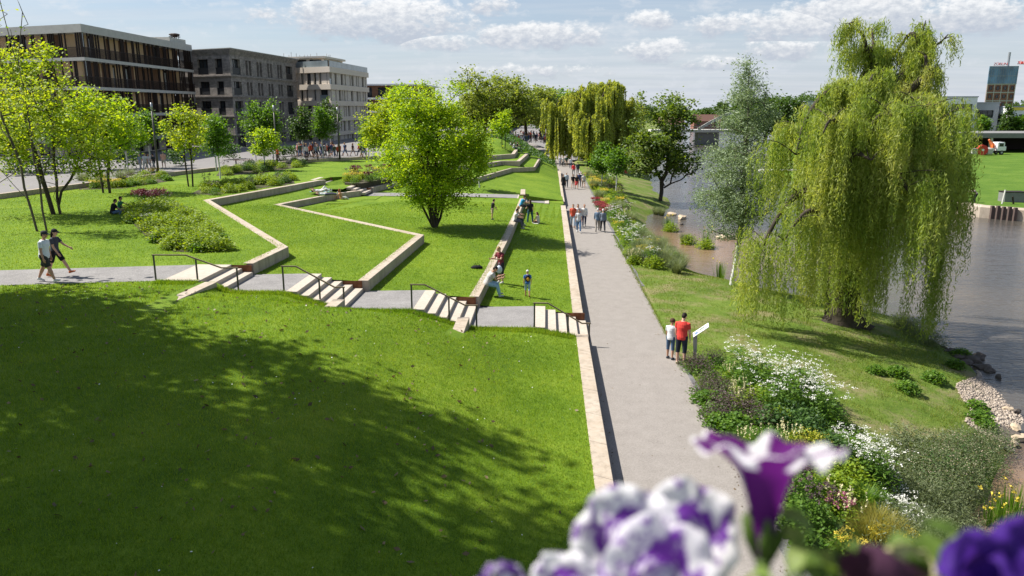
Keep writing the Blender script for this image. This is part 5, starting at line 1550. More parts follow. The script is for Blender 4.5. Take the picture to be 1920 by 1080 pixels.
def far_willow():
    base = Vector((7.1, 121, -0.2)); L = [([base + Vector((0, 0, -.3)), base + Vector((0, 0, 3)), base + Vector((0.3, 0, 5.5))], 0.8, 0.5)]
    rg = np.random.default_rng(9)
    for k in range(16):
        a = k * 0.3927 * 2 + rg.uniform(-.2, .2); r = rg.uniform(3.8, 6.6); h = rg.uniform(9.0, 12.6) if k % 2 else rg.uniform(6.5, 10.5)
        if k % 2: r *= 0.6
        c, s = math.cos(a), math.sin(a)
        L.append(([base + Vector((0.2, 0, 4.0)), base + Vector((c * r * .4, s * r * .4, h * 0.8)), base + Vector((c * r * .75, s * r * .75, h)), base + Vector((c * r, s * r, h * 0.86))], 0.3, 0.05))
    willow("weeping_willow", "distant rounded yellowish weeping willow at the end of the path", base, L, 6500, 78, LF_FWILLOW, 0.16, 0.46, 0.17, lambda x, y: 0.9, 30, 0.8, 2.0, 7.5, arcs=320, arcl=2.0)
far_willow()
# tall trees just outside the left edge of the view; their crowns shade the near slope
tree("plane_tree", "tall plane tree left of the view that shades the near slope", (-22.3, 15.0, 2.85), [(3.0, 2.0, 14.5, 5.6, 5.8, 5.2), (0.5, -2, 12.5, 5.0, 5.0, 4.0), (5.4, -1.8, 16.0, 3.8, 4.5, 3.4), (3.6, 4.6, 16.0, 3.4, 2.8, 3.0)], [line((0, 0, -.3), (1.0, 0, 11), 6, 0.15, rgt)], 100, 34000, 0.27, 0.21, LF_PLANE, 95, "tall trees left of the view", M_BARK, 0.80, 0.03, 0.42, 2.2)
tree("plane_tree", "second tall plane tree left of the view beyond the first", (-28.5, 18.6, 2.9), [(1.5, 2.0, 13.0, 5.6, 4.6, 5.0), (-1.5, 0, 11, 4.6, 4.6, 4.0), (4.5, 3.0, 11.0, 3.4, 2.6, 3.0), (4.4, 5.6, 10.6, 4.0, 3.2, 3.2), (5.5, 1.0, 13.5, 3.2, 3.2, 2.6)], [line((0, 0, -.3), (0.5, 0, 10), 6, 0.15, rgt)], 95, 32000, 0.27, 0.21, LF_PLANE, 96, "tall trees left of the view", M_BARK, 0.80, 0.03, 0.42, 2.2)
# ------------------------------------------------------------------ grass blades
M_BLADE = leafmat("grass_blade", [(0.053, 0.122, 0.007), (0.136, 0.242, 0.011), (0.248, 0.340, 0.023), (0.360, 0.396, 0.064)], 0.50, (1.26, 1.25, 0.42), 0.17)
M_BLADEB = leafmat("bank_blade", [(0.060, 0.120, 0.012), (0.140, 0.215, 0.024), (0.240, 0.290, 0.055), (0.340, 0.320, 0.125)], 0.45, (1.3, 1.2, 0.45), 0.30)
def in_poly(x, y, poly):
    P = np.array(poly); n = len(P); ins = np.zeros(len(x), bool); j = n - 1
    for i in range(n):
        xi, yi = P[i]; xj, yj = P[j]
        c = ((yi > y) != (yj > y)) & (x < (xj - xi) * (y - yi) / (yj - yi + 1e-12) + xi)
        ins ^= c; j = i
    return ins
def on_mesh(o, n, rg, dens, nmax=None):
    """random points on an object's surface, kept with probability dens(P)"""
    me = o.data; me.calc_loop_triangles()
    V = np.empty(len(me.vertices) * 3, np.float32); me.vertices.foreach_get("co", V); V = V.reshape(-1, 3)
    T = np.empty(len(me.loop_triangles) * 3, np.int32); me.loop_triangles.foreach_get("vertices", T); T = T.reshape(-1, 3)
    a, b, c = V[T[:, 0]], V[T[:, 1]], V[T[:, 2]]
    ar = np.linalg.norm(np.cross(b - a, c - a), axis=1) / 2
    cen = (a + b + c) / 3
    d = dens(cen); w = ar * d
    k = int(min(w.sum(), n)); 
    ix = rg.choice(len(T), k, p=w / w.sum())
    u = rg.random((k, 1)); v = rg.random((k, 1)); f = (u + v) > 1; u = np.where(f, 1 - u, u); v = np.where(f, 1 - v, v)
    return a[ix] + (b[ix] - a[ix]) * u + (c[ix] - a[ix]) * v
def blades(name, P, h, w, mat, rg, lean=0.5, label=None, rnd=None):
    n = len(P)
    d = np.linalg.norm(P - np.array([0, 0, CAMZ]), axis=1)
    H = (h * (0.6 + 0.8 * rg.random(n)))[:, None] if np.ndim(h) == 0 else (h * (0.6 + 0.8 * rg.random(n)))[:, None]
    Wd = (w * np.maximum(1.0, d / 15.0))[:, None]
    a = rg.uniform(0, 2 * math.pi, n); side = np.stack([np.cos(a), np.sin(a), 0 * a], 1)
    b = rg.uniform(0, 2 * math.pi, n); ln = np.stack([np.cos(b), np.sin(b), 0 * b], 1) * (rg.random(n) * lean)[:, None]
    up = np.array([0, 0, 1.0])
    V = np.empty((n, 3, 3))
    V[:, 0] = P - side * Wd * 0.5; V[:, 1] = P + side * Wd * 0.5; V[:, 2] = P + (up + ln) * H
    F = np.arange(n * 3).reshape(n, 3)
    r = rg.random(n) if rnd is None else rnd
    o = link(name, np_mesh(name, V.reshape(-1, 3), F, {"rnd": np.repeat(r, 3)}), None, mat)
    tag(o, kind="stuff")
    if label: o["label"] = label
    return o
def visible(P, margin=1.06):
    q = P - np.array([0, 0, CAMZ])
    cy, sy, cp, sp_ = math.cos(YAW), math.sin(YAW), math.cos(PITCH), math.sin(PITCH)
    a = q @ np.array([cy, sy, 0]); b = q @ np.array([-sy * sp_, cy * sp_, cp]); c = q @ np.array([-sy * cp, cy * cp, -sp_])
    c = np.where(c < 0.1, 0.1, c)
    return (np.abs(a / c) < 960 / FPX * margin + 0.02) & (np.abs(b / c) < 540 / FPX * margin + 0.05)
def lawn_dens(k, far=60, p=1.35):
    def f(P):
        d = np.linalg.norm(P - np.array([0, 0, CAMZ]), axis=1)
        v = visible(P, 1.25)
        return np.where(v & (d < far), k * (12.0 / np.maximum(d, 8)) ** p, 0.0)
    return f
rgg = np.random.default_rng(17)
def off_blocks(P):
    x, y = P[:, 0], P[:, 1]
    return P[~(((x > -12.54) & (x < -11.76) & (y > 22.1)) | ((x > -7.9) & (x < -7.28) & (y > 24.5)) | ((x > -3.3) & (x < -2.74) & (y > 24.3)))]
P = on_mesh(mound, 330000, rgg, lawn_dens(1500)); P = off_blocks(P[visible(P, 1.1)])
blades("grass", P, 0.062, 0.0085, M_BLADE, rgg, 0.9, "short bright lawn grass on the near slope")
for o, k in ((T1, 1200), (T2, 1100), (T3, 1100)):
    P = on_mesh(o, 70000, rgg, lawn_dens(k, 62)); P = P[visible(P, 1.1)]
    if len(P): blades("grass", P, 0.05, 0.0085, M_BLADE, rgg, 0.9, "short lawn grass on a terrace")
T4P = [(-46, 24), (-30, 26.7), (-21, 28.2), (-13.9, 29.7)] + W4L[:8] + [(-34, 66), (-37.9, 51.4), (-46, 46)]
x = rgg.uniform(-46, -11, 900000); y = rgg.uniform(24, 62, 900000)
P = np.stack([x, y, np.full(len(x), L4)], 1); P = P[in_poly(x, y, T4P)]; P = P[visible(P, 1.1)]
d_ = np.linalg.norm(P - np.array([0, 0, CAMZ]), axis=1); P = P[rgg.random(len(P)) < (26.0 / np.maximum(d_, 20)) ** 1.6 * 0.42]
blades("grass", P, 0.05, 0.0085, M_BLADE, rgg, 0.9, "short lawn grass on the upper lawn")
def bankd(P):
    f = lawn_dens(1000, 62)(P)
    sx = np.array([shore_x(y) for y in P[:, 1]])
    return np.where((P[:, 0] > 5.0) & (P[:, 0] < sx - 0.5), f, 0)
P = on_mesh(BANK, 150000, rgg, bankd); P = P[visible(P, 1.1)]
nz = np.array([h2(a * 0.7, b * 0.7, 1.0, 1.0) + 0.6 * h2(a * 2.1, b * 1.9, 1.0, 2.0) for a, b in P[:, :2]])
keep = (P[:, 1] > 37) | (P[:, 0] < 6.6) | (nz < 0.05) | (rgg.random(len(P)) < 0.22)
P = P[keep]
tall = np.where((P[:, 1] < 34) & (P[:, 0] > 8), 0.085, 0.05)
blades("grass", P, tall, 0.0085, M_BLADEB, rgg, 1.0, "patchy grass on the river bank")
# tufts along the wall feet and mound crest
P = on_mesh(mound, 14000, rgg, lambda P: np.where((np.array([yfront(x) for x in P[:, 0]]) - P[:, 1] < 0.6) & (P[:, 0] > -14) & (P[:, 0] < 1.1), 1500, 0.0))
P = off_blocks(P)
blades("grass", P, 0.10, 0.009, M_BLADE, rgg, 0.8, "longer grass along the foot of the steps")
# fallen leaves on the near slope
P = on_mesh(mound, 900, rgg, lambda P: np.where(visible(P, 1.1), np.where(P[:, 0] < -1, 3.0, 0.35), 0)) + np.array([0, 0, 0.045])
M_DEAD = leafmat("dead_leaf", [(0.05, 0.034, 0.016), (0.14, 0.095, 0.045), (0.30, 0.215, 0.115)], 0.2, (1.1, 1.0, 0.8), 0.5)
A_ = unit(rgg, len(P)); A_[:, 2] *= 0.3
lo_ = leaf_obj("fallen_leaves", P, rgg, 0.10, 0.055, M_DEAD, None, 0.5, 0, A_, 0.35)
tag(lo_, "scattered dry brown leaves on the near grass slope", None, None, "stuff")
P = on_mesh(mound, 220, rgg, lambda P: np.where(visible(P, 1.1), 0.6, 0)) + np.array([0, 0, 0.06])
M_CLOVER = flat("white_clover", (0.7, 0.7, 0.62), 0.8)
lo_ = leaf_obj("clover_flowers", P, rgg, 0.035, 0.03, M_CLOVER, None, 1.0, 0)
tag(lo_, "tiny pale clover flowers in the near grass", None, None, "stuff")

# ------------------------------------------------------------------ bed plants
PL_G = leafmat("plant_green", [(0.042, 0.110, 0.010), (0.105, 0.215, 0.018), (0.195, 0.310, 0.035)], 0.48, (1.35, 1.25, 0.4), 1.2)
PL_Y = leafmat("plant_lime", [(0.110, 0.205, 0.010), (0.225, 0.335, 0.016), (0.350, 0.430, 0.030)], 0.5, (1.3, 1.15, 0.4), 1.2)
PL_D = leafmat("plant_dark", [(0.022, 0.065, 0.014), (0.058, 0.130, 0.024), (0.115, 0.200, 0.040)], 0.42, (1.3, 1.25, 0.5), 1.2)
PL_GREY = leafmat("plant_grey_green", [(0.075, 0.110, 0.042), (0.155, 0.195, 0.085), (0.260, 0.285, 0.155)], 0.42, (1.2, 1.15, 0.6), 0.9)
PL_PUR = leafmat("plant_purple_brown", [(0.040, 0.028, 0.030), (0.095, 0.062, 0.060), (0.170, 0.115, 0.095)], 0.3, (1.2, 1.0, 0.9), 1.5)
FL_W = leafmat("flower_white", [(0.58, 0.57, 0.50), (0.75, 0.74, 0.68), (0.82, 0.81, 0.77)], 0.25, (1, 1, 0.95), 1.0)
FL_Y = leafmat("flower_yellow", [(0.50, 0.38, 0.03), (0.70, 0.56, 0.05), (0.75, 0.66, 0.12)], 0.3, (1.05, 1, 0.6), 1.0)
FL_C = leafmat("flower_cream", [(0.55, 0.50, 0.24), (0.68, 0.62, 0.36), (0.74, 0.70, 0.46)], 0.3, (1, 1, 0.8), 1.0)
FL_R = leafmat("flower_red", [(0.16, 0.015, 0.02), (0.34, 0.04, 0.05), (0.45, 0.09, 0.08)], 0.3, (1.1, 0.9, 0.9), 1.0)
FL_M = leafmat("flower_maroon", [(0.045, 0.008, 0.015), (0.13, 0.018, 0.032), (0.22, 0.04, 0.055)], 0.25, (1.1, 0.9, 0.9), 1.0)
FL_P = leafmat("flower_pink", [(0.32, 0.07, 0.13), (0.48, 0.16, 0.24), (0.55, 0.28, 0.33)], 0.3, (1, 1, 1), 1.0)
M_STEM = flat("plant_stem", (0.07, 0.13, 0.03), 0.7)
def blade_arr(base, tip, mid_up, w, n=3):
    """curved blades: base(k,3), tip(k,3); returns V,F quads strip"""
    k = len(base); V = []; 
    d = tip - base; side = np.cross(d, np.array([0, 0, 1.0])); nn = np.linalg.norm(side, axis=1, keepdims=True); side = np.where(nn < 1e-4, np.array([[1.0, 0, 0]]), side / np.maximum(nn, 1e-4))
    rows = []
    for j in range(n + 1):
        u = j / n
        c = base + d * u; c[:, 2] += mid_up * math.sin(u * math.pi) * 1.0
        ww = w * (1 - u * 0.92)
        rows.append(c - side * ww / 2); rows.append(c + side * ww / 2)
    V = np.stack(rows, 1).reshape(-1, 3)
    m = 2 * (n + 1); F = []
    b = (np.arange(k) * m)[:, None]
    for j in range(n): F.append(b + np.array([[2 * j, 2 * j + 1, 2 * j + 3, 2 * j + 2]]))
    return V, np.concatenate(F, 0), m
def put(name, V, F, m, mat, par, rg, k):
    return link(name, np_mesh(name, V, F, {"rnd": np.repeat(rg.random(k), m)}), par, mat)
def p_grass(t, rg, r, h, mat, n=260, w=0.012, arch=0.35, part="foliage"):
    a = rg.uniform(0, 6.283, n); q = rg.random(n) ** 0.6
    base = np.stack([np.cos(a) * q * r * 0.3, np.sin(a) * q * r * 0.3, np.full(n, -0.03)], 1)
    hh = h * (0.6 + 0.5 * rg.random(n)); tip = np.stack([np.cos(a) * r * (0.35 + q), np.sin(a) * r * (0.35 + q), hh * (1 - 0.45 * q)], 1)
    V, F, m = blade_arr(base, tip, hh * arch, w)
    return put(part, V, F, m, mat, t, rg, n)
def p_leafy(t, rg, r, h, mat, n=500, ln=0.09, wd=0.06, part="foliage", z0=0.05, dome=True, up=1.0):
    u = unit(rg, n); q = rg.random(n) ** 0.4
    C = np.stack([u[:, 0] * q * r, u[:, 1] * q * r, z0 + np.abs(u[:, 2]) * q * h], 1)
    C += rg.normal(size=C.shape) * np.array([0.09, 0.09, 0.07]) * r
    C[:, 2] = np.maximum(C[:, 2], 0.02)
    return leaf_obj(part, C, rg, ln, wd, mat, t, up)
def p_stems(t, rg, tops, bases, w=0.012):
    V, F, m = blade_arr(np.array(bases), np.array(tops), 0.02, w, 2)
    return link("stems", np_mesh("stems", V, F), t, M_STEM)
def valerian(t, rg, h=1.3, n=20, r=0.55, fm=FL_W):
    a = rg.uniform(0, 6.283, n); q = rg.random(n) ** 0.5
    tops = np.stack([np.cos(a) * q * r, np.sin(a) * q * r, h * (0.72 + 0.33 * rg.random(n))], 1)
    bases = tops * np.array([0.35, 0.35, 0.0])
    p_stems(t, rg, tops, bases, 0.014)
    C = []
    for p in tops:
        for s in range(rg.integers(1, 4)):
            c = p + rg.normal(size=3) * np.array([0.085, 0.085, 0.06])
            k = rg.integers(6, 11)
            C.append(c + rg.normal(size=(k, 3)) * np.array([0.036, 0.036, 0.010]))
    leaf_obj("flowers", np.concatenate(C), rg, 0.034, 0.028, fm, t, 1.0, 0)
    p_leafy(t, rg, r * 0.95, h * 0.80, PL_G, 900, 0.12, 0.040)
def spikes(t, rg, h, n, r, fm, leafm, leafh=0.4, fl=0.18):
    a = rg.uniform(0, 6.283, n); q = rg.random(n) ** 0.5
    tops = np.stack([np.cos(a) * q * r, np.sin(a) * q * r, h * (0.75 + 0.3 * rg.random(n))], 1)
    p_stems(t, rg, tops, tops * np.array([0.5, 0.5, 0]), 0.010)
    C = np.concatenate([p - np.stack([0 * (u := rg.random(14)), 0 * u, u * fl], 1) + rg.normal(size=(14, 3)) * 0.012 for p in tops])
    leaf_obj("flowers", C, rg, 0.04, 0.03, fm, t, 0.5, 0)
    p_leafy(t, rg, r, leafh, leafm, 420, 0.085, 0.045)
def heads(t, rg, h, n, r, fm, leafm, hs=0.05, leafh=0.35, k=10, nl=420):
    a = rg.uniform(0, 6.283, n); q = rg.random(n) ** 0.5
    tops = np.stack([np.cos(a) * q * r, np.sin(a) * q * r, h * (0.8 + 0.3 * rg.random(n))], 1)
    p_stems(t, rg, tops, tops * np.array([0.6, 0.6, 0]), 0.009)
    C = np.concatenate([p + rg.normal(size=(k, 3)) * hs * 0.5 for p in tops])
    leaf_obj("flowers", C, rg, hs * 0.9, hs * 0.7, fm, t, 0.8, 0)
    p_leafy(t, rg, r, leafh, leafm, nl, 0.09, 0.045)
PROTO = {}
def proto(key, name, cat, fn, seed):
    t = thing(name, "", cat); fn(t, np.random.default_rng(seed)); PROTO[key] = [t, 0]
proto("val", "white_valerian", "flower", lambda t, g: valerian(t, g), 101)
proto("val2", "white_valerian", "flower", lambda t, g: valerian(t, g, 1.15, 30, 0.6), 102)
proto("valfar", "white_valerian", "flower", lambda t, g: valerian(t, g, 1.0, 18, 0.7), 103)
proto("sage", "sage_clump", "plant", lambda t, g: (p_leafy(t, g, 0.5, 0.42, PL_PUR, 900, 0.05, 0.022, "flower_spikes", 0.14), p_leafy(t, g, 0.52, 0.20, PL_G, 420, 0.08, 0.05)), 104)
proto("geran", "leafy_clump", "plant", lambda t, g: p_leafy(t, g, 0.42, 0.34, PL_G, 620, 0.085, 0.075), 105)
proto("grass", "grass_clump", "plant", lambda t, g: p_grass(t, g, 0.5, 0.55, PL_G, 420, 0.012), 106)
proto("ygrass", "golden_grass_clump", "plant", lambda t, g: p_grass(t, g, 0.5, 0.75, leafmat("grass_gold", [(0.13, 0.13, 0.015), (0.26, 0.24, 0.035), (0.36, 0.30, 0.06)], 0.4), 380, 0.010), 107)
proto("ggrass", "grey_grass_clump", "plant", lambda t, g: p_grass(t, g, 0.75, 0.95, PL_GREY, 520, 0.016, 0.5), 108)
proto("cream", "cream_flower_clump", "flower", lambda t, g: spikes(t, g, 0.85, 14, 0.35, FL_C, PL_Y), 109)
proto("euph", "yellow_spurge_clump", "plant", lambda t, g: (p_leafy(t, g, 0.42, 0.42, PL_Y, 420, 0.06, 0.035), leaf_obj("flowers", blob_points([(0, 0, .36, .4, .4, .12)], 260, g), g, 0.04, 0.035, leafmat("flower_lime", [(0.26, 0.27, 0.02), (0.42, 0.40, 0.03)], 0.3), t, 1.0)), 110)
proto("lime", "lime_leafy_clump", "plant", lambda t, g: p_leafy(t, g, 0.55, 0.62, PL_Y, 820, 0.10, 0.06), 111)
proto("dark", "dark_leafy_clump", "plant", lambda t, g: p_leafy(t, g, 0.55, 0.7, PL_D, 820, 0.10, 0.06), 112)
proto("weed", "grey_weed_bush", "shrub", lambda t, g: (p_leafy(t, g, 0.95, 0.85, PL_GREY, 2000, 0.085, 0.022, "foliage", 0.05, up=0.3), p_grass(t, g, 0.9, 1.0, PL_GREY, 150, 0.010, 0.2, "stalks")), 113)
proto("weed2", "grey_weed_bush", "shrub", lambda t, g: (p_leafy(t, g, 1.0, 0.7, PL_GREY, 1700, 0.075, 0.025, "foliage", 0.05, up=0.3), p_leafy(t, g, 0.9, 0.75, PL_D, 500, 0.075, 0.03, "inner_foliage", 0.03), leaf_obj("seed_heads", blob_points([(0, 0, .6, .9, .9, .25)], 90, g), g, 0.04, 0.025, leafmat("seed_head", [(0.28, 0.22, 0.15), (0.45, 0.38, 0.28)], 0.2), t, 0.5)), 114)
def iris(t, g):
    n = 90; a = g.uniform(0, 6.283, n); q = g.random(n)
    base = np.stack([np.cos(a) * q * 0.3, np.sin(a) * q * 0.3, np.full(n, -0.1)], 1); hh = 0.75 + 0.35 * g.random(n)
    tip = base + np.stack([np.cos(a) * 0.25 * q, np.sin(a) * 0.25 * q, hh], 1)
    V, F, m = blade_arr(base, tip, 0.0 * hh, 0.03); put("foliage", V, F, m, PL_G, t, g, n)
    C = np.concatenate([np.array([g.uniform(-.4, .4), g.uniform(-.4, .4), g.uniform(.75, 1.05)]) + g.normal(size=(9, 3)) * 0.03 for _ in range(4)])
    leaf_obj("flowers", C, g, 0.060, 0.045, FL_Y, t, 0.5, 0.3)
proto("iris", "yellow_iris_clump", "flower", iris, 115)
proto("pink", "pink_flower_clump", "flower", lambda t, g: heads(t, g, 0.42, 60, 0.34, FL_P, PL_GREY, 0.05), 116)
proto("red", "red_flower_clump", "flower", lambda t, g: heads(t, g, 0.45, 120, 0.6, FL_R, PL_D, 0.06, 0.3), 117)
proto("maroon", "maroon_flower_clump", "flower", lambda t, g: heads(t, g, 0.95, 34, 0.5, FL_M, PL_G, 0.10, 0.7, 11), 118)
proto("yellowf", "yellow_flower_clump", "flower", lambda t, g: heads(t, g, 0.6, 60, 0.45, FL_Y, PL_Y, 0.05, 0.5), 119)
proto("mixw", "small_white_flower_clump", "flower", lambda t, g: heads(t, g, 0.4, 26, 0.4, FL_W, PL_GREY, 0.04, 0.3, 7, 360), 120)
proto("thistle", "seed_head_clump", "plant", lambda t, g: heads(t, g, 0.9, 16, 0.45, PL_PUR, PL_G, 0.06, 0.5), 121)
def plant(key, x, y, z, label, group, s=1.0, sz=None, rz=None):
    t, used = PROTO[key]
    c = t if not used else copy_tree(t)
    PROTO[key][1] = 1
    c.location = (x, y, z); c.scale = (s, s, sz or s); c.rotation_euler = (0, 0, rz if rz is not None else random.uniform(0, 6.28))
    c["label"] = label; c["group"] = group
    return c
def plant_px(key, u, v, label, group, s=1.0, sz=None, zguess=0.0):
    p = on_z(u, v, zguess)
    for _ in range(8): p = on_z(u, v, bank_z(p.x, p.y) if p.x > 4.8 else zguess)
    return plant(key, p.x, p.y, p.z - 0.02, label, group, s, sz)
G1 = "plants in the near bed by the path"
for key, s, lab, pts in (
    ("sage", 1.05, "brownish purple sage mound at the path edge of the near bed", [(1312, 700), (1330, 722), (1322, 740), (1352, 735), (1348, 760), (1365, 778), (1345, 790), (1300, 688), (1338, 680), (1412, 780), (1428, 800), (1398, 760)]),
    ("geran", 1.0, "low bright green leafy clump at the path edge of the near bed", [(1322, 758), (1336, 775), (1352, 798), (1366, 812), (1380, 800), (1500, 1010), (1488, 985), (1515, 1030)]),
    ("val", 1.05, "tall white umbel valerian in the near bed below the sign", [(1400, 735), (1422, 722), (1445, 745), (1470, 735), (1492, 752), (1515, 748), (1438, 780), (1470, 775), (1385, 712)]),
    ("val2", 1.0, "dense white flowered valerian at the river side of the near bed", [(1540, 790), (1512, 780), (1608, 885), (1628, 900), (1592, 868), (1530, 765), (1640, 915)]),
    ("cream", 0.95, "cream flower spikes between the sage and the valerian", [(1380, 745), (1385, 768), (1372, 715), (1400, 850), (1452, 850), (1480, 838), (1545, 905), (1560, 960), (1598, 985)]),
    ("grass", 1.1, "fine green grass clump near the path in the near bed", [(1398, 842), (1422, 850), (1440, 838), (1412, 868), (1455, 862), (1620, 950)]),
    ("euph", 1.1, "yellow green spurge clump in the near bed", [(1490, 848), (1515, 842), (1470, 870), (1535, 852), (1500, 868)]),
    ("lime", 1.0, "lime green leafy clump below the white valerian", [(1545, 895), (1580, 900), (1562, 930), (1605, 925), (1462, 800), (1425, 760)]),
    ("dark", 1.0, "dark green leafy clump under the white valerian", [(1495, 812), (1475, 795), (1520, 805), (1505, 830), (1550, 850), (1450, 808), (1560, 870)]),
    ("thistle", 1.0, "dusky seed head clump behind the petunias", [(1490, 950), (1510, 925), (1475, 925), (1505, 975), (1535, 980)]),
    ("pink", 0.9, "pink flower cushion in the near bed", [(1577, 962)]),
    ("ygrass", 1.1, "golden grass clump in the lower near bed", [(1640, 1005), (1622, 1020), (1655, 1025)]),
    ("yellowf", 0.8, "small yellow flowers low in the near bed", [(1660, 1035), (1690, 1040), (1590, 1040)]),
    ("mixw", 1.1, "small white flowers on the stony edge of the near bed", [(1655, 905), (1675, 930), (1690, 950), (1680, 985), (1700, 970), (1640, 890), (1665, 960), (1715, 990)]),
    ("weed", 0.95, "tall grey green weeds at the lower right bank", [(1760, 985), (1730, 1010), (1790, 1010), (1720, 950), (1765, 940), (1700, 1020), (1745, 1050), (1800, 1040), (1680, 1055)]),
    ("weed2", 0.86, "grey green bush on the bank edge above the water", [(1790, 880), (1820, 860), (1850, 850), (1765, 900), (1740, 925), (1800, 905), (1835, 880), (1862, 835), (1780, 850), (1815, 835), (1755, 875), (1730, 895)]),
    ("iris", 1.1, "yellow iris clump in the water at the lower right", [(1868, 985), (1890, 975), (1905, 990), (1850, 1000)])):
    for (u, v) in pts:
        plant_px(key, u + random.uniform(-4, 4), v + random.uniform(-3, 3), lab, G1, s * random.uniform(0.88, 1.12))
# shoreline clumps and plants along the far part of the path
for key, s, lab, pts in (
    ("ggrass", 1.0, "grey green reed clump at the end of the far bed by the water", [(1262, 492), (1245, 482), (1275, 505), (1232, 470), (1252, 500), (1222, 462), (1268, 512), (1240, 465)]),
    ("weed", 0.8, "grey shrub on the bank behind the big willow trunk", [(1745, 648), (1700, 618), (1722, 632), (1688, 612)]),
    ("iris", 1.0, "iris clump growing in the shallow water by the silver willow", [(1355, 512), (1350, 520)]),
    ("geran", 1.0, "low weed tuft on the dry bank grass", [(1640, 700), (1680, 705), (1750, 715), (1790, 690), (1830, 770), (1700, 735), (1835, 790), (1845, 805), (1800, 670)])):
    for (u, v) in pts: plant_px(key, u, v, lab, "plants along the water's edge", s * random.uniform(0.85, 1.15))
for key, s, lab, pts in (
    ("iris", 1.5, "flooded yellow flowered clump standing in the brown shallows", [(1252, 432), (1326, 462)]),
    ("lime", 1.3, "flooded leafy clump standing in the brown shallows", [(1258, 434), (1292, 458), (1322, 466)]),
    ("ggrass", 0.9, "flooded grey clump standing in the brown shallows", [(1284, 456), (1230, 402), (1240, 404)])):
    for (u, v) in pts:
        p = on_z(u, v, WATER); plant(key, p.x, p.y, WATER - 0.05, lab, "plants along the water's edge", s)
FB = [(5.05, 43), (7.3, 42.6), (8.1, 46), (8.0, 52), (7.7, 58), (7.2, 66), (7.6, 75), (8.6, 88), (8.2, 103), (5.3, 103)]
rsb = random.Random(8)
kinds = ["valfar"] * 3 + ["lime"] * 7 + ["dark"] * 3 + ["yellowf"] * 2 + ["geran"] * 3 + ["cream"] * 3 + ["mixw"] * 2 + ["thistle"] * 2 + ["sage"] * 2 + ["ggrass"] * 2
labs = {"valfar": "white flowered clump in the far bed along the path", "lime": "lime green clump in the far bed along the path", "dark": "dark green clump in the far bed along the path", "yellowf": "yellow flowered clump in the far bed along the path",
        "geran": "low green clump in the far bed along the path", "cream": "cream flowered clump in the far bed along the path", "mixw": "small white flowered clump in the far bed along the path", "thistle": "dusky clump in the far bed along the path",
        "sage": "purple clump in the far bed along the path", "ggrass": "grey grass clump in the far bed along the path"}
k = 0
while k < 190:
    x = rsb.uniform(5, 8.7); y = 42.5 + 60 * rsb.random() ** 1.25
    if not in_poly(np.array([x]), np.array([y]), FB)[0]: continue
    key = rsb.choice(kinds)
    if y > 84 and x < 6.6 and rsb.random() < 0.7: key = "yellowf"
    if key == "geran" and x > 6.5: key = "lime"
    plant(key, x, y, bank_z(x, y) - 0.02, labs[key], "plants in the far bed along the path", rsb.uniform(0.85, 1.25))
    k += 1
for (u, v) in ((1128, 392), (1120, 380), (1133, 402), (1124, 388), (1136, 396)):
    plant_px("red", u, v, "red flowered cushion at the path edge of the far bed", "plants in the far bed along the path", 1.05)
# beds on the upper lawn
def bed(poly, z, n, kinds, labs, group, rs, s=(0.85, 1.2)):
    P = np.array(poly); k = 0
    soil = MB().prism(poly, z - 0.7, z + 0.012).build("bed_soil", M_SOIL); tag(soil, kind="structure")
    while k < n:
        x = rs.uniform(P[:, 0].min(), P[:, 0].max()); y = rs.uniform(P[:, 1].min(), P[:, 1].max())
        if not in_poly(np.array([x]), np.array([y]), poly)[0]: continue
        key = kinds(x, y, rs)
        plant(key, x, y, z - 0.02, labs.get(key, labs["*"]), group, rs.uniform(*s)); k += 1
def zb(pts, z): return [tuple(on_z(u, v, z)[:2]) for u, v in pts]
b4 = zb([(325, 472), (380, 474), (432, 470), (405, 438), (352, 400), (330, 382), (262, 384), (232, 402), (270, 440)], L4)
ymid = 41.5
bed(b4, L4, 105, lambda x, y, r: r.choice(["maroon", "maroon", "val2", "thistle", "lime", "mixw"]) if y > 46.3 else (r.choice(["lime", "lime", "lime", "lime", "geran", "lime", "mixw"]) if y > 38.5 else r.choice(["lime", "lime", "lime", "geran", "lime"])),
    {"maroon": "maroon flowered plant at the back of the big upper flower bed", "val2": "white flowered plant among the maroon flowers of the upper bed", "lime": "lime green plant in the big upper flower bed", "euph": "yellow green plant in the big upper flower bed",
     "thistle": "dark seed head plant in the big upper flower bed", "mixw": "small white flowers in the big upper flower bed", "grass": "feathery green grass in the big upper flower bed", "*": "plant in the big upper flower bed"}, "plants in the big upper flower bed", random.Random(3))
LB = {"lime": "bright green plant in a long upper lawn bed", "geran": "low green plant in a long upper lawn bed", "thistle": "dark headed plant in a long upper lawn bed", "dark": "dark green plant in a long upper lawn bed", "ggrass": "grey grass in a long upper lawn bed", "yellowf": "yellow flowers in a long upper lawn bed", "maroon": "maroon flowers in a long upper lawn bed", "*": "plant in a long upper lawn bed"}
kf = lambda x, y, r: r.choice(["lime", "lime", "geran", "thistle", "dark", "lime"])
bed(zb([(356, 364), (400, 366), (470, 356), (553, 344), (548, 335), (460, 340), (395, 346)], L4), L4, 60, kf, LB, "plants in the long upper lawn beds", random.Random(5))
bed(zb([(148, 356), (230, 354), (328, 338), (300, 330), (210, 336), (150, 344)], L4), L4, 44, lambda x, y, r: r.choice(["lime", "ggrass", "yellowf", "geran", "thistle"]), LB, "plants in the long upper lawn beds", random.Random(6))
bed(zb([(405, 330), (480, 326), (572, 312), (560, 303), (480, 310), (415, 318)], L4), L4, 46, kf, LB, "plants in the long upper lawn beds", random.Random(7))
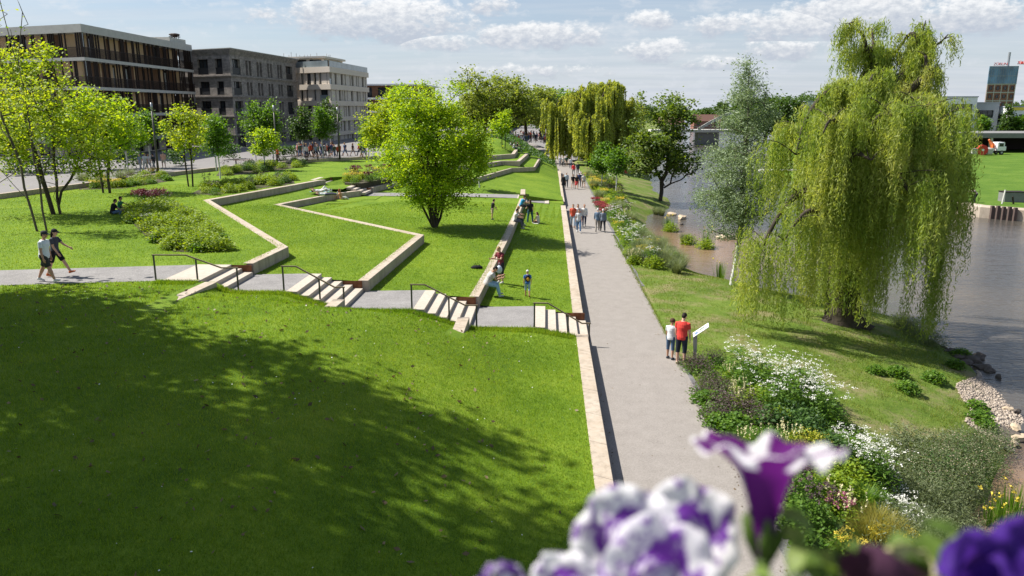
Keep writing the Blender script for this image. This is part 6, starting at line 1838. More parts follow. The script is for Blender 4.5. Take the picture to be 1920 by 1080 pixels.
bed(zb([(646, 343), (672, 345), (735, 334), (738, 322), (700, 322), (660, 330)], 2.35), 2.35, 34, lambda x, y, r: r.choice(["lime", "geran", "maroon", "thistle", "yellowf"]), LB, "plants in the long upper lawn beds", random.Random(9))
# clipped hedges by the buildings
def hedge(pts, h, w, z, label, seed):
    g = np.random.default_rng(seed); a, b = Vector(pts[0]), Vector(pts[1]); L = (b - a).length
    t = thing("hedge", label, "hedge", (a.x, a.y, z)); n = int(900 * L / 4)
    u = g.random(n); C = np.stack([u * (b.x - a.x), u * (b.y - a.y), 0.1 + h * g.random(n) ** 0.7], 1) + g.normal(size=(n, 3)) * np.array([w / 3, w / 3, 0.06])
    leaf_obj("foliage", C, g, 0.24, 0.16, PL_D, t, 0.6)
for i, (u0, u1, v, h, lab) in enumerate(((10, 70, 330, 1.4, "dark clipped hedge at the left edge of the plaza"), (80, 140, 326, 1.3, "dark clipped hedge behind the left edge trees"), (225, 262, 318, 1.6, "dark clipped hedge before the slatted building, left one"), (320, 345, 312, 1.5, "dark clipped hedge before the slatted building, right one"), (415, 445, 300, 1.6, "dark clipped hedge at the corner of the dark brick building"), (520, 560, 294, 1.1, "low clipped hedge along the dark brick building"))):
    p, q = on_z(u0, v, L4 + .3), on_z(u1, v - 3, L4 + .3)
    hedge([(p.x, p.y), (q.x, q.y)], h, 1.0, L4 + 0.3, lab, 200 + i)
# ground cover under the beds
def cover(poly, n, mat, zf, label, ln=0.09, wd=0.05, hmax=0.28, seed=1):
    g = np.random.default_rng(seed); P = np.array(poly)
    x = g.uniform(P[:, 0].min(), P[:, 0].max(), n * 3); y = g.uniform(P[:, 1].min(), P[:, 1].max(), n * 3)
    m = in_poly(x, y, poly); x, y = x[m][:n], y[m][:n]
    z = np.array([zf(a, b) for a, b in zip(x, y)]) + 0.02 + hmax * g.random(len(x)) ** 1.5
    o = leaf_obj("ground_cover", np.stack([x, y, z], 1), g, ln, wd, mat, None, 0.7)
    tag(o, label, None, None, "stuff")
NB = [(5.35, 13), (5.5, 18), (5.25, 20.5), (5.1, 24), (5.15, 26.3), (6.6, 26.0), (8.2, 24.6), (9.2, 23.2), (9.0, 20), (8.6, 16.5), (8.3, 13)]
cover(NB, 14000, PL_G, bank_z, "low leafy ground cover in the near bed", seed=2)
cover([(8.3, 13), (8.6, 16.5), (9.0, 20), (10.5, 22), (13.5, 22.6), (12.0, 19.6), (10, 17.4), (9.2, 13)], 12000, PL_GREY, bank_z, "grey green weeds covering the bank", 0.10, 0.03, 0.4, 3)
cover(FB, 14000, PL_Y, bank_z, "low leafy ground cover in the far bed", 0.14, 0.09, 0.45, 4)
cover(b4, 9000, PL_Y, lambda x, y: L4, "low leafy ground cover in the big upper bed", 0.12, 0.06, 0.45, 5)
# planted slope at the end of the terraces
cover([(-4.5, 112), (1.2, 100), (1.4, 128), (-6, 140), (-9, 125)], 9000, PL_D, lambda x, y: 0.35 + (2.0 + 3.6 * sstep((y - 100) / 14) * (1 - sstep((y - 128) / 20) * 0.55) * 0.55) * (1 - sstep((x + 7.5) / 9.0)) - 0.4 + 0.3 * sstep((y - 100) / 20), "dense planting on the slope at the end of the lawns", 0.4, 0.25, 0.6, 6)

# ------------------------------------------------------------------ stony shore
def shore_strip():
    V = []; F = []; us = np.linspace(0, 1, 9)
    ys = np.arange(22.6, 30.4, 0.25)
    for y in ys:
        xs = shore_x(y); w = 1.75 * sstep((y - 22.2) / 2) * (1 - sstep((y - 27.0) / 3.4)) + 0.12
        for u in us:
            x = xs + 0.25 - w * (1 - u); V.append((x, y, bank_z(x, y) + 0.035))
    n = len(us)
    for j in range(len(ys) - 1):
        for i in range(n - 1):
            a = j * n + i; F.append((a, a + 1, a + 1 + n, a + n))
    o = link("pebble_beach", np_mesh("pebble_beach", V, F), None, ramp_mat("pebbles", [(0.32, (0.20, 0.155, 0.115)), (0.5, (0.42, 0.345, 0.265)), (0.7, (0.56, 0.48, 0.39))], 11, 0.85, 1.0), True)
    tag(o, kind="structure"); return o
BEACH = shore_strip()
g = np.random.default_rng(31)
P = on_mesh(BEACH, 5000, g, lambda P: np.full(len(P), 420.0))
def stones(P, r, g):
    ic = np.array([(0, 0, 1), (.9, 0, .3), (.2, .85, .3), (-.75, .5, .3), (-.7, -.55, .3), (.3, -.85, .3), (0, 0, -.4)])
    fc = np.array([(0, 1, 2), (0, 2, 3), (0, 3, 4), (0, 4, 5), (0, 5, 1), (6, 2, 1), (6, 3, 2), (6, 4, 3), (6, 5, 4), (6, 1, 5)])
    k = len(P); s = (r * (0.5 + g.random((k, 1, 1)) * 1.2)); V = P[:, None, :] + ic[None] * s * (0.7 + 0.6 * g.random((k, 7, 3))) * np.array([1, 1, 0.7])
    F = fc[None] + (np.arange(k) * 7)[:, None, None]
    return V.reshape(-1, 3), F.reshape(-1, 3)
V, F = stones(P, 0.045, g)
M_PEB = leafmat("pebble_stone", [(0.16, 0.13, 0.105), (0.36, 0.295, 0.235), (0.54, 0.465, 0.38)], 0.0)
o = link("pebbles", np_mesh("pebbles", V, F, {"rnd": np.repeat(g.random(len(P)), 7)}), None, M_PEB); tag(o, "pale pebbles on the small beach at the right", None, None, "stuff")
M_ROCK = ramp_mat("rock", [(0.3, (0.045, 0.040, 0.036)), (0.6, (0.12, 0.10, 0.085)), (0.8, (0.22, 0.19, 0.16))], 5, 0.85, 0.6)
M_ROCKP = ramp_mat("pale_rock", [(0.3, (0.34, 0.26, 0.17)), (0.7, (0.56, 0.46, 0.34))], 4, 0.85, 0.5)
def rock(x, y, z, r, mat, label, group, seed, flat_=0.6):
    bm = bmesh.new(); bmesh.ops.create_icosphere(bm, subdivisions=2, radius=r)
    rr = random.Random(seed); ph = [rr.uniform(0, 6) for _ in range(6)]
    for v in bm.verts:
        c = v.co.normalized(); k = 1 + 0.22 * math.sin(c.x * 3.1 + ph[0]) * math.cos(c.y * 2.7 + ph[1]) + 0.14 * math.sin(c.z * 5 + ph[2] + c.x * 4) + rr.uniform(-.06, .06)
        v.co *= k; v.co.x *= 1 + 0.5 * math.sin(ph[3]); v.co.z *= flat_
    me = bpy.data.meshes.new("rock"); bm.to_mesh(me); bm.free()
    o = link("rock", me, None, mat); o.location = (x, y, z); o.rotation_euler = (0, 0, ph[4]); tag(o, label, "rock", group)
for i, (u, v, r) in enumerate(((1787, 662, .26), (1800, 672, .3), (1815, 668, .2), (1822, 676, .34), (1832, 671, .3), (1812, 682, .28), (1842, 690, .24), (1855, 696, .2), (1770, 655, .2), (1872, 708, .18))):
    p = on_z(u, v, WATER); rock(p.x, p.y, WATER + 0.03, r, M_ROCK, "dark wet rock at the water's edge beyond the pebble beach", "dark rocks at the water's edge", i)
for i, (u, v, r) in enumerate(((1893, 812, .28), (1905, 800, .2), (1885, 822, .22), (1898, 828, .16), (1875, 800, .15), (1912, 818, .2), (1908, 770, .14), (1890, 765, .12))):
    p = on_z(u, v, WATER + 0.15); rock(p.x, p.y, WATER + 0.12, r, M_ROCK if i % 2 == 0 else M_ROCKP, "dark boulder at the near end of the pebble beach" if i % 2 == 0 else "pale boulder at the near end of the pebble beach", "boulders on the pebble beach", 40 + i)
for i, (u, v, r, lab) in enumerate(((1279, 410, .75, "pale flat rock standing in the brown shallows"), (1259, 402, .4, "small pale rock in the shallows beside the alder shadow"), (1365, 447, .6, "pale rock in the river just left of the white stem"), (1278, 421, .2, "small dark stone in the brown shallows"), (1158, 318, 0.7, "brown rock at the foot of the far willow"), (1143, 318, 0.6, "second brown rock at the foot of the far willow"))):
    p = on_z(u, v, WATER if i < 4 else -0.2); rock(p.x, p.y, (WATER if i < 4 else -0.2) + 0.08, r, M_ROCKP if i != 3 else M_ROCK, lab, None, 60 + i, 0.4)

# leaf litter and grit along the path edges
g = np.random.default_rng(71); n = 900
y = 8 + 60 * g.random(n) ** 1.6; e = g.random(n) < 0.6
x = np.where(e, 4.8 - np.abs(g.normal(size=n)) * 0.22, 1.66 + np.abs(g.normal(size=n)) * 0.12)
x = np.where(g.random(n) < 0.12, g.uniform(1.8, 4.7, n), x)
lo_ = leaf_obj("leaf_litter", np.stack([x, y, np.full(n, 0.022)], 1), g, 0.05, 0.028, M_DEAD, None, 1.5, 0)
tag(lo_, "small dry leaves and grit blown along the path edges", None, None, "stuff")
k = 5200; y = 8 + 46 * g.random(k) ** 1.4; x = 4.83 + g.normal(size=k) * 0.05
y = y[(y > 26)]; x = x[:len(y)]
P = np.stack([x, y, np.full(len(x), 0.005)], 1)
blades("grass", P, 0.07, 0.009, M_BLADEB, g, 1.0, "ragged grass fringe at the right edge of the path")
# ------------------------------------------------------------------ people
def cloth(c, rough=0.85):
    return flat("cloth_%02d_%02d_%02d" % tuple(int(x * 99) for x in c), c, rough, 0, 0.10, 14, 0.15, 0.2)
def skinm(k=0):
    cs = [(0.52, 0.30, 0.205), (0.44, 0.24, 0.155), (0.58, 0.36, 0.26)]
    return flat("skin_%d" % k, cs[k], 0.55, 0, 0.06, 20, 0, 0.4)
HAIR = {"dark": (0.018, 0.012, 0.010), "brown": (0.07, 0.035, 0.020), "grey": (0.30, 0.29, 0.28), "white": (0.60, 0.58, 0.55), "blond": (0.35, 0.22, 0.09), "red": (0.28, 0.09, 0.03)}
TMP = bpy.data.scenes.new("scratch")
def remeshed(mb, voxel, smooth_it=4):
    me = bpy.data.meshes.new("tmp"); me.from_pydata(mb.v, [], mb.f); me.update()
    bm = bmesh.new(); bm.from_mesh(me); bmesh.ops.recalc_face_normals(bm, faces=bm.faces); bm.to_mesh(me); bm.free()
    o = bpy.data.objects.new("tmp", me); TMP.collection.objects.link(o)
    m = o.modifiers.new("r", "REMESH"); m.mode = "VOXEL"; m.voxel_size = voxel; m.use_smooth_shade = True
    if smooth_it:
        s = o.modifiers.new("s", "SMOOTH"); s.iterations = smooth_it; s.factor = 0.5
    vl = TMP.view_layers[0]; vl.update(); dg = vl.depsgraph
    out = bpy.data.meshes.new_from_object(o.evaluated_get(dg))
    bpy.data.objects.remove(o); bpy.data.meshes.remove(me)
    return out
def dirv(fwd, out, side):
    f, a = R(fwd), R(out)
    return Vector((side * math.sin(a), math.sin(f) * math.cos(a), -math.cos(f) * math.cos(a)))
def person(label, loc, rz, h=1.75, legs=((0, 0, 3), (0, 0, 3)), arms=((5, 8, 12), (5, 8, 12)), lean=0, head=(0, 0), top=(0.5, 0.5, 0.5), sleeve="short", bottom=(0.05, 0.06, 0.1), pants="long",
           shoes=(0.06, 0.05, 0.05), hair="brown", hairstyle="short", cap=None, skin=0, detail=1, group=None, seat=None, fat=1.0, woman=False, lie=None, skirt=False, cat="person", apron=None):
    t = thing("person", label, cat, loc, rz, group)
    S = h / 1.75
    vox = {0: 0.026, 1: 0.015, 2: 0.0085}[detail] * S
    hip = Vector((0, 0, 0.92))
    LR = (-1, 1)
    J = {}
    feet = []
    for i, s in enumerate(LR):
        a, k, ab = legs[i]
        hj = hip + Vector((s * 0.092, 0, -0.02)); kn = hj + dirv(a, ab, s) * 0.43; an = kn + dirv(a - k, ab * 0.4, s) * 0.41
        fp = a - k
        toe = an + Vector((s * 0.03, math.cos(R(max(-35, min(50, fp * 0.6)))), math.sin(R(max(-35, min(50, fp * 0.6)))))) .normalized() * 0.17
        toe.z -= 0.045
        heel = an + Vector((0, -0.045, -0.05))
        J[i] = (hj, kn, an, toe, heel); feet.append(min(an.z - 0.085, toe.z - 0.03))
    if seat is None: dz = -min(feet)
    else: dz = seat / S - (hip.z - 0.105)
    off = Vector((0, 0, dz))
    L = R(lean)
    def tor(x, y, z):
        """torso point (x, y, z above hip) with forward lean"""
        return hip + off + Vector((x, y * math.cos(L) + z * math.sin(L), z * math.cos(L) - y * math.sin(L)))
    for i in (0, 1): J[i] = tuple(p + off for p in J[i])
    ws = 0.93 if woman else 1.0
    wf = fat
    b = MB(); n = 12
    def torso(mb, e, z0, z1):
        prof = [(-0.10, 0.150 * (1.06 if woman else 1), 0.105), (-0.02, 0.168 * (1.05 if woman else 1), 0.118), (0.08, 0.150, 0.108), (0.18, 0.142 * ws, 0.104), (0.30, 0.160 * ws, 0.118), (0.40, 0.172 * ws, 0.112), (0.46, 0.140 * ws, 0.088), (0.50, 0.105, 0.07)]
        P = []; Rr = []
        for z, rx, ry in prof:
            if z0 - 1e-6 <= z <= z1 + 1e-6:
                P.append(tor(0, 0, z)); f_ = wf if z < 0.34 else 1 + (wf - 1) * 0.4
                Rr.append((rx * f_ + e, ry * f_ + e))
        mb.tube(P, Rr, 16)
    torso(b, 0, -0.10, 0.50)
    b.tube([tor(0, 0, 0.44), tor(0, 0.012, 0.52), tor(0, 0.03, 0.60)], [0.062, 0.052, 0.052], n)
    pit, tur = R(head[0]) + L * 0.75, R(head[1])
    Hr = Matrix.Rotation(-tur, 3, "Z") @ Matrix.Rotation(-pit, 3, "X")
    nk = tor(0, 0.02, 0.575)
    hp = lambda x, y, z: nk + Hr @ Vector((x, y, z))
    b.ball(hp(0, 0.018, 0.105), (0.074, 0.094, 0.108), 14, 10, 0, Hr); b.ball(hp(0, 0.045, 0.045), (0.052, 0.058, 0.055), 12, 8, 0, Hr)
    if detail:
        b.ball(hp(0, 0.113, 0.082), (0.014, 0.022, 0.022), 8, 6, 0, Hr); b.ball(hp(0, 0.105, 0.030), (0.022, 0.014, 0.012), 8, 6, 0, Hr)
        for s in LR: b.ball(hp(s * 0.076, 0.008, 0.09), (0.014, 0.022, 0.033), 8, 6, 0, Hr)
    A = {}
    for i, s in enumerate(LR):
        f, ab, el = arms[i]
        sh = tor(s * 0.178 * ws, 0, 0.435); eb = sh + dirv(f + lean * 0.6, ab, s) * 0.285; wd = dirv(f + el + lean * 0.5, ab * 0.35 - (4 if el > 25 else 0), s); wr = eb + wd * 0.245
        A[i] = (sh, eb, wr, wd)
        b.tube([sh + Vector((-s * 0.04, 0, 0.0)), sh, lerp_v(sh, eb, .5), eb, lerp_v(eb, wr, .35), wr], [0.052, 0.054, 0.046, 0.038, 0.037, 0.026], n)
        hd = wr + wd * 0.055
        # hand: palm, four fingers, thumb
        sidev = Vector((s, 0, 0)); pn = (sidev - wd * sidev.dot(wd)).normalized(); across = wd.cross(pn).normalized()
        b.tube([wr - wd * 0.01, hd, wr + wd * 0.095], [(0.020, 0.026), (0.017, 0.038), (0.013, 0.036)] if True else 0, 10)
        if detail == 2:
            for q, (o_, ln_) in enumerate(((-0.027, 0.062), (-0.009, 0.072), (0.009, 0.070), (0.026, 0.054))):
                p0 = wr + wd * 0.085 + across * o_; p1 = p0 + wd * ln_ * 0.5 - pn * 0.006; p2 = p1 + wd * ln_ * 0.45 - pn * 0.020
                b.tube([p0, p1, p2], [0.0095, 0.0088, 0.0075], 8)
            fw = across if across.y > 0 else -across
            p0 = wr + wd * 0.03 + fw * 0.024; b.tube([p0, p0 + wd * 0.028 + fw * 0.020, p0 + wd * 0.060 + fw * 0.022 - pn * .01], [0.012, 0.0105, 0.0085], 8)
    lw = wf ** 0.7
    for i, s in enumerate(LR):
        hj, kn, an, toe, heel = J[i]
        b.tube([hj + Vector((-s * 0.01, 0, 0.06)), hj, lerp_v(hj, kn, .5), kn, lerp_v(kn, an, .3), lerp_v(kn, an, .65), an], [0.088 * lw, 0.092 * lw, 0.074 * lw, 0.056 * lw, 0.058 * lw, 0.046, 0.036], n)
        b.tube([heel, lerp_v(heel, toe, .45) + Vector((0, 0, 0.012)), toe], [(0.034, 0.036), (0.032, 0.040), (0.018, 0.036)], 10)
    def fin(mb, name, mat, v=None):
        mb.v = [tuple(Vector(q) * S) for q in mb.v]
        me = remeshed(mb, v or vox, 3)
        return link(name, me, t, mat)
    fin(b, "body", skinm(skin))
    # shirt
    m = MB(); torso(m, 0.016, -0.10 if not skirt else -0.02, 0.50)
    fr = {"none": 0.12, "short": 0.62, "long": 1.0}[sleeve]
    for i, s in enumerate(LR):
        sh, eb, wr, wd = A[i]
        pts = [sh + Vector((-s * 0.05, 0, 0.0)), sh + Vector((s * 0.005, 0, 0.004))]; rr = [0.056, 0.064]
        if sleeve == "long": pts += [eb, lerp_v(eb, wr, 0.92)]; rr += [0.055, 0.042]
        elif sleeve == "short": pts += [lerp_v(sh, eb, fr)]; rr += [0.064]
        else: pts += [lerp_v(sh, eb, 0.12)]; rr += [0.05]
        m.tube(pts, rr, n)
    fin(m, "shirt", cloth(top))
    if apron: 
        m = MB(); 
    # trousers, shorts or skirt
    m = MB(); torso(m, 0.013, -0.10, 0.08)
    fr = {"long": 0.94, "shorts": 0.0, "knee": 0.22, "mini": -0.35}[pants]
    for i, s in enumerate(LR):
        hj, kn, an, toe, heel = J[i]
        if pants == "mini": pts = [hj + Vector((0, 0, 0.05)), hj, lerp_v(hj, kn, 0.6)]; rr = [0.10 * lw, 0.106 * lw, 0.096 * lw]
        elif pants == "shorts": pts = [hj + Vector((0, 0, 0.05)), hj, lerp_v(hj, kn, 0.5), lerp_v(hj, kn, 0.90)]; rr = [0.10 * lw, 0.106 * lw, 0.095 * lw, 0.088 * lw]
        else: pts = [hj + Vector((0, 0, 0.05)), hj, lerp_v(hj, kn, 0.5), kn, lerp_v(kn, an, fr * 0.5), lerp_v(kn, an, fr)]; rr = [0.10 * lw, 0.104 * lw, 0.086 * lw, 0.070 * lw, 0.066 * lw, 0.055 if pants == "long" else 0.07]
        m.tube(pts, rr, n)
    if skirt:
        k0 = tor(0, 0, 0.05); kk = (J[0][1] + J[1][1]) / 2
        m.tube([k0, tor(0, 0, -0.05), lerp_v(hip + off, kk, 0.55), lerp_v(hip + off, kk, 1.05)], [(0.16, 0.12), (0.19, 0.14), (0.20, 0.16), (0.22, 0.18)], 16)
    fin(m, "skirt" if skirt else "trousers", cloth(bottom))
    if shoes is not None:
        for i in (0, 1):
            hj, kn, an, toe, heel = J[i]
            m = MB(); m.tube([heel + Vector((0, -0.012, 0.004)), lerp_v(heel, toe, .4) + Vector((0, 0, 0.016)), toe + Vector((0, 0.012, 0.002))], [(0.040, 0.044), (0.042, 0.048), (0.026, 0.042)], 10)
            m.tube([an + Vector((0, -0.01, 0.02)), an + Vector((0, -0.005, -0.05))], [0.043, 0.046], 10)
            fin(m, "shoe", cloth(shoes), max(vox, 0.012 * S))
    m = MB()
    if hairstyle == "short":
        m.ball(hp(0, 0.002, 0.130), (0.081, 0.097, 0.090), 14, 10, 0, Hr); m.ball(hp(0, -0.035, 0.085), (0.074, 0.066, 0.075), 12, 8, 0, Hr)
    elif hairstyle == "curly":
        for k in range(46):
            a, e_ = k * 2.4, math.acos(1 - 1.45 * (k + 0.5) / 46)
            q = Vector((0.085 * math.sin(e_) * math.cos(a), 0.098 * math.sin(e_) * math.sin(a) * (1.0 if math.sin(a) < 0 else 0.80) - 0.012, 0.095 * math.cos(e_) + 0.115))
            m.ball(hp(*q), 0.036, 8, 6)
    elif hairstyle in ("long", "bun", "tail"):
        m.ball(hp(0, 0.0, 0.128), (0.084, 0.100, 0.094), 14, 10, 0, Hr); m.ball(hp(0, -0.04, 0.07), (0.080, 0.066, 0.09), 12, 8, 0, Hr)
        if hairstyle == "long": m.tube([hp(0, -0.06, 0.10), hp(0, -0.085, 0.0), hp(0, -0.085, -0.16)], [(0.075, 0.05), (0.085, 0.04), (0.06, 0.02)], 10)
        if hairstyle == "tail": m.tube([hp(0, -0.09, 0.14), hp(0, -0.135, 0.08), hp(0, -0.13, -0.10)], [0.026, 0.034, 0.012], 8)
        if hairstyle == "bun": m.ball(hp(0, -0.10, 0.16), 0.042, 8, 6)
    if hairstyle != "none": fin(m, "hair", cloth(HAIR[hair], 0.7), max(vox, 0.011 * S))
    if cap is not None:
        m = MB(); m.ball(hp(0, 0.004, 0.150), (0.092, 0.108, 0.082), 14, 10, 0, Hr); m.tube([hp(0, 0.075, 0.145), hp(0, 0.125, 0.135), hp(0, 0.185, 0.120)], [(0.012, 0.085), (0.011, 0.080), (0.008, 0.055)], 12)
        fin(m, "cap", cloth(cap), max(vox, 0.010 * S))
    if detail == 2:
        for s in LR:
            m = MB(); m.ball(hp(s * 0.030, 0.100, 0.098), 0.0105, 8, 6); m.v = [tuple(Vector(q) * S) for q in m.v]; m.build("eye", cloth((0.03, 0.025, 0.02)), t, True)
        m = MB(); m.ball(hp(0, 0.117, 0.030), (0.022, 0.006, 0.006), 8, 6, 0, Hr); m.v = [tuple(Vector(q) * S) for q in m.v]; m.build("mouth", cloth((0.35, 0.12, 0.10)), t, True)
    t["_w"] = 0; del t["_w"]
    PINFO[t.name] = (tor, A, hp, S, J)
    return t
PINFO = {}
def lerp_v(a, b, u): return a + (b - a) * u
def spot(u, v, z): return tuple(on_z(u, v, z))
WALKL = ((26, 8, 2), (-18, 12, 2)); WALKR = ((-18, 14, 2), (26, 8, 2))
# --- walkers at the left
pA = on_z(90, 529, L4 + .006); pB = on_z(109, 518, L4 + .006)
person("man in white polo shirt, dark cap and dark shorts walking along the grit walk", tuple(pA), R(-90), 1.93, ((-22, 6, 2), (24, 4, 2)), ((-4, 7, 8), (-2, 7, 14)), 5, (4, 0), (0.62, 0.66, 0.70), "short", (0.035, 0.038, 0.032), "shorts", (0.62, 0.62, 0.60), "dark", "short", (0.03, 0.032, 0.04), 1, 2, None, None, 1.12)
person("woman in dark top and black shorts with orange shoes walking beside the man in white", tuple(pB), R(-90), 1.82, ((30, 2, 2), (-16, 8, 2)), ((38, 6, 20), (12, 6, 20)), 4, (4, 0), (0.055, 0.058, 0.075), "short", (0.012, 0.012, 0.015), "shorts", (0.50, 0.13, 0.04), "dark", "long", (0.02, 0.02, 0.025), 0, 2, None, None, 1.0, True)
# --- pair at the sign
pR = on_z(1276, 683, 0.012); pK = on_z(1256, 673, 0.012)
person("man in red t-shirt and dark shorts reading the small sign", tuple(pR), R(-24), 1.88, ((2, 2, 3), (-2, 0, 3)), ((4, 9, 10), (2, 9, 8)), 6, (26, 12), (0.62, 0.055, 0.045), "short", (0.022, 0.028, 0.042), "knee", (0.55, 0.42, 0.33), "dark", "short", None, 2, 2, None, None, 1.08)
person("child with curly dark hair in white shirt and denim shorts beside the man in red", tuple(pK), R(-30), 1.50, ((3, 2, 3), (-4, 2, 3)), ((6, 8, 20), (4, 8, 14)), 4, (18, 10), (0.66, 0.68, 0.70), "short", (0.06, 0.11, 0.19), "knee", (0.05, 0.06, 0.08), "brown", "curly", None, 1, 2, None, None, 1.0)
# --- boy on the lowest lawn
pb = on_z(989, 556, 0.60)
boy = person("small boy with white cap, blue shirt and light blue shorts walking over the lowest lawn", tuple(pb), R(4), 1.22, ((14, 6, 2), (-12, 14, 2)), ((-10, 10, 12), (10, 10, 16)), 3, (2, 0), (0.05, 0.14, 0.40), "short", (0.30, 0.42, 0.52), "knee", (0.20, 0.07, 0.04), "blond", "short", (0.62, 0.62, 0.62), 1, 2)
def backpack(at, rz, s):
    t = thing("backpack", "small black backpack with a yellow front on the walking boy's back", "backpack", at, rz)
    m = MB(); m.ball((0, 0, 0), (0.125 * s, 0.075 * s, 0.165 * s), 16, 10); link("bag", remeshed(m, 0.012), t, cloth((0.015, 0.015, 0.02)), True)
    m = MB(); m.ball((0.012 * s, -0.055 * s, -0.02 * s), (0.07 * s, 0.034 * s, 0.09 * s), 14, 9); m.build("front_pocket", cloth((0.62, 0.33, 0.03)), t, True)
    for q in (-1, 1):
        m = MB(); m.tube([(q * 0.075 * s, 0.06 * s, 0.13 * s), (q * 0.085 * s, 0.13 * s, 0.165 * s), (q * 0.085 * s, 0.20 * s, 0.10 * s)], 0.012, 6); m.build("strap", cloth((0.02, 0.02, 0.025)), t, True)
tor_, A_b, hp_b, S_b, J_b = PINFO[boy.name]
q = Matrix.Rotation(R(4), 3, "Z") @ (tor_(0, -0.165, 0.27) * S_b)
backpack(tuple(pb + q), R(4), 0.95)
# --- couple at the end of the seat wall
pw = Vector((-2.52, 32.75, 0.74))
person("person in pale grey shirt and light blue jeans sitting on the seat wall", (pw.x, pw.y, 0.735), R(-84), 1.84, ((80, 70, 8), (76, 62, 10)), ((26, 6, 70), (20, 8, 74)), 26, (20, 0), (0.46, 0.44, 0.41), "short", (0.27, 0.42, 0.52), "long", (0.45, 0.45, 0.46), "dark", "short", None, 1, 2, None, 0.47, 1.28)
p2 = on_z(939, 531, 0.70)
person("person in dark red top standing in front of the sitter and holding a white bag", (p2.x, p2.y, 0.71), R(140), 1.80, ((2, 2, 3), (-2, 0, 3)), ((38, 6, 62), (30, 8, 66)), 5, (24, 10), (0.17, 0.030, 0.040), "short", (0.03, 0.03, 0.04), "knee", (0.55, 0.54, 0.50), "blond", "short", None, 0, 2)
m = MB(); m.ball((0, 0, 0), (0.15, 0.11, 0.19), 14, 10); m.bar((-0.05, 0, 0.15), (0, 0.02, 0.34), 0.02); m.bar((0.05, 0, 0.15), (0, 0.02, 0.34), 0.02)
o = link("carrier_bag", remeshed(m, 0.014), None, cloth((0.55, 0.60, 0.70)), True); o.location = (p2.x - 0.05, p2.y - 0.42, 1.45); tag(o, "pale blue and white carrier bag held between the couple at the seat wall", "bag")
m = MB(); m.ball((0, 0, 0.09), (0.30, 0.17, 0.12), 14, 8); m.tube([(-0.18, 0, 0.17), (-0.1, 0, 0.27), (0.1, 0, 0.27), (0.18, 0, 0.17)], 0.014, 6)
pk = on_z(894, 504, 1.2); o = link("holdall", remeshed(m, 0.014), None, cloth((0.02, 0.02, 0.02)), True); o.location = (pk.x, pk.y, pk.z - 0.03); o.rotation_euler = (0, 0, 0.2); tag(o, "black holdall lying on the lawn behind the sitter in grey", "bag")
# --- group farther along the seat wall
SW = lambda y: interp(y, [(30.7, -2.93), (35.6, -2.55), (46.7, -2.34), (58, -2.12), (66.2, -2.0)])
def sitter(y, label, top, bottom, hair, hs="short", rz=-88, lean=12, pants="long", dx=0.12, h=1.8, legs=((82, 72, 7), (78, 66, 8)), arms=((35, 6, 40), (30, 6, 45)), woman=False, det=1):
    return person(label, (SW(y) + dx, y, 0.74), R(rz), h, legs, arms, lean, (8, 0), top, "short", bottom, pants, (0.4, 0.4, 0.42), hair, hs, None, 0, det, "people sitting on the seat wall", 0.455, 1.0, woman)
sitter(52.2, "person in white top on the seat wall, nearest of the group of three", (0.60, 0.58, 0.56), (0.10, 0.10, 0.13), "dark", woman=True)
sitter(53.6, "person in grey top on the seat wall, middle of the group of three", (0.42, 0.40, 0.42), (0.05, 0.06, 0.10), "blond", rz=-80)
person("person in black top standing on the lawn behind the seat wall", tuple(on_z(923, 412, 1.25)), R(-70), 1.45, ((4, 4, 3), (-4, 2, 3)), ((20, 8, 30), (10, 8, 20)), 10, (8, 0), (0.02, 0.02, 0.025), "short", (0.45, 0.35, 0.25), "shorts", (0.1, 0.1, 0.1), "dark", "short", None, 0, 1)
sitter(60.6, "person in bright blue t-shirt sitting at the far end of the seat wall", (0.03, 0.24, 0.44), (0.06, 0.05, 0.05), "dark", lean=22)
ps = on_z(994, 419, 0.58)
person("woman in black top and teal leggings standing on the lowest lawn with her back turned", tuple(ps), R(15), 1.78, ((0, 0, 9), (0, 0, 9)), ((18, 14, 60), (6, 10, 16)), 0, (4, 0), (0.018, 0.018, 0.024), "short", (0.03, 0.10, 0.12), "long", (0.6, 0.6, 0.55), "brown", "long", None, 0, 1, None, None, 1.0, True)
pg = on_z(1009, 419, 0.56)
person("girl in pale top sitting on the lowest lawn beside the standing woman", tuple(pg), R(60), 1.60, ((98, 140, 14), (92, 132, 16)), ((30, 10, 40), (20, 8, 30)), 6, (6, 0), (0.62, 0.55, 0.50), "none", (0.30, 0.14, 0.09), "knee", (0.6, 0.6, 0.6), "brown", "long", None, 0, 1, None, 0.03, 1.0, True)
o = tag(MB().prism([(-0.9, -0.5), (0.9, -0.6), (1.0, 0.5), (-0.8, 0.6)], 0.0, 0.02).build("picnic_blanket", cloth((0.50, 0.50, 0.44))), "pale picnic blanket on the lowest lawn beside the seat wall", "blanket"); o.location = (pg.x - 0.9, pg.y - 0.1, pg.z + 0.06)
m = MB(); m.ball((0, 0, 0.12), (0.2, 0.14, 0.14), 12, 8); o = link("bag", remeshed(m, 0.015), None, cloth((0.16, 0.24, 0.36)), True); o.location = (pg.x - 1.5, pg.y + 0.2, pg.z + 0.07); tag(o, "blue grey bag on the picnic blanket", "bag")
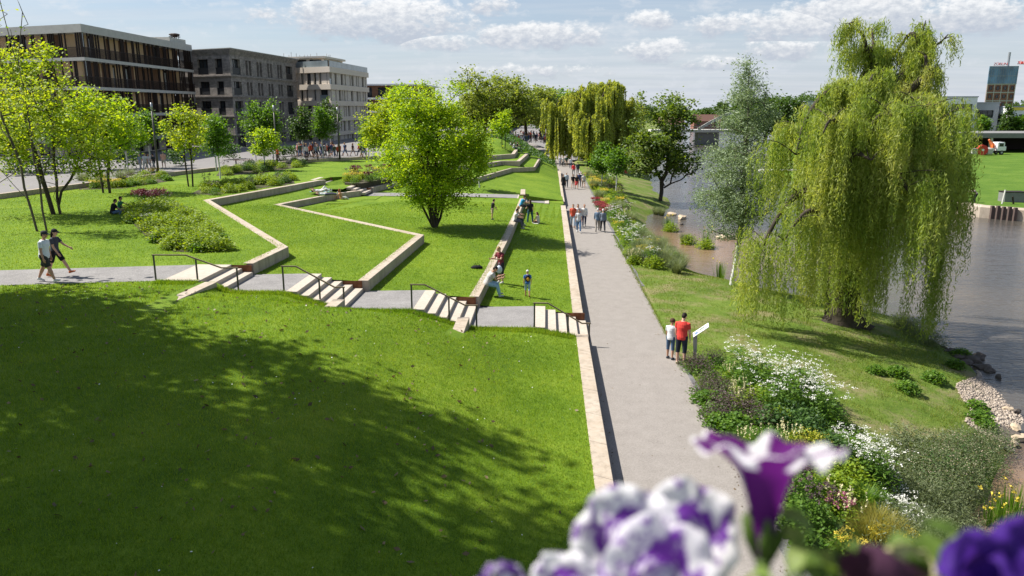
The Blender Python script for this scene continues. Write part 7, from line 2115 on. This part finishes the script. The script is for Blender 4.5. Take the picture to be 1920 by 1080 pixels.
# --- people on the path
def onpath(u, v, label, rz, h, top, bottom, hair="brown", hs="short", pants="long", walk=WALKL, sleeve="short", woman=False, cap=None, det=1, group="people strolling on the path", skirt=False, shoes=(0.1, 0.1, 0.1), fat=1.0, head=(2, 0), z=0.012):
    return person(label, tuple(on_z(u, v, z)), R(rz), h, walk, ((14, 8, 15), (-12, 8, 15)), 2, head, top, sleeve, bottom, pants, shoes, hair, hs, cap, 0, det, group, None, fat, woman, None, skirt)
onpath(1074, 427, "man in orange red polo and pale jeans on the path by the wall", 178, 1.84, (0.60, 0.10, 0.055), (0.36, 0.42, 0.48), "brown", shoes=(0.25, 0.10, 0.05), fat=1.12)
onpath(1083, 425, "woman in white top half hidden behind the woman with the bag strap", 178, 1.78, (0.66, 0.64, 0.62), (0.16, 0.22, 0.32), "brown", "long", walk=WALKR, woman=True)
onpath(1085, 436, "woman in white top and blue jeans, nearest of the four on the path", 178, 1.76, (0.60, 0.60, 0.62), (0.13, 0.22, 0.36), "dark", "long", walk=WALKL, woman=True, shoes=(0.5, 0.5, 0.5))
onpath(1095, 425, "red haired woman in white blouse with a dark jacket round her waist on the path", 182, 1.76, (0.68, 0.66, 0.63), (0.04, 0.05, 0.09), "red", "short", walk=WALKR, sleeve="long", woman=True)
onpath(1120, 434, "elderly walker in denim shirt and grey trousers, left of the pair seen from behind", -2, 1.76, (0.13, 0.19, 0.27), (0.28, 0.25, 0.22), "white", walk=WALKR, sleeve="long", fat=1.1)
onpath(1130, 435, "elderly walker in grey blue shirt and dark trousers, right of the pair seen from behind", 2, 1.74, (0.16, 0.19, 0.24), (0.025, 0.028, 0.04), "white", walk=WALKL, sleeve="long", woman=True, fat=1.06)
onpath(1056, 355, "person in black coat walking close to the wall", 180, 1.72, (0.02, 0.02, 0.03), (0.02, 0.02, 0.03), "dark", walk=WALKR, sleeve="long", det=0, skirt=True)
onpath(1062, 352, "person in pale blue shirt and dark trousers walking close to the wall", 178, 1.78, (0.40, 0.46, 0.54), (0.03, 0.035, 0.05), "grey", sleeve="long", det=0)
onpath(1074, 354, "woman in black top and pale shorts in the middle of the path", 176, 1.70, (0.02, 0.02, 0.025), (0.42, 0.36, 0.30), "dark", "long", "shorts", WALKR, woman=True, det=0)
onpath(1081, 355, "woman in black top and red skirt in the middle of the path", 180, 1.70, (0.025, 0.02, 0.02), (0.45, 0.05, 0.05), "dark", "long", "mini", WALKL, woman=True, det=0, skirt=True)
onpath(1086, 351, "person in dark blue shirt pushing ahead behind the woman in the red skirt", 182, 1.78, (0.05, 0.07, 0.16), (0.10, 0.10, 0.12), "brown", cap=(0.6, 0.6, 0.6), det=0)
onpath(1090, 350, "person in white shirt and pale trousers at the edge of the far bed", 178, 1.74, (0.62, 0.62, 0.60), (0.50, 0.48, 0.44), "grey", walk=WALKR, det=0)
onpath(1094, 353, "person in white t-shirt and khaki shorts at the edge of the far bed", 184, 1.72, (0.60, 0.58, 0.55), (0.38, 0.33, 0.25), "brown", pants="shorts", det=0)
onpath(1075, 330, "person in bright red jacket walking away on the path", 0, 1.74, (0.62, 0.05, 0.05), (0.30, 0.28, 0.28), "dark", sleeve="long", det=0)
onpath(1083, 327, "person in dark jacket beside the one in bright red", 0, 1.72, (0.03, 0.05, 0.05), (0.05, 0.05, 0.06), "dark", walk=WALKR, sleeve="long", det=0)
for i, (u, v, tc, bc, lab) in enumerate(((1050, 313, (0.55, 0.56, 0.60), (0.2, 0.2, 0.25), "far stroller in white at the left side of the path"), (1056, 314, (0.58, 0.55, 0.5), (0.05, 0.05, 0.06), "far stroller in cream top and dark trousers"), (1062, 313, (0.03, 0.08, 0.06), (0.35, 0.25, 0.2), "far stroller in dark green top"), (1070, 317, (0.48, 0.50, 0.54), (0.04, 0.05, 0.10), "far stroller in grey shirt and navy trousers"))):
    onpath(u, v, lab, 180, 1.75, tc, bc, "brown", walk=WALKL if i % 2 else WALKR, det=0, z=0.1)
# --- people on the upper lawns
p = on_z(211, 402, L4)
person("person in black t-shirt sitting on the grass left of the big flower bed", tuple(p), R(-40), 1.78, ((100, 135, 12), (95, 130, 14)), ((30, 8, 30), (25, 8, 35)), 16, (14, 0), (0.015, 0.015, 0.018), "short", (0.10, 0.16, 0.25), "long", (0.1, 0.1, 0.1), "dark", "short", None, 1, 1, None, 0.03)
p = on_z(225, 397, L4)
person("person in green t-shirt sitting on the grass and reaching out to the flowers", tuple(p), R(-70), 1.78, ((100, 135, 12), (95, 130, 14)), ((60, 12, 10), (25, 8, 35)), 6, (4, 0), (0.02, 0.14, 0.07), "short", (0.4, 0.4, 0.42), "long", (0.1, 0.1, 0.1), "dark", "short", None, 1, 1, None, 0.03)
def lying(u, v, z, rz, label, top, bottom, hair, knee=0):
    p = on_z(u, v, z)
    t = person(label, tuple(p), 0, 1.75, ((0 + knee, knee * 1.9, 5), (knee * 0.4, knee * 0.8, 5)), ((10, 18, 20), (120, 20, 60)), 0, (0, 0), top, "short", bottom, "long", (0.5, 0.5, 0.5), hair, "short", None, 0, 1, "people lying on the grass")
    t.rotation_euler = (R(90), 0, R(rz)); t.location = (p.x, p.y, p.z + 0.14)
    return t
lying(624, 361, 2.14, -82, "person in white with knees drawn up lying on the upper lawn behind the zigzag wall", (0.62, 0.62, 0.63), (0.66, 0.65, 0.63), "dark", 55)
lying(634, 367, 2.05, -78, "person in pale t-shirt lying on the lawn at the edge of the zigzag wall", (0.58, 0.60, 0.62), (0.08, 0.08, 0.12), "dark", 10)
p = on_z(640, 374, 1.45)
person("red haired person in orange leaning on the lawn below the zigzag wall", tuple(p), R(-60), 1.70, ((100, 60, 10), (95, 50, 12)), ((-25, 14, 5), (20, 8, 30)), -12, (0, 0), (0.55, 0.27, 0.13), "none", (0.55, 0.55, 0.5), "long", (0.5, 0.5, 0.5), "red", "long", None, 0, 1, None, 0.03, 1.0, True)
o = tag(MB().prism([(-0.8, -0.35), (0.7, -0.35), (0.8, 0.35), (-0.7, 0.4)], 0.0, 0.02).build("picnic_blanket", cloth((0.16, 0.30, 0.32))), "teal blanket under the people lying on the upper lawn", "blanket"); q = on_z(600, 360, 2.16); o.location = (q.x, q.y, q.z + 0.03)
# --- plaza people
PZ = L4 + 0.30
for i, (u, v, h, tc, bc, hs, pt, lab) in enumerate(((206, 331, 1.75, (0.02, 0.02, 0.025), (0.03, 0.03, 0.04), "long", "long", "person in black standing on the plaza behind the twin stemmed tree"),
    (265, 323, 1.78, (0.16, 0.20, 0.26), (0.30, 0.30, 0.30), "short", "long", "person in grey blue on the plaza, left of the couple"), (274, 322, 1.80, (0.62, 0.62, 0.62), (0.55, 0.54, 0.52), "short", "long", "person dressed all in white on the plaza"),
    (279, 321, 1.70, (0.55, 0.50, 0.55), (0.45, 0.44, 0.46), "long", "knee", "person in pale lilac on the plaza beside the one in white"), (290, 322, 1.76, (0.03, 0.03, 0.04), (0.28, 0.27, 0.26), "short", "knee", "person in black top and grey shorts on the plaza"),
    (308, 316, 1.74, (0.60, 0.36, 0.27), (0.45, 0.40, 0.33), "short", "shorts", "person in salmon top on the plaza farther right"), (522, 305, 1.75, (0.60, 0.08, 0.04), (0.10, 0.06, 0.05), "short", "long", "person in orange red on the plaza before the dark brick building"))):
    person(lab, tuple(on_z(u, v, PZ)), R((-80, 170, 10, -100, 80, 30, 90)[i]), h, WALKL if i % 2 else WALKR, ((10, 8, 20), (-8, 8, 20)), 2, (4, 0), tc, "short", bc, pt, (0.1, 0.1, 0.1), ("dark", "grey", "blond", "brown")[i % 4], hs, None, 0, 0, "people on the plaza")
# crowd: a dozen builds, then copies
CR = []
ctops = [((0.62, 0.61, 0.60), "white"), ((0.03, 0.03, 0.04), "black"), ((0.05, 0.08, 0.18), "navy"), ((0.55, 0.10, 0.05), "orange red"), ((0.40, 0.42, 0.46), "grey"), ((0.48, 0.22, 0.22), "dusky pink"), ((0.08, 0.12, 0.08), "dark green"), ((0.32, 0.42, 0.55), "pale blue")]
for i, (c, nm) in enumerate(ctops):
    CR.append((person("person in %s top in the crowd before the beige building" % nm, (-20, 100 + i, PZ), 0, 1.74, WALKL if i % 2 else WALKR, ((12, 8, 20), (-10, 8, 24)), 2, (3, 0), c, "short" if i % 3 else "long", ((0.05, 0.06, 0.1), (0.35, 0.32, 0.28), (0.12, 0.16, 0.25), (0.04, 0.04, 0.05))[i % 4], ("long", "shorts", "knee")[i % 3], (0.15, 0.13, 0.12), ("dark", "brown", "blond", "grey")[i % 4], "long" if i % 2 else "short", None, 0, 0, "crowd on the plaza", None, 1.0, bool(i % 2)), nm))
rc = random.Random(12)
used = set()
def crowd(u, v, z, where, group):
    i = rc.randrange(len(CR)); t, nm = CR[i]
    p = on_z(u, v, z)
    c = t if (i not in used and where == "before the beige building") else copy_tree(t)
    if c is t: used.add(i)
    c.location = tuple(p); c.rotation_euler = (0, 0, rc.uniform(0, 6.28)); s = rc.uniform(0.92, 1.05); c.scale = (s, s, s)
    c["label"] = "person in %s top in the crowd %s" % (nm, where); c["group"] = group
for k in range(46): crowd(rc.uniform(556, 690) if k > 8 else rc.uniform(556, 590), rc.uniform(290, 297) - 0.02 * 0, PZ, "before the beige building", "crowd on the plaza")
for k in range(14): crowd(rc.uniform(905, 945), rc.uniform(272, 280), 2.6, "under the plane trees", "crowd under the plane trees")
for k in range(64): crowd(rc.uniform(950, 1033), rc.uniform(258, 270), 2.3, "at the far end of the lawns", "crowd at the far end")
for k in range(7): crowd(rc.uniform(1030, 1045), rc.uniform(282, 292), 0.5, "where the path bends out of sight", "crowd at the far end")
for i, (t, nm) in enumerate(CR):
    if i not in used:
        t.location = tuple(on_z(600 + 10 * i, 296, PZ))
def far_sit(u, v, z, rz, lab, c, b):
    person(lab, tuple(on_z(u, v, z)), R(rz), 1.75, ((82, 76, 6), (80, 72, 6)), ((35, 6, 40), (30, 6, 45)), 10, (6, 0), c, "short", b, "long", (0.1, 0.1, 0.1), "brown", "short", None, 0, 0, "people sitting on the uppermost wall", 0.45)
far_sit(963, 284, 2.75, -100, "person in white sitting on the uppermost far wall", (0.6, 0.6, 0.6), (0.1, 0.1, 0.14))
far_sit(969, 283, 2.75, -90, "person in black sitting on the uppermost far wall", (0.03, 0.03, 0.04), (0.3, 0.3, 0.33))
far_sit(957, 282, 2.75, -110, "person in grey sitting on the uppermost far wall", (0.35, 0.36, 0.4), (0.12, 0.12, 0.14))
person("person in pink top bending down on the far lawn across the river", (43.9, 80.5, -0.66), R(100), 1.75, ((25, 20, 4), (20, 15, 4)), ((50, 8, 20), (45, 8, 20)), 48, (20, 0), (0.66, 0.42, 0.50), "long", (0.02, 0.02, 0.025), "long", (0.1, 0.1, 0.1), "dark", "short", None, 0, 0)

# ------------------------------------------------------------------ small furniture
def sign_board():
    p = on_z(1301, 672, 0.0); t = thing("info_sign", "small slanted white information board on a grey steel post beside the path", "sign", (p.x, p.y, 0.0), R(-18))
    m = MB(); m.prism([(-0.16, -0.03), (0.05, -0.03), (0.05, 0.03), (-0.16, 0.03)], -0.2, 0.02)
    m = MB(); m.add([(-0.0, -0.03, -0.2), (0.09, -0.03, -0.2), (0.09, 0.03, -0.2), (-0.0, 0.03, -0.2), (-0.075, -0.03, 0.88), (0.075, -0.03, 0.88), (0.075, 0.03, 0.88), (-0.075, 0.03, 0.88), ], [(3, 2, 1, 0), (4, 5, 6, 7), (0, 1, 5, 4), (1, 2, 6, 5), (2, 3, 7, 6), (3, 0, 4, 7)])
    fixn(m.build("post", M_STEEL, t))
    Rm = Matrix.Scale(0.78, 4) @ Matrix.Translation((0.22, 0.0, 1.36)) @ Matrix.Rotation(R(-40), 4, "Y") @ Matrix.Rotation(R(16), 4, "X")
    def plate(name, x0, x1, y0, y1, z0, z1, mat, par=t):
        m = MB(); m.box(x0, x1, y0, y1, z0, z1); m.v = [tuple(Rm @ Vector(q)) for q in m.v]; return m.build(name, mat, par)
    pl = plate("board", -0.40, 0.46, -0.20, 0.20, -0.015, 0.015, M_WHITE)
    plate("picture", -0.30, -0.12, -0.14, 0.08, 0.0153, 0.017, flat("sign_blue", (0.12, 0.18, 0.42), 0.5), pl)
    plate("picture", -0.06, 0.22, -0.02, 0.14, 0.0153, 0.017, flat("sign_photo", (0.16, 0.20, 0.16), 0.5, 0, 0.6, 30), pl)
    plate("picture", -0.02, 0.12, -0.15, -0.05, 0.0153, 0.017, flat("sign_lime", (0.55, 0.58, 0.20), 0.5), pl)
    m = MB()
    for k in range(7): m.box(0.16, 0.40 - 0.04 * (k % 3), -0.16 + k * 0.018, -0.154 + k * 0.018, 0.0153, 0.0165)
    m.v = [tuple(Rm @ Vector(q)) for q in m.v]; m.build("text_lines", flat("sign_ink", (0.10, 0.10, 0.12), 0.6), pl)
sign_board()
def lamp(u, v, z, h, lab):
    p = on_z(u, v, z); t = thing("street_lamp", lab, "street lamp", tuple(p), 0, "tall grey lamp posts on the plaza")
    MB().tube([(0, 0, -0.1), (0, 0, h * 0.5), (0, 0, h)], [0.11, 0.09, 0.07], 10).build("pole", M_POST, t, True)
    MB().tube([(0, 0, h), (0, 0, h + 0.7)], [0.09, 0.09], 10).build("lamp_head", M_STEEL, t, True)
lamp(297, 325, PZ, 5.6, "dark grey lamp post on the plaza beside the strollers")
lamp(520, 305, PZ, 5.4, "dark grey lamp post before the dark brick building")
lamp(637, 297, PZ, 5.2, "dark grey lamp post in the crowd before the beige building")
lamp(460, 275, PZ, 5.0, "dark grey lamp post near the corner of the dark brick building")
m = MB(); m.tube([(0, 0, -0.5), (0, 0, 0.4), (0, 0, 1.5)], [0.30, 0.26, 0.24], 12); p = on_z(1173, 336, WATER); o = m.build("navigation_buoy", M_RED, None, True); o.location = (p.x, p.y, WATER); tag(o, "small red navigation buoy in the river left of the alder", "buoy")
def bench(u, v, z, rz, lab):
    p = on_z(u, v, z); t = thing("bench", lab, "bench", tuple(p), R(rz), "wooden benches on the plaza")
    m = MB()
    for k in range(4): m.box(-0.9, 0.9, -0.22 + k * 0.115, -0.13 + k * 0.115, 0.42, 0.46)
    m.build("seat", M_WOODD, t)
    for x in (-0.7, 0.62): MB().box(x, x + 0.08, -0.2, 0.2, -0.02, 0.419).build("leg", M_SLAT, t)
for i, (u, v, rz, lab) in enumerate(((566, 300, 20, "dark bench among the crowd at the left end"), (585, 300, 25, "dark bench among the crowd, second from the left"), (455, 308, 15, "dark bench on the plaza before the dark brick corner"))): bench(u, v, PZ, rz, lab)

bpy.data.scenes.remove(TMP)
# ------------------------------------------------------------------ petunias on the bridge railing, right in front of the lens
def petal_mat(name, white, purple, mode):
    m = bpy.data.materials.new(name); t = NT(m)
    a = t.t.nodes.new("ShaderNodeAttribute"); a.attribute_name = "rad"
    b = t.t.nodes.new("ShaderNodeAttribute"); b.attribute_name = "lobe"
    co = t.coord()
    if mode == "spot":
        n = t.noise(co, 78, 3, 0.6); n2 = t.noise(co, 260, 1, 0.5)
        f = t.math("ADD", t.math("MULTIPLY", n, 0.8), t.math("ADD", t.math("MULTIPLY", n2, 0.25), t.math("MULTIPLY_ADD", a.outputs["Fac"], -0.14, 0.06)))
        k = t.ramp(f, [(0.505, (0, 0, 0)), (0.585, (1, 1, 1))])
    elif mode == "star":
        n = t.noise(co, 60, 2, 0.5)
        f = t.math("ADD", t.math("MULTIPLY", b.outputs["Fac"], 0.75), t.math("ADD", t.math("MULTIPLY", n, 0.6), t.math("MULTIPLY", t.math("MAXIMUM", t.math("SUBTRACT", a.outputs["Fac"], 0.80), 0.0), -2.6)))
        f = t.math("ADD", f, t.math("MULTIPLY", t.math("LESS_THAN", a.outputs["Fac"], 0.10), 0.6))
        k = t.ramp(f, [(0.60, (0, 0, 0)), (0.76, (1, 1, 1))])
    else:
        k = t.ramp(t.noise(co, 40, 2), [(0.3, (0.75, 0.75, 0.75)), (0.7, (1, 1, 1))])
    col = t.mix(k, c4(white), c4(purple))
    p = t.principled(Base__Color=col, Roughness=0.6); p.inputs["Specular IOR Level"].default_value = 0.2
    tr = t.t.nodes.new("ShaderNodeBsdfTranslucent"); t.set(tr.inputs[0], col)
    mx = t.t.nodes.new("ShaderNodeMixShader"); mx.inputs[0].default_value = 0.5
    t.set(mx.inputs[1], p); t.set(mx.inputs[2], tr); t.out(mx); return m
PM_SPOT = petal_mat("petal_speckled", (0.84, 0.82, 0.84), (0.17, 0.045, 0.34), "spot")
PM_STAR = petal_mat("petal_star", (0.82, 0.79, 0.82), (0.13, 0.012, 0.17), "star")
PM_DEEP = petal_mat("petal_violet", (0.045, 0.012, 0.17), (0.075, 0.022, 0.26), "deep")
PM_YEL = petal_mat("petal_pale_yellow", (0.60, 0.55, 0.25), (0.74, 0.69, 0.40), "deep")
M_CALYX = leafmat("petunia_green", [(0.07, 0.13, 0.02), (0.14, 0.22, 0.04), (0.24, 0.30, 0.08)], 0.4, None, 20)
def petunia(label, pos, axis, rad, mat, seed, length=0.06, ruffle=0.006, curl=0.012, down=0.16, open_=1.0):
    """trumpet flower: narrow tube widening into a five lobed ruffled limb facing along axis"""
    rg = random.Random(seed)
    pos = Vector(pos); ax = Vector(axis).normalized()
    t = thing("petunia_flower", label, "flower", pos, 0, "petunias in the flower box")
    X = ax.orthogonal().normalized(); Y = ax.cross(X)
    n = 80; rows = 22
    V = []; RA = []; LO = []; F = []
    ph = rg.uniform(0, 6.28)
    for j in range(rows + 1):
        u = j / rows
        for k in range(n):
            a = 2 * math.pi * k / n
            lobe = abs(math.cos(2.5 * (a + ph)))          # 0 in the notches, 1 at mid lobe
            if u < 0.45:
                w = u / 0.45
                r = 0.0045 + 0.010 * w ** 1.6; z = -length + length * 0.86 * w
                q = 0.0
            else:
                w = (u - 0.45) / 0.55
                rim = rad * (0.90 + 0.12 * lobe ** 0.6)
                r = 0.0145 + (rim - 0.0145) * (w ** 0.9) * open_
                z = -0.14 * length + length * 0.30 * math.sin(w * math.pi * 0.5) + (1 - open_) * rad * w - curl * w * w * (1.2 - lobe * 0.5)
                z += ruffle * w * w * (math.sin(a * 7 + ph) + 0.7 * math.sin(a * 12 + ph * 3)); q = w
            V.append(ax * z + X * (r * math.cos(a)) + Y * (r * math.sin(a))); RA.append(q); LO.append(lobe)
    for j in range(rows):
        for k in range(n):
            a = j * n + k; b = j * n + (k + 1) % n; F.append((a, b, b + n, a + n))
    link("petals", np_mesh("petals", [tuple(v) for v in V], F, {"rad": RA, "lobe": LO}), t, mat, True)
    base = -ax * length
    m = MB()
    for k in range(5):
        a = k * 1.257; d = X * math.cos(a) + Y * math.sin(a)
        m.tube([base + d * 0.003, base + d * 0.008 + ax * 0.012, base + d * 0.013 + ax * 0.024], [(0.003, 0.002), (0.004, 0.0015), (0.001, 0.0007)], 6)
    m.tube([base, base - ax * 0.006], [0.0055, 0.004], 8)
    m.build("calyx", M_CALYX, t, True)
    p0 = base - ax * 0.004; tip = Vector((rg.uniform(-.01, .01), -0.015, -down))
    m = MB(); m.tube([p0, p0 - ax * 0.02 + Vector((0, 0, -0.01)), p0 * 0.5 + tip * 0.5, tip], [0.0028, 0.0028, 0.003, 0.0034], 8); m.build("stem", M_CALYX, t, True)
    return t
def near(u, v, d):
    r = ray_at(u, v, 1.0) - Vector((0, 0, CAMZ)); r.normalize()
    return Vector((0, 0, CAMZ)) + r * d
petunia("speckled white and purple petunia, left one of the front pair", near(1176, 1012, 0.47), (-0.15, -0.80, 0.62), 0.0315, PM_SPOT, 1, 0.05, 0.0030, 0.007)
petunia("speckled white and purple petunia, right one of the front pair", near(1290, 1000, 0.485), (0.12, -0.85, 0.55), 0.0315, PM_SPOT, 2, 0.05, 0.0030, 0.007)
petunia("speckled petunia low at the front, below the pair", near(1240, 1085, 0.45), (0.15, -0.7, 0.7), 0.034, PM_SPOT, 3, 0.05, 0.0030, 0.007)
petunia("mostly white petunia at the left end of the front flowers", near(1058, 1122, 0.46), (-0.5, -0.75, 0.5), 0.026, PM_SPOT, 4, 0.05, 0.004, 0.010)
petunia("small half open white petunia farthest left", near(938, 1092, 0.47), (-0.2, -0.3, 0.95), 0.013, PM_SPOT, 5, 0.03, 0.002, 0.004)
petunia("purple and white trumpet petunia seen from the side", near(1436, 858, 0.47), (0.03, 0.29, 0.955), 0.0445, PM_STAR, 6, 0.056, 0.0035, 0.008, 0.2, 0.92)
petunia("deep violet petunia at the lower right corner", near(1872, 1098, 0.45), (0.1, -0.75, 0.65), 0.027, PM_DEEP, 7, 0.05, 0.004, 0.012)
petunia("second deep violet petunia behind the corner one", near(1952, 1066, 0.47), (0.3, -0.55, 0.75), 0.025, PM_DEEP, 8, 0.05, 0.004, 0.012)
petunia("pale yellow petunia bud low between the leaves", near(1706, 1066, 0.46), (0.1, -0.5, 0.85), 0.012, PM_YEL, 9, 0.03, 0.002, 0.004)
petunia("dusky closed petunia low at the bottom edge", near(1622, 1074, 0.45), (-0.9, -0.2, 0.25), 0.013, petal_mat("petal_dusky", (0.06, 0.03, 0.05), (0.12, 0.05, 0.09), "deep"), 10, 0.045, 0.002, 0.003)
# leaves and shoots
g = np.random.default_rng(44)
t = thing("petunia_plant", "green petunia shoots and leaves growing out of the flower box", "plant", (0.12, 0.38, 8.30))
m = MB(); C = []
for k, (u, v, d) in enumerate(((1500, 1040, .47), (1530, 1010, .49), (1600, 1010, .48), (1570, 1030, .46), (1650, 1035, .47), (1480, 1075, .46), (1760, 1075, .47), (1810, 1040, .48), (1560, 1075, .45), (1690, 1035, .5), (1400, 1090, .46), (1780, 1058, .46))):
    p = near(u, v, d) - Vector(t.location); q = Vector((p.x * 0.9, p.y - 0.02, -0.05))
    pts = [q, q * 0.5 + p * 0.5 + Vector((0.005, -0.006, 0)), p]
    m.tube(pts, [0.003, 0.0026, 0.002], 6)
    for i in range(7):
        s = 0.4 + 0.6 * i / 6; c = pts[0] * (1 - s) + pts[2] * s; a = i * 2.4 + k
        C.append((c, Vector((math.cos(a), math.sin(a), 0.55)).normalized()))
m.build("stems", M_CALYX, t, True)
V = []; F = []
for c, d in C:
    L = g.uniform(0.016, 0.027); W_ = L * 0.38; s = d.cross(Vector((0, 0, 1))).normalized(); up = s.cross(d)
    b = len(V)
    for u, w in ((0, .12), (.25, .75), (.5, 1.0), (.75, .72), (1, .08)):
        o = c + d * (L * u) + up * (0.004 * math.sin(u * 3.1))
        V += [tuple(o - s * W_ * w / 1 + up * 0.002 * w), tuple(o - up * 0.001), tuple(o + s * W_ * w + up * 0.002 * w)]
    for i in range(4):
        q = b + 3 * i; F += [(q, q + 1, q + 4, q + 3), (q + 1, q + 2, q + 5, q + 4)]
link("leaves", np_mesh("leaves", V, F, {"rnd": np.repeat(g.random(len(C)), 15)}), t, M_CALYX, True)
# flower box on the bridge parapet (below the frame)
t = thing("flower_box", "dark flower box hung on the bridge railing under the petunias", "flower box", (0.12, 0.36, 8.10)); o_ = Vector(t.location)
MB().box(-0.42, 0.62, 0.27, 0.45, 8.10, 8.27).build("box", M_CONCD, t, origin=o_)
MB().box(-0.41, 0.61, 0.28, 0.44, 8.272, 8.285).build("soil", M_SOIL, t, origin=o_)
t = thing("bridge_railing", "steel railing of the footbridge the view is taken from", "railing", (0, 0.22, 7.1)); o_ = Vector(t.location)
MB().box(-8, 8, 0.19, 0.25, 8.12, 8.17).build("handrail", M_STEEL, t, origin=o_)
m = MB()
for x in np.arange(-8, 8.01, 0.12): m.box(x, x + 0.014, 0.20, 0.214, 7.12, 8.119)
m.build("bars", M_STEEL, t, origin=o_)
b = thing("footbridge", "concrete footbridge deck the view is taken from", "bridge", (0, -1.2, 6.7)); o_ = Vector(b.location)
MB().box(-30, 40, -3.2, 0.4, 6.75, 7.1).build("deck", M_CONC, b, origin=o_)
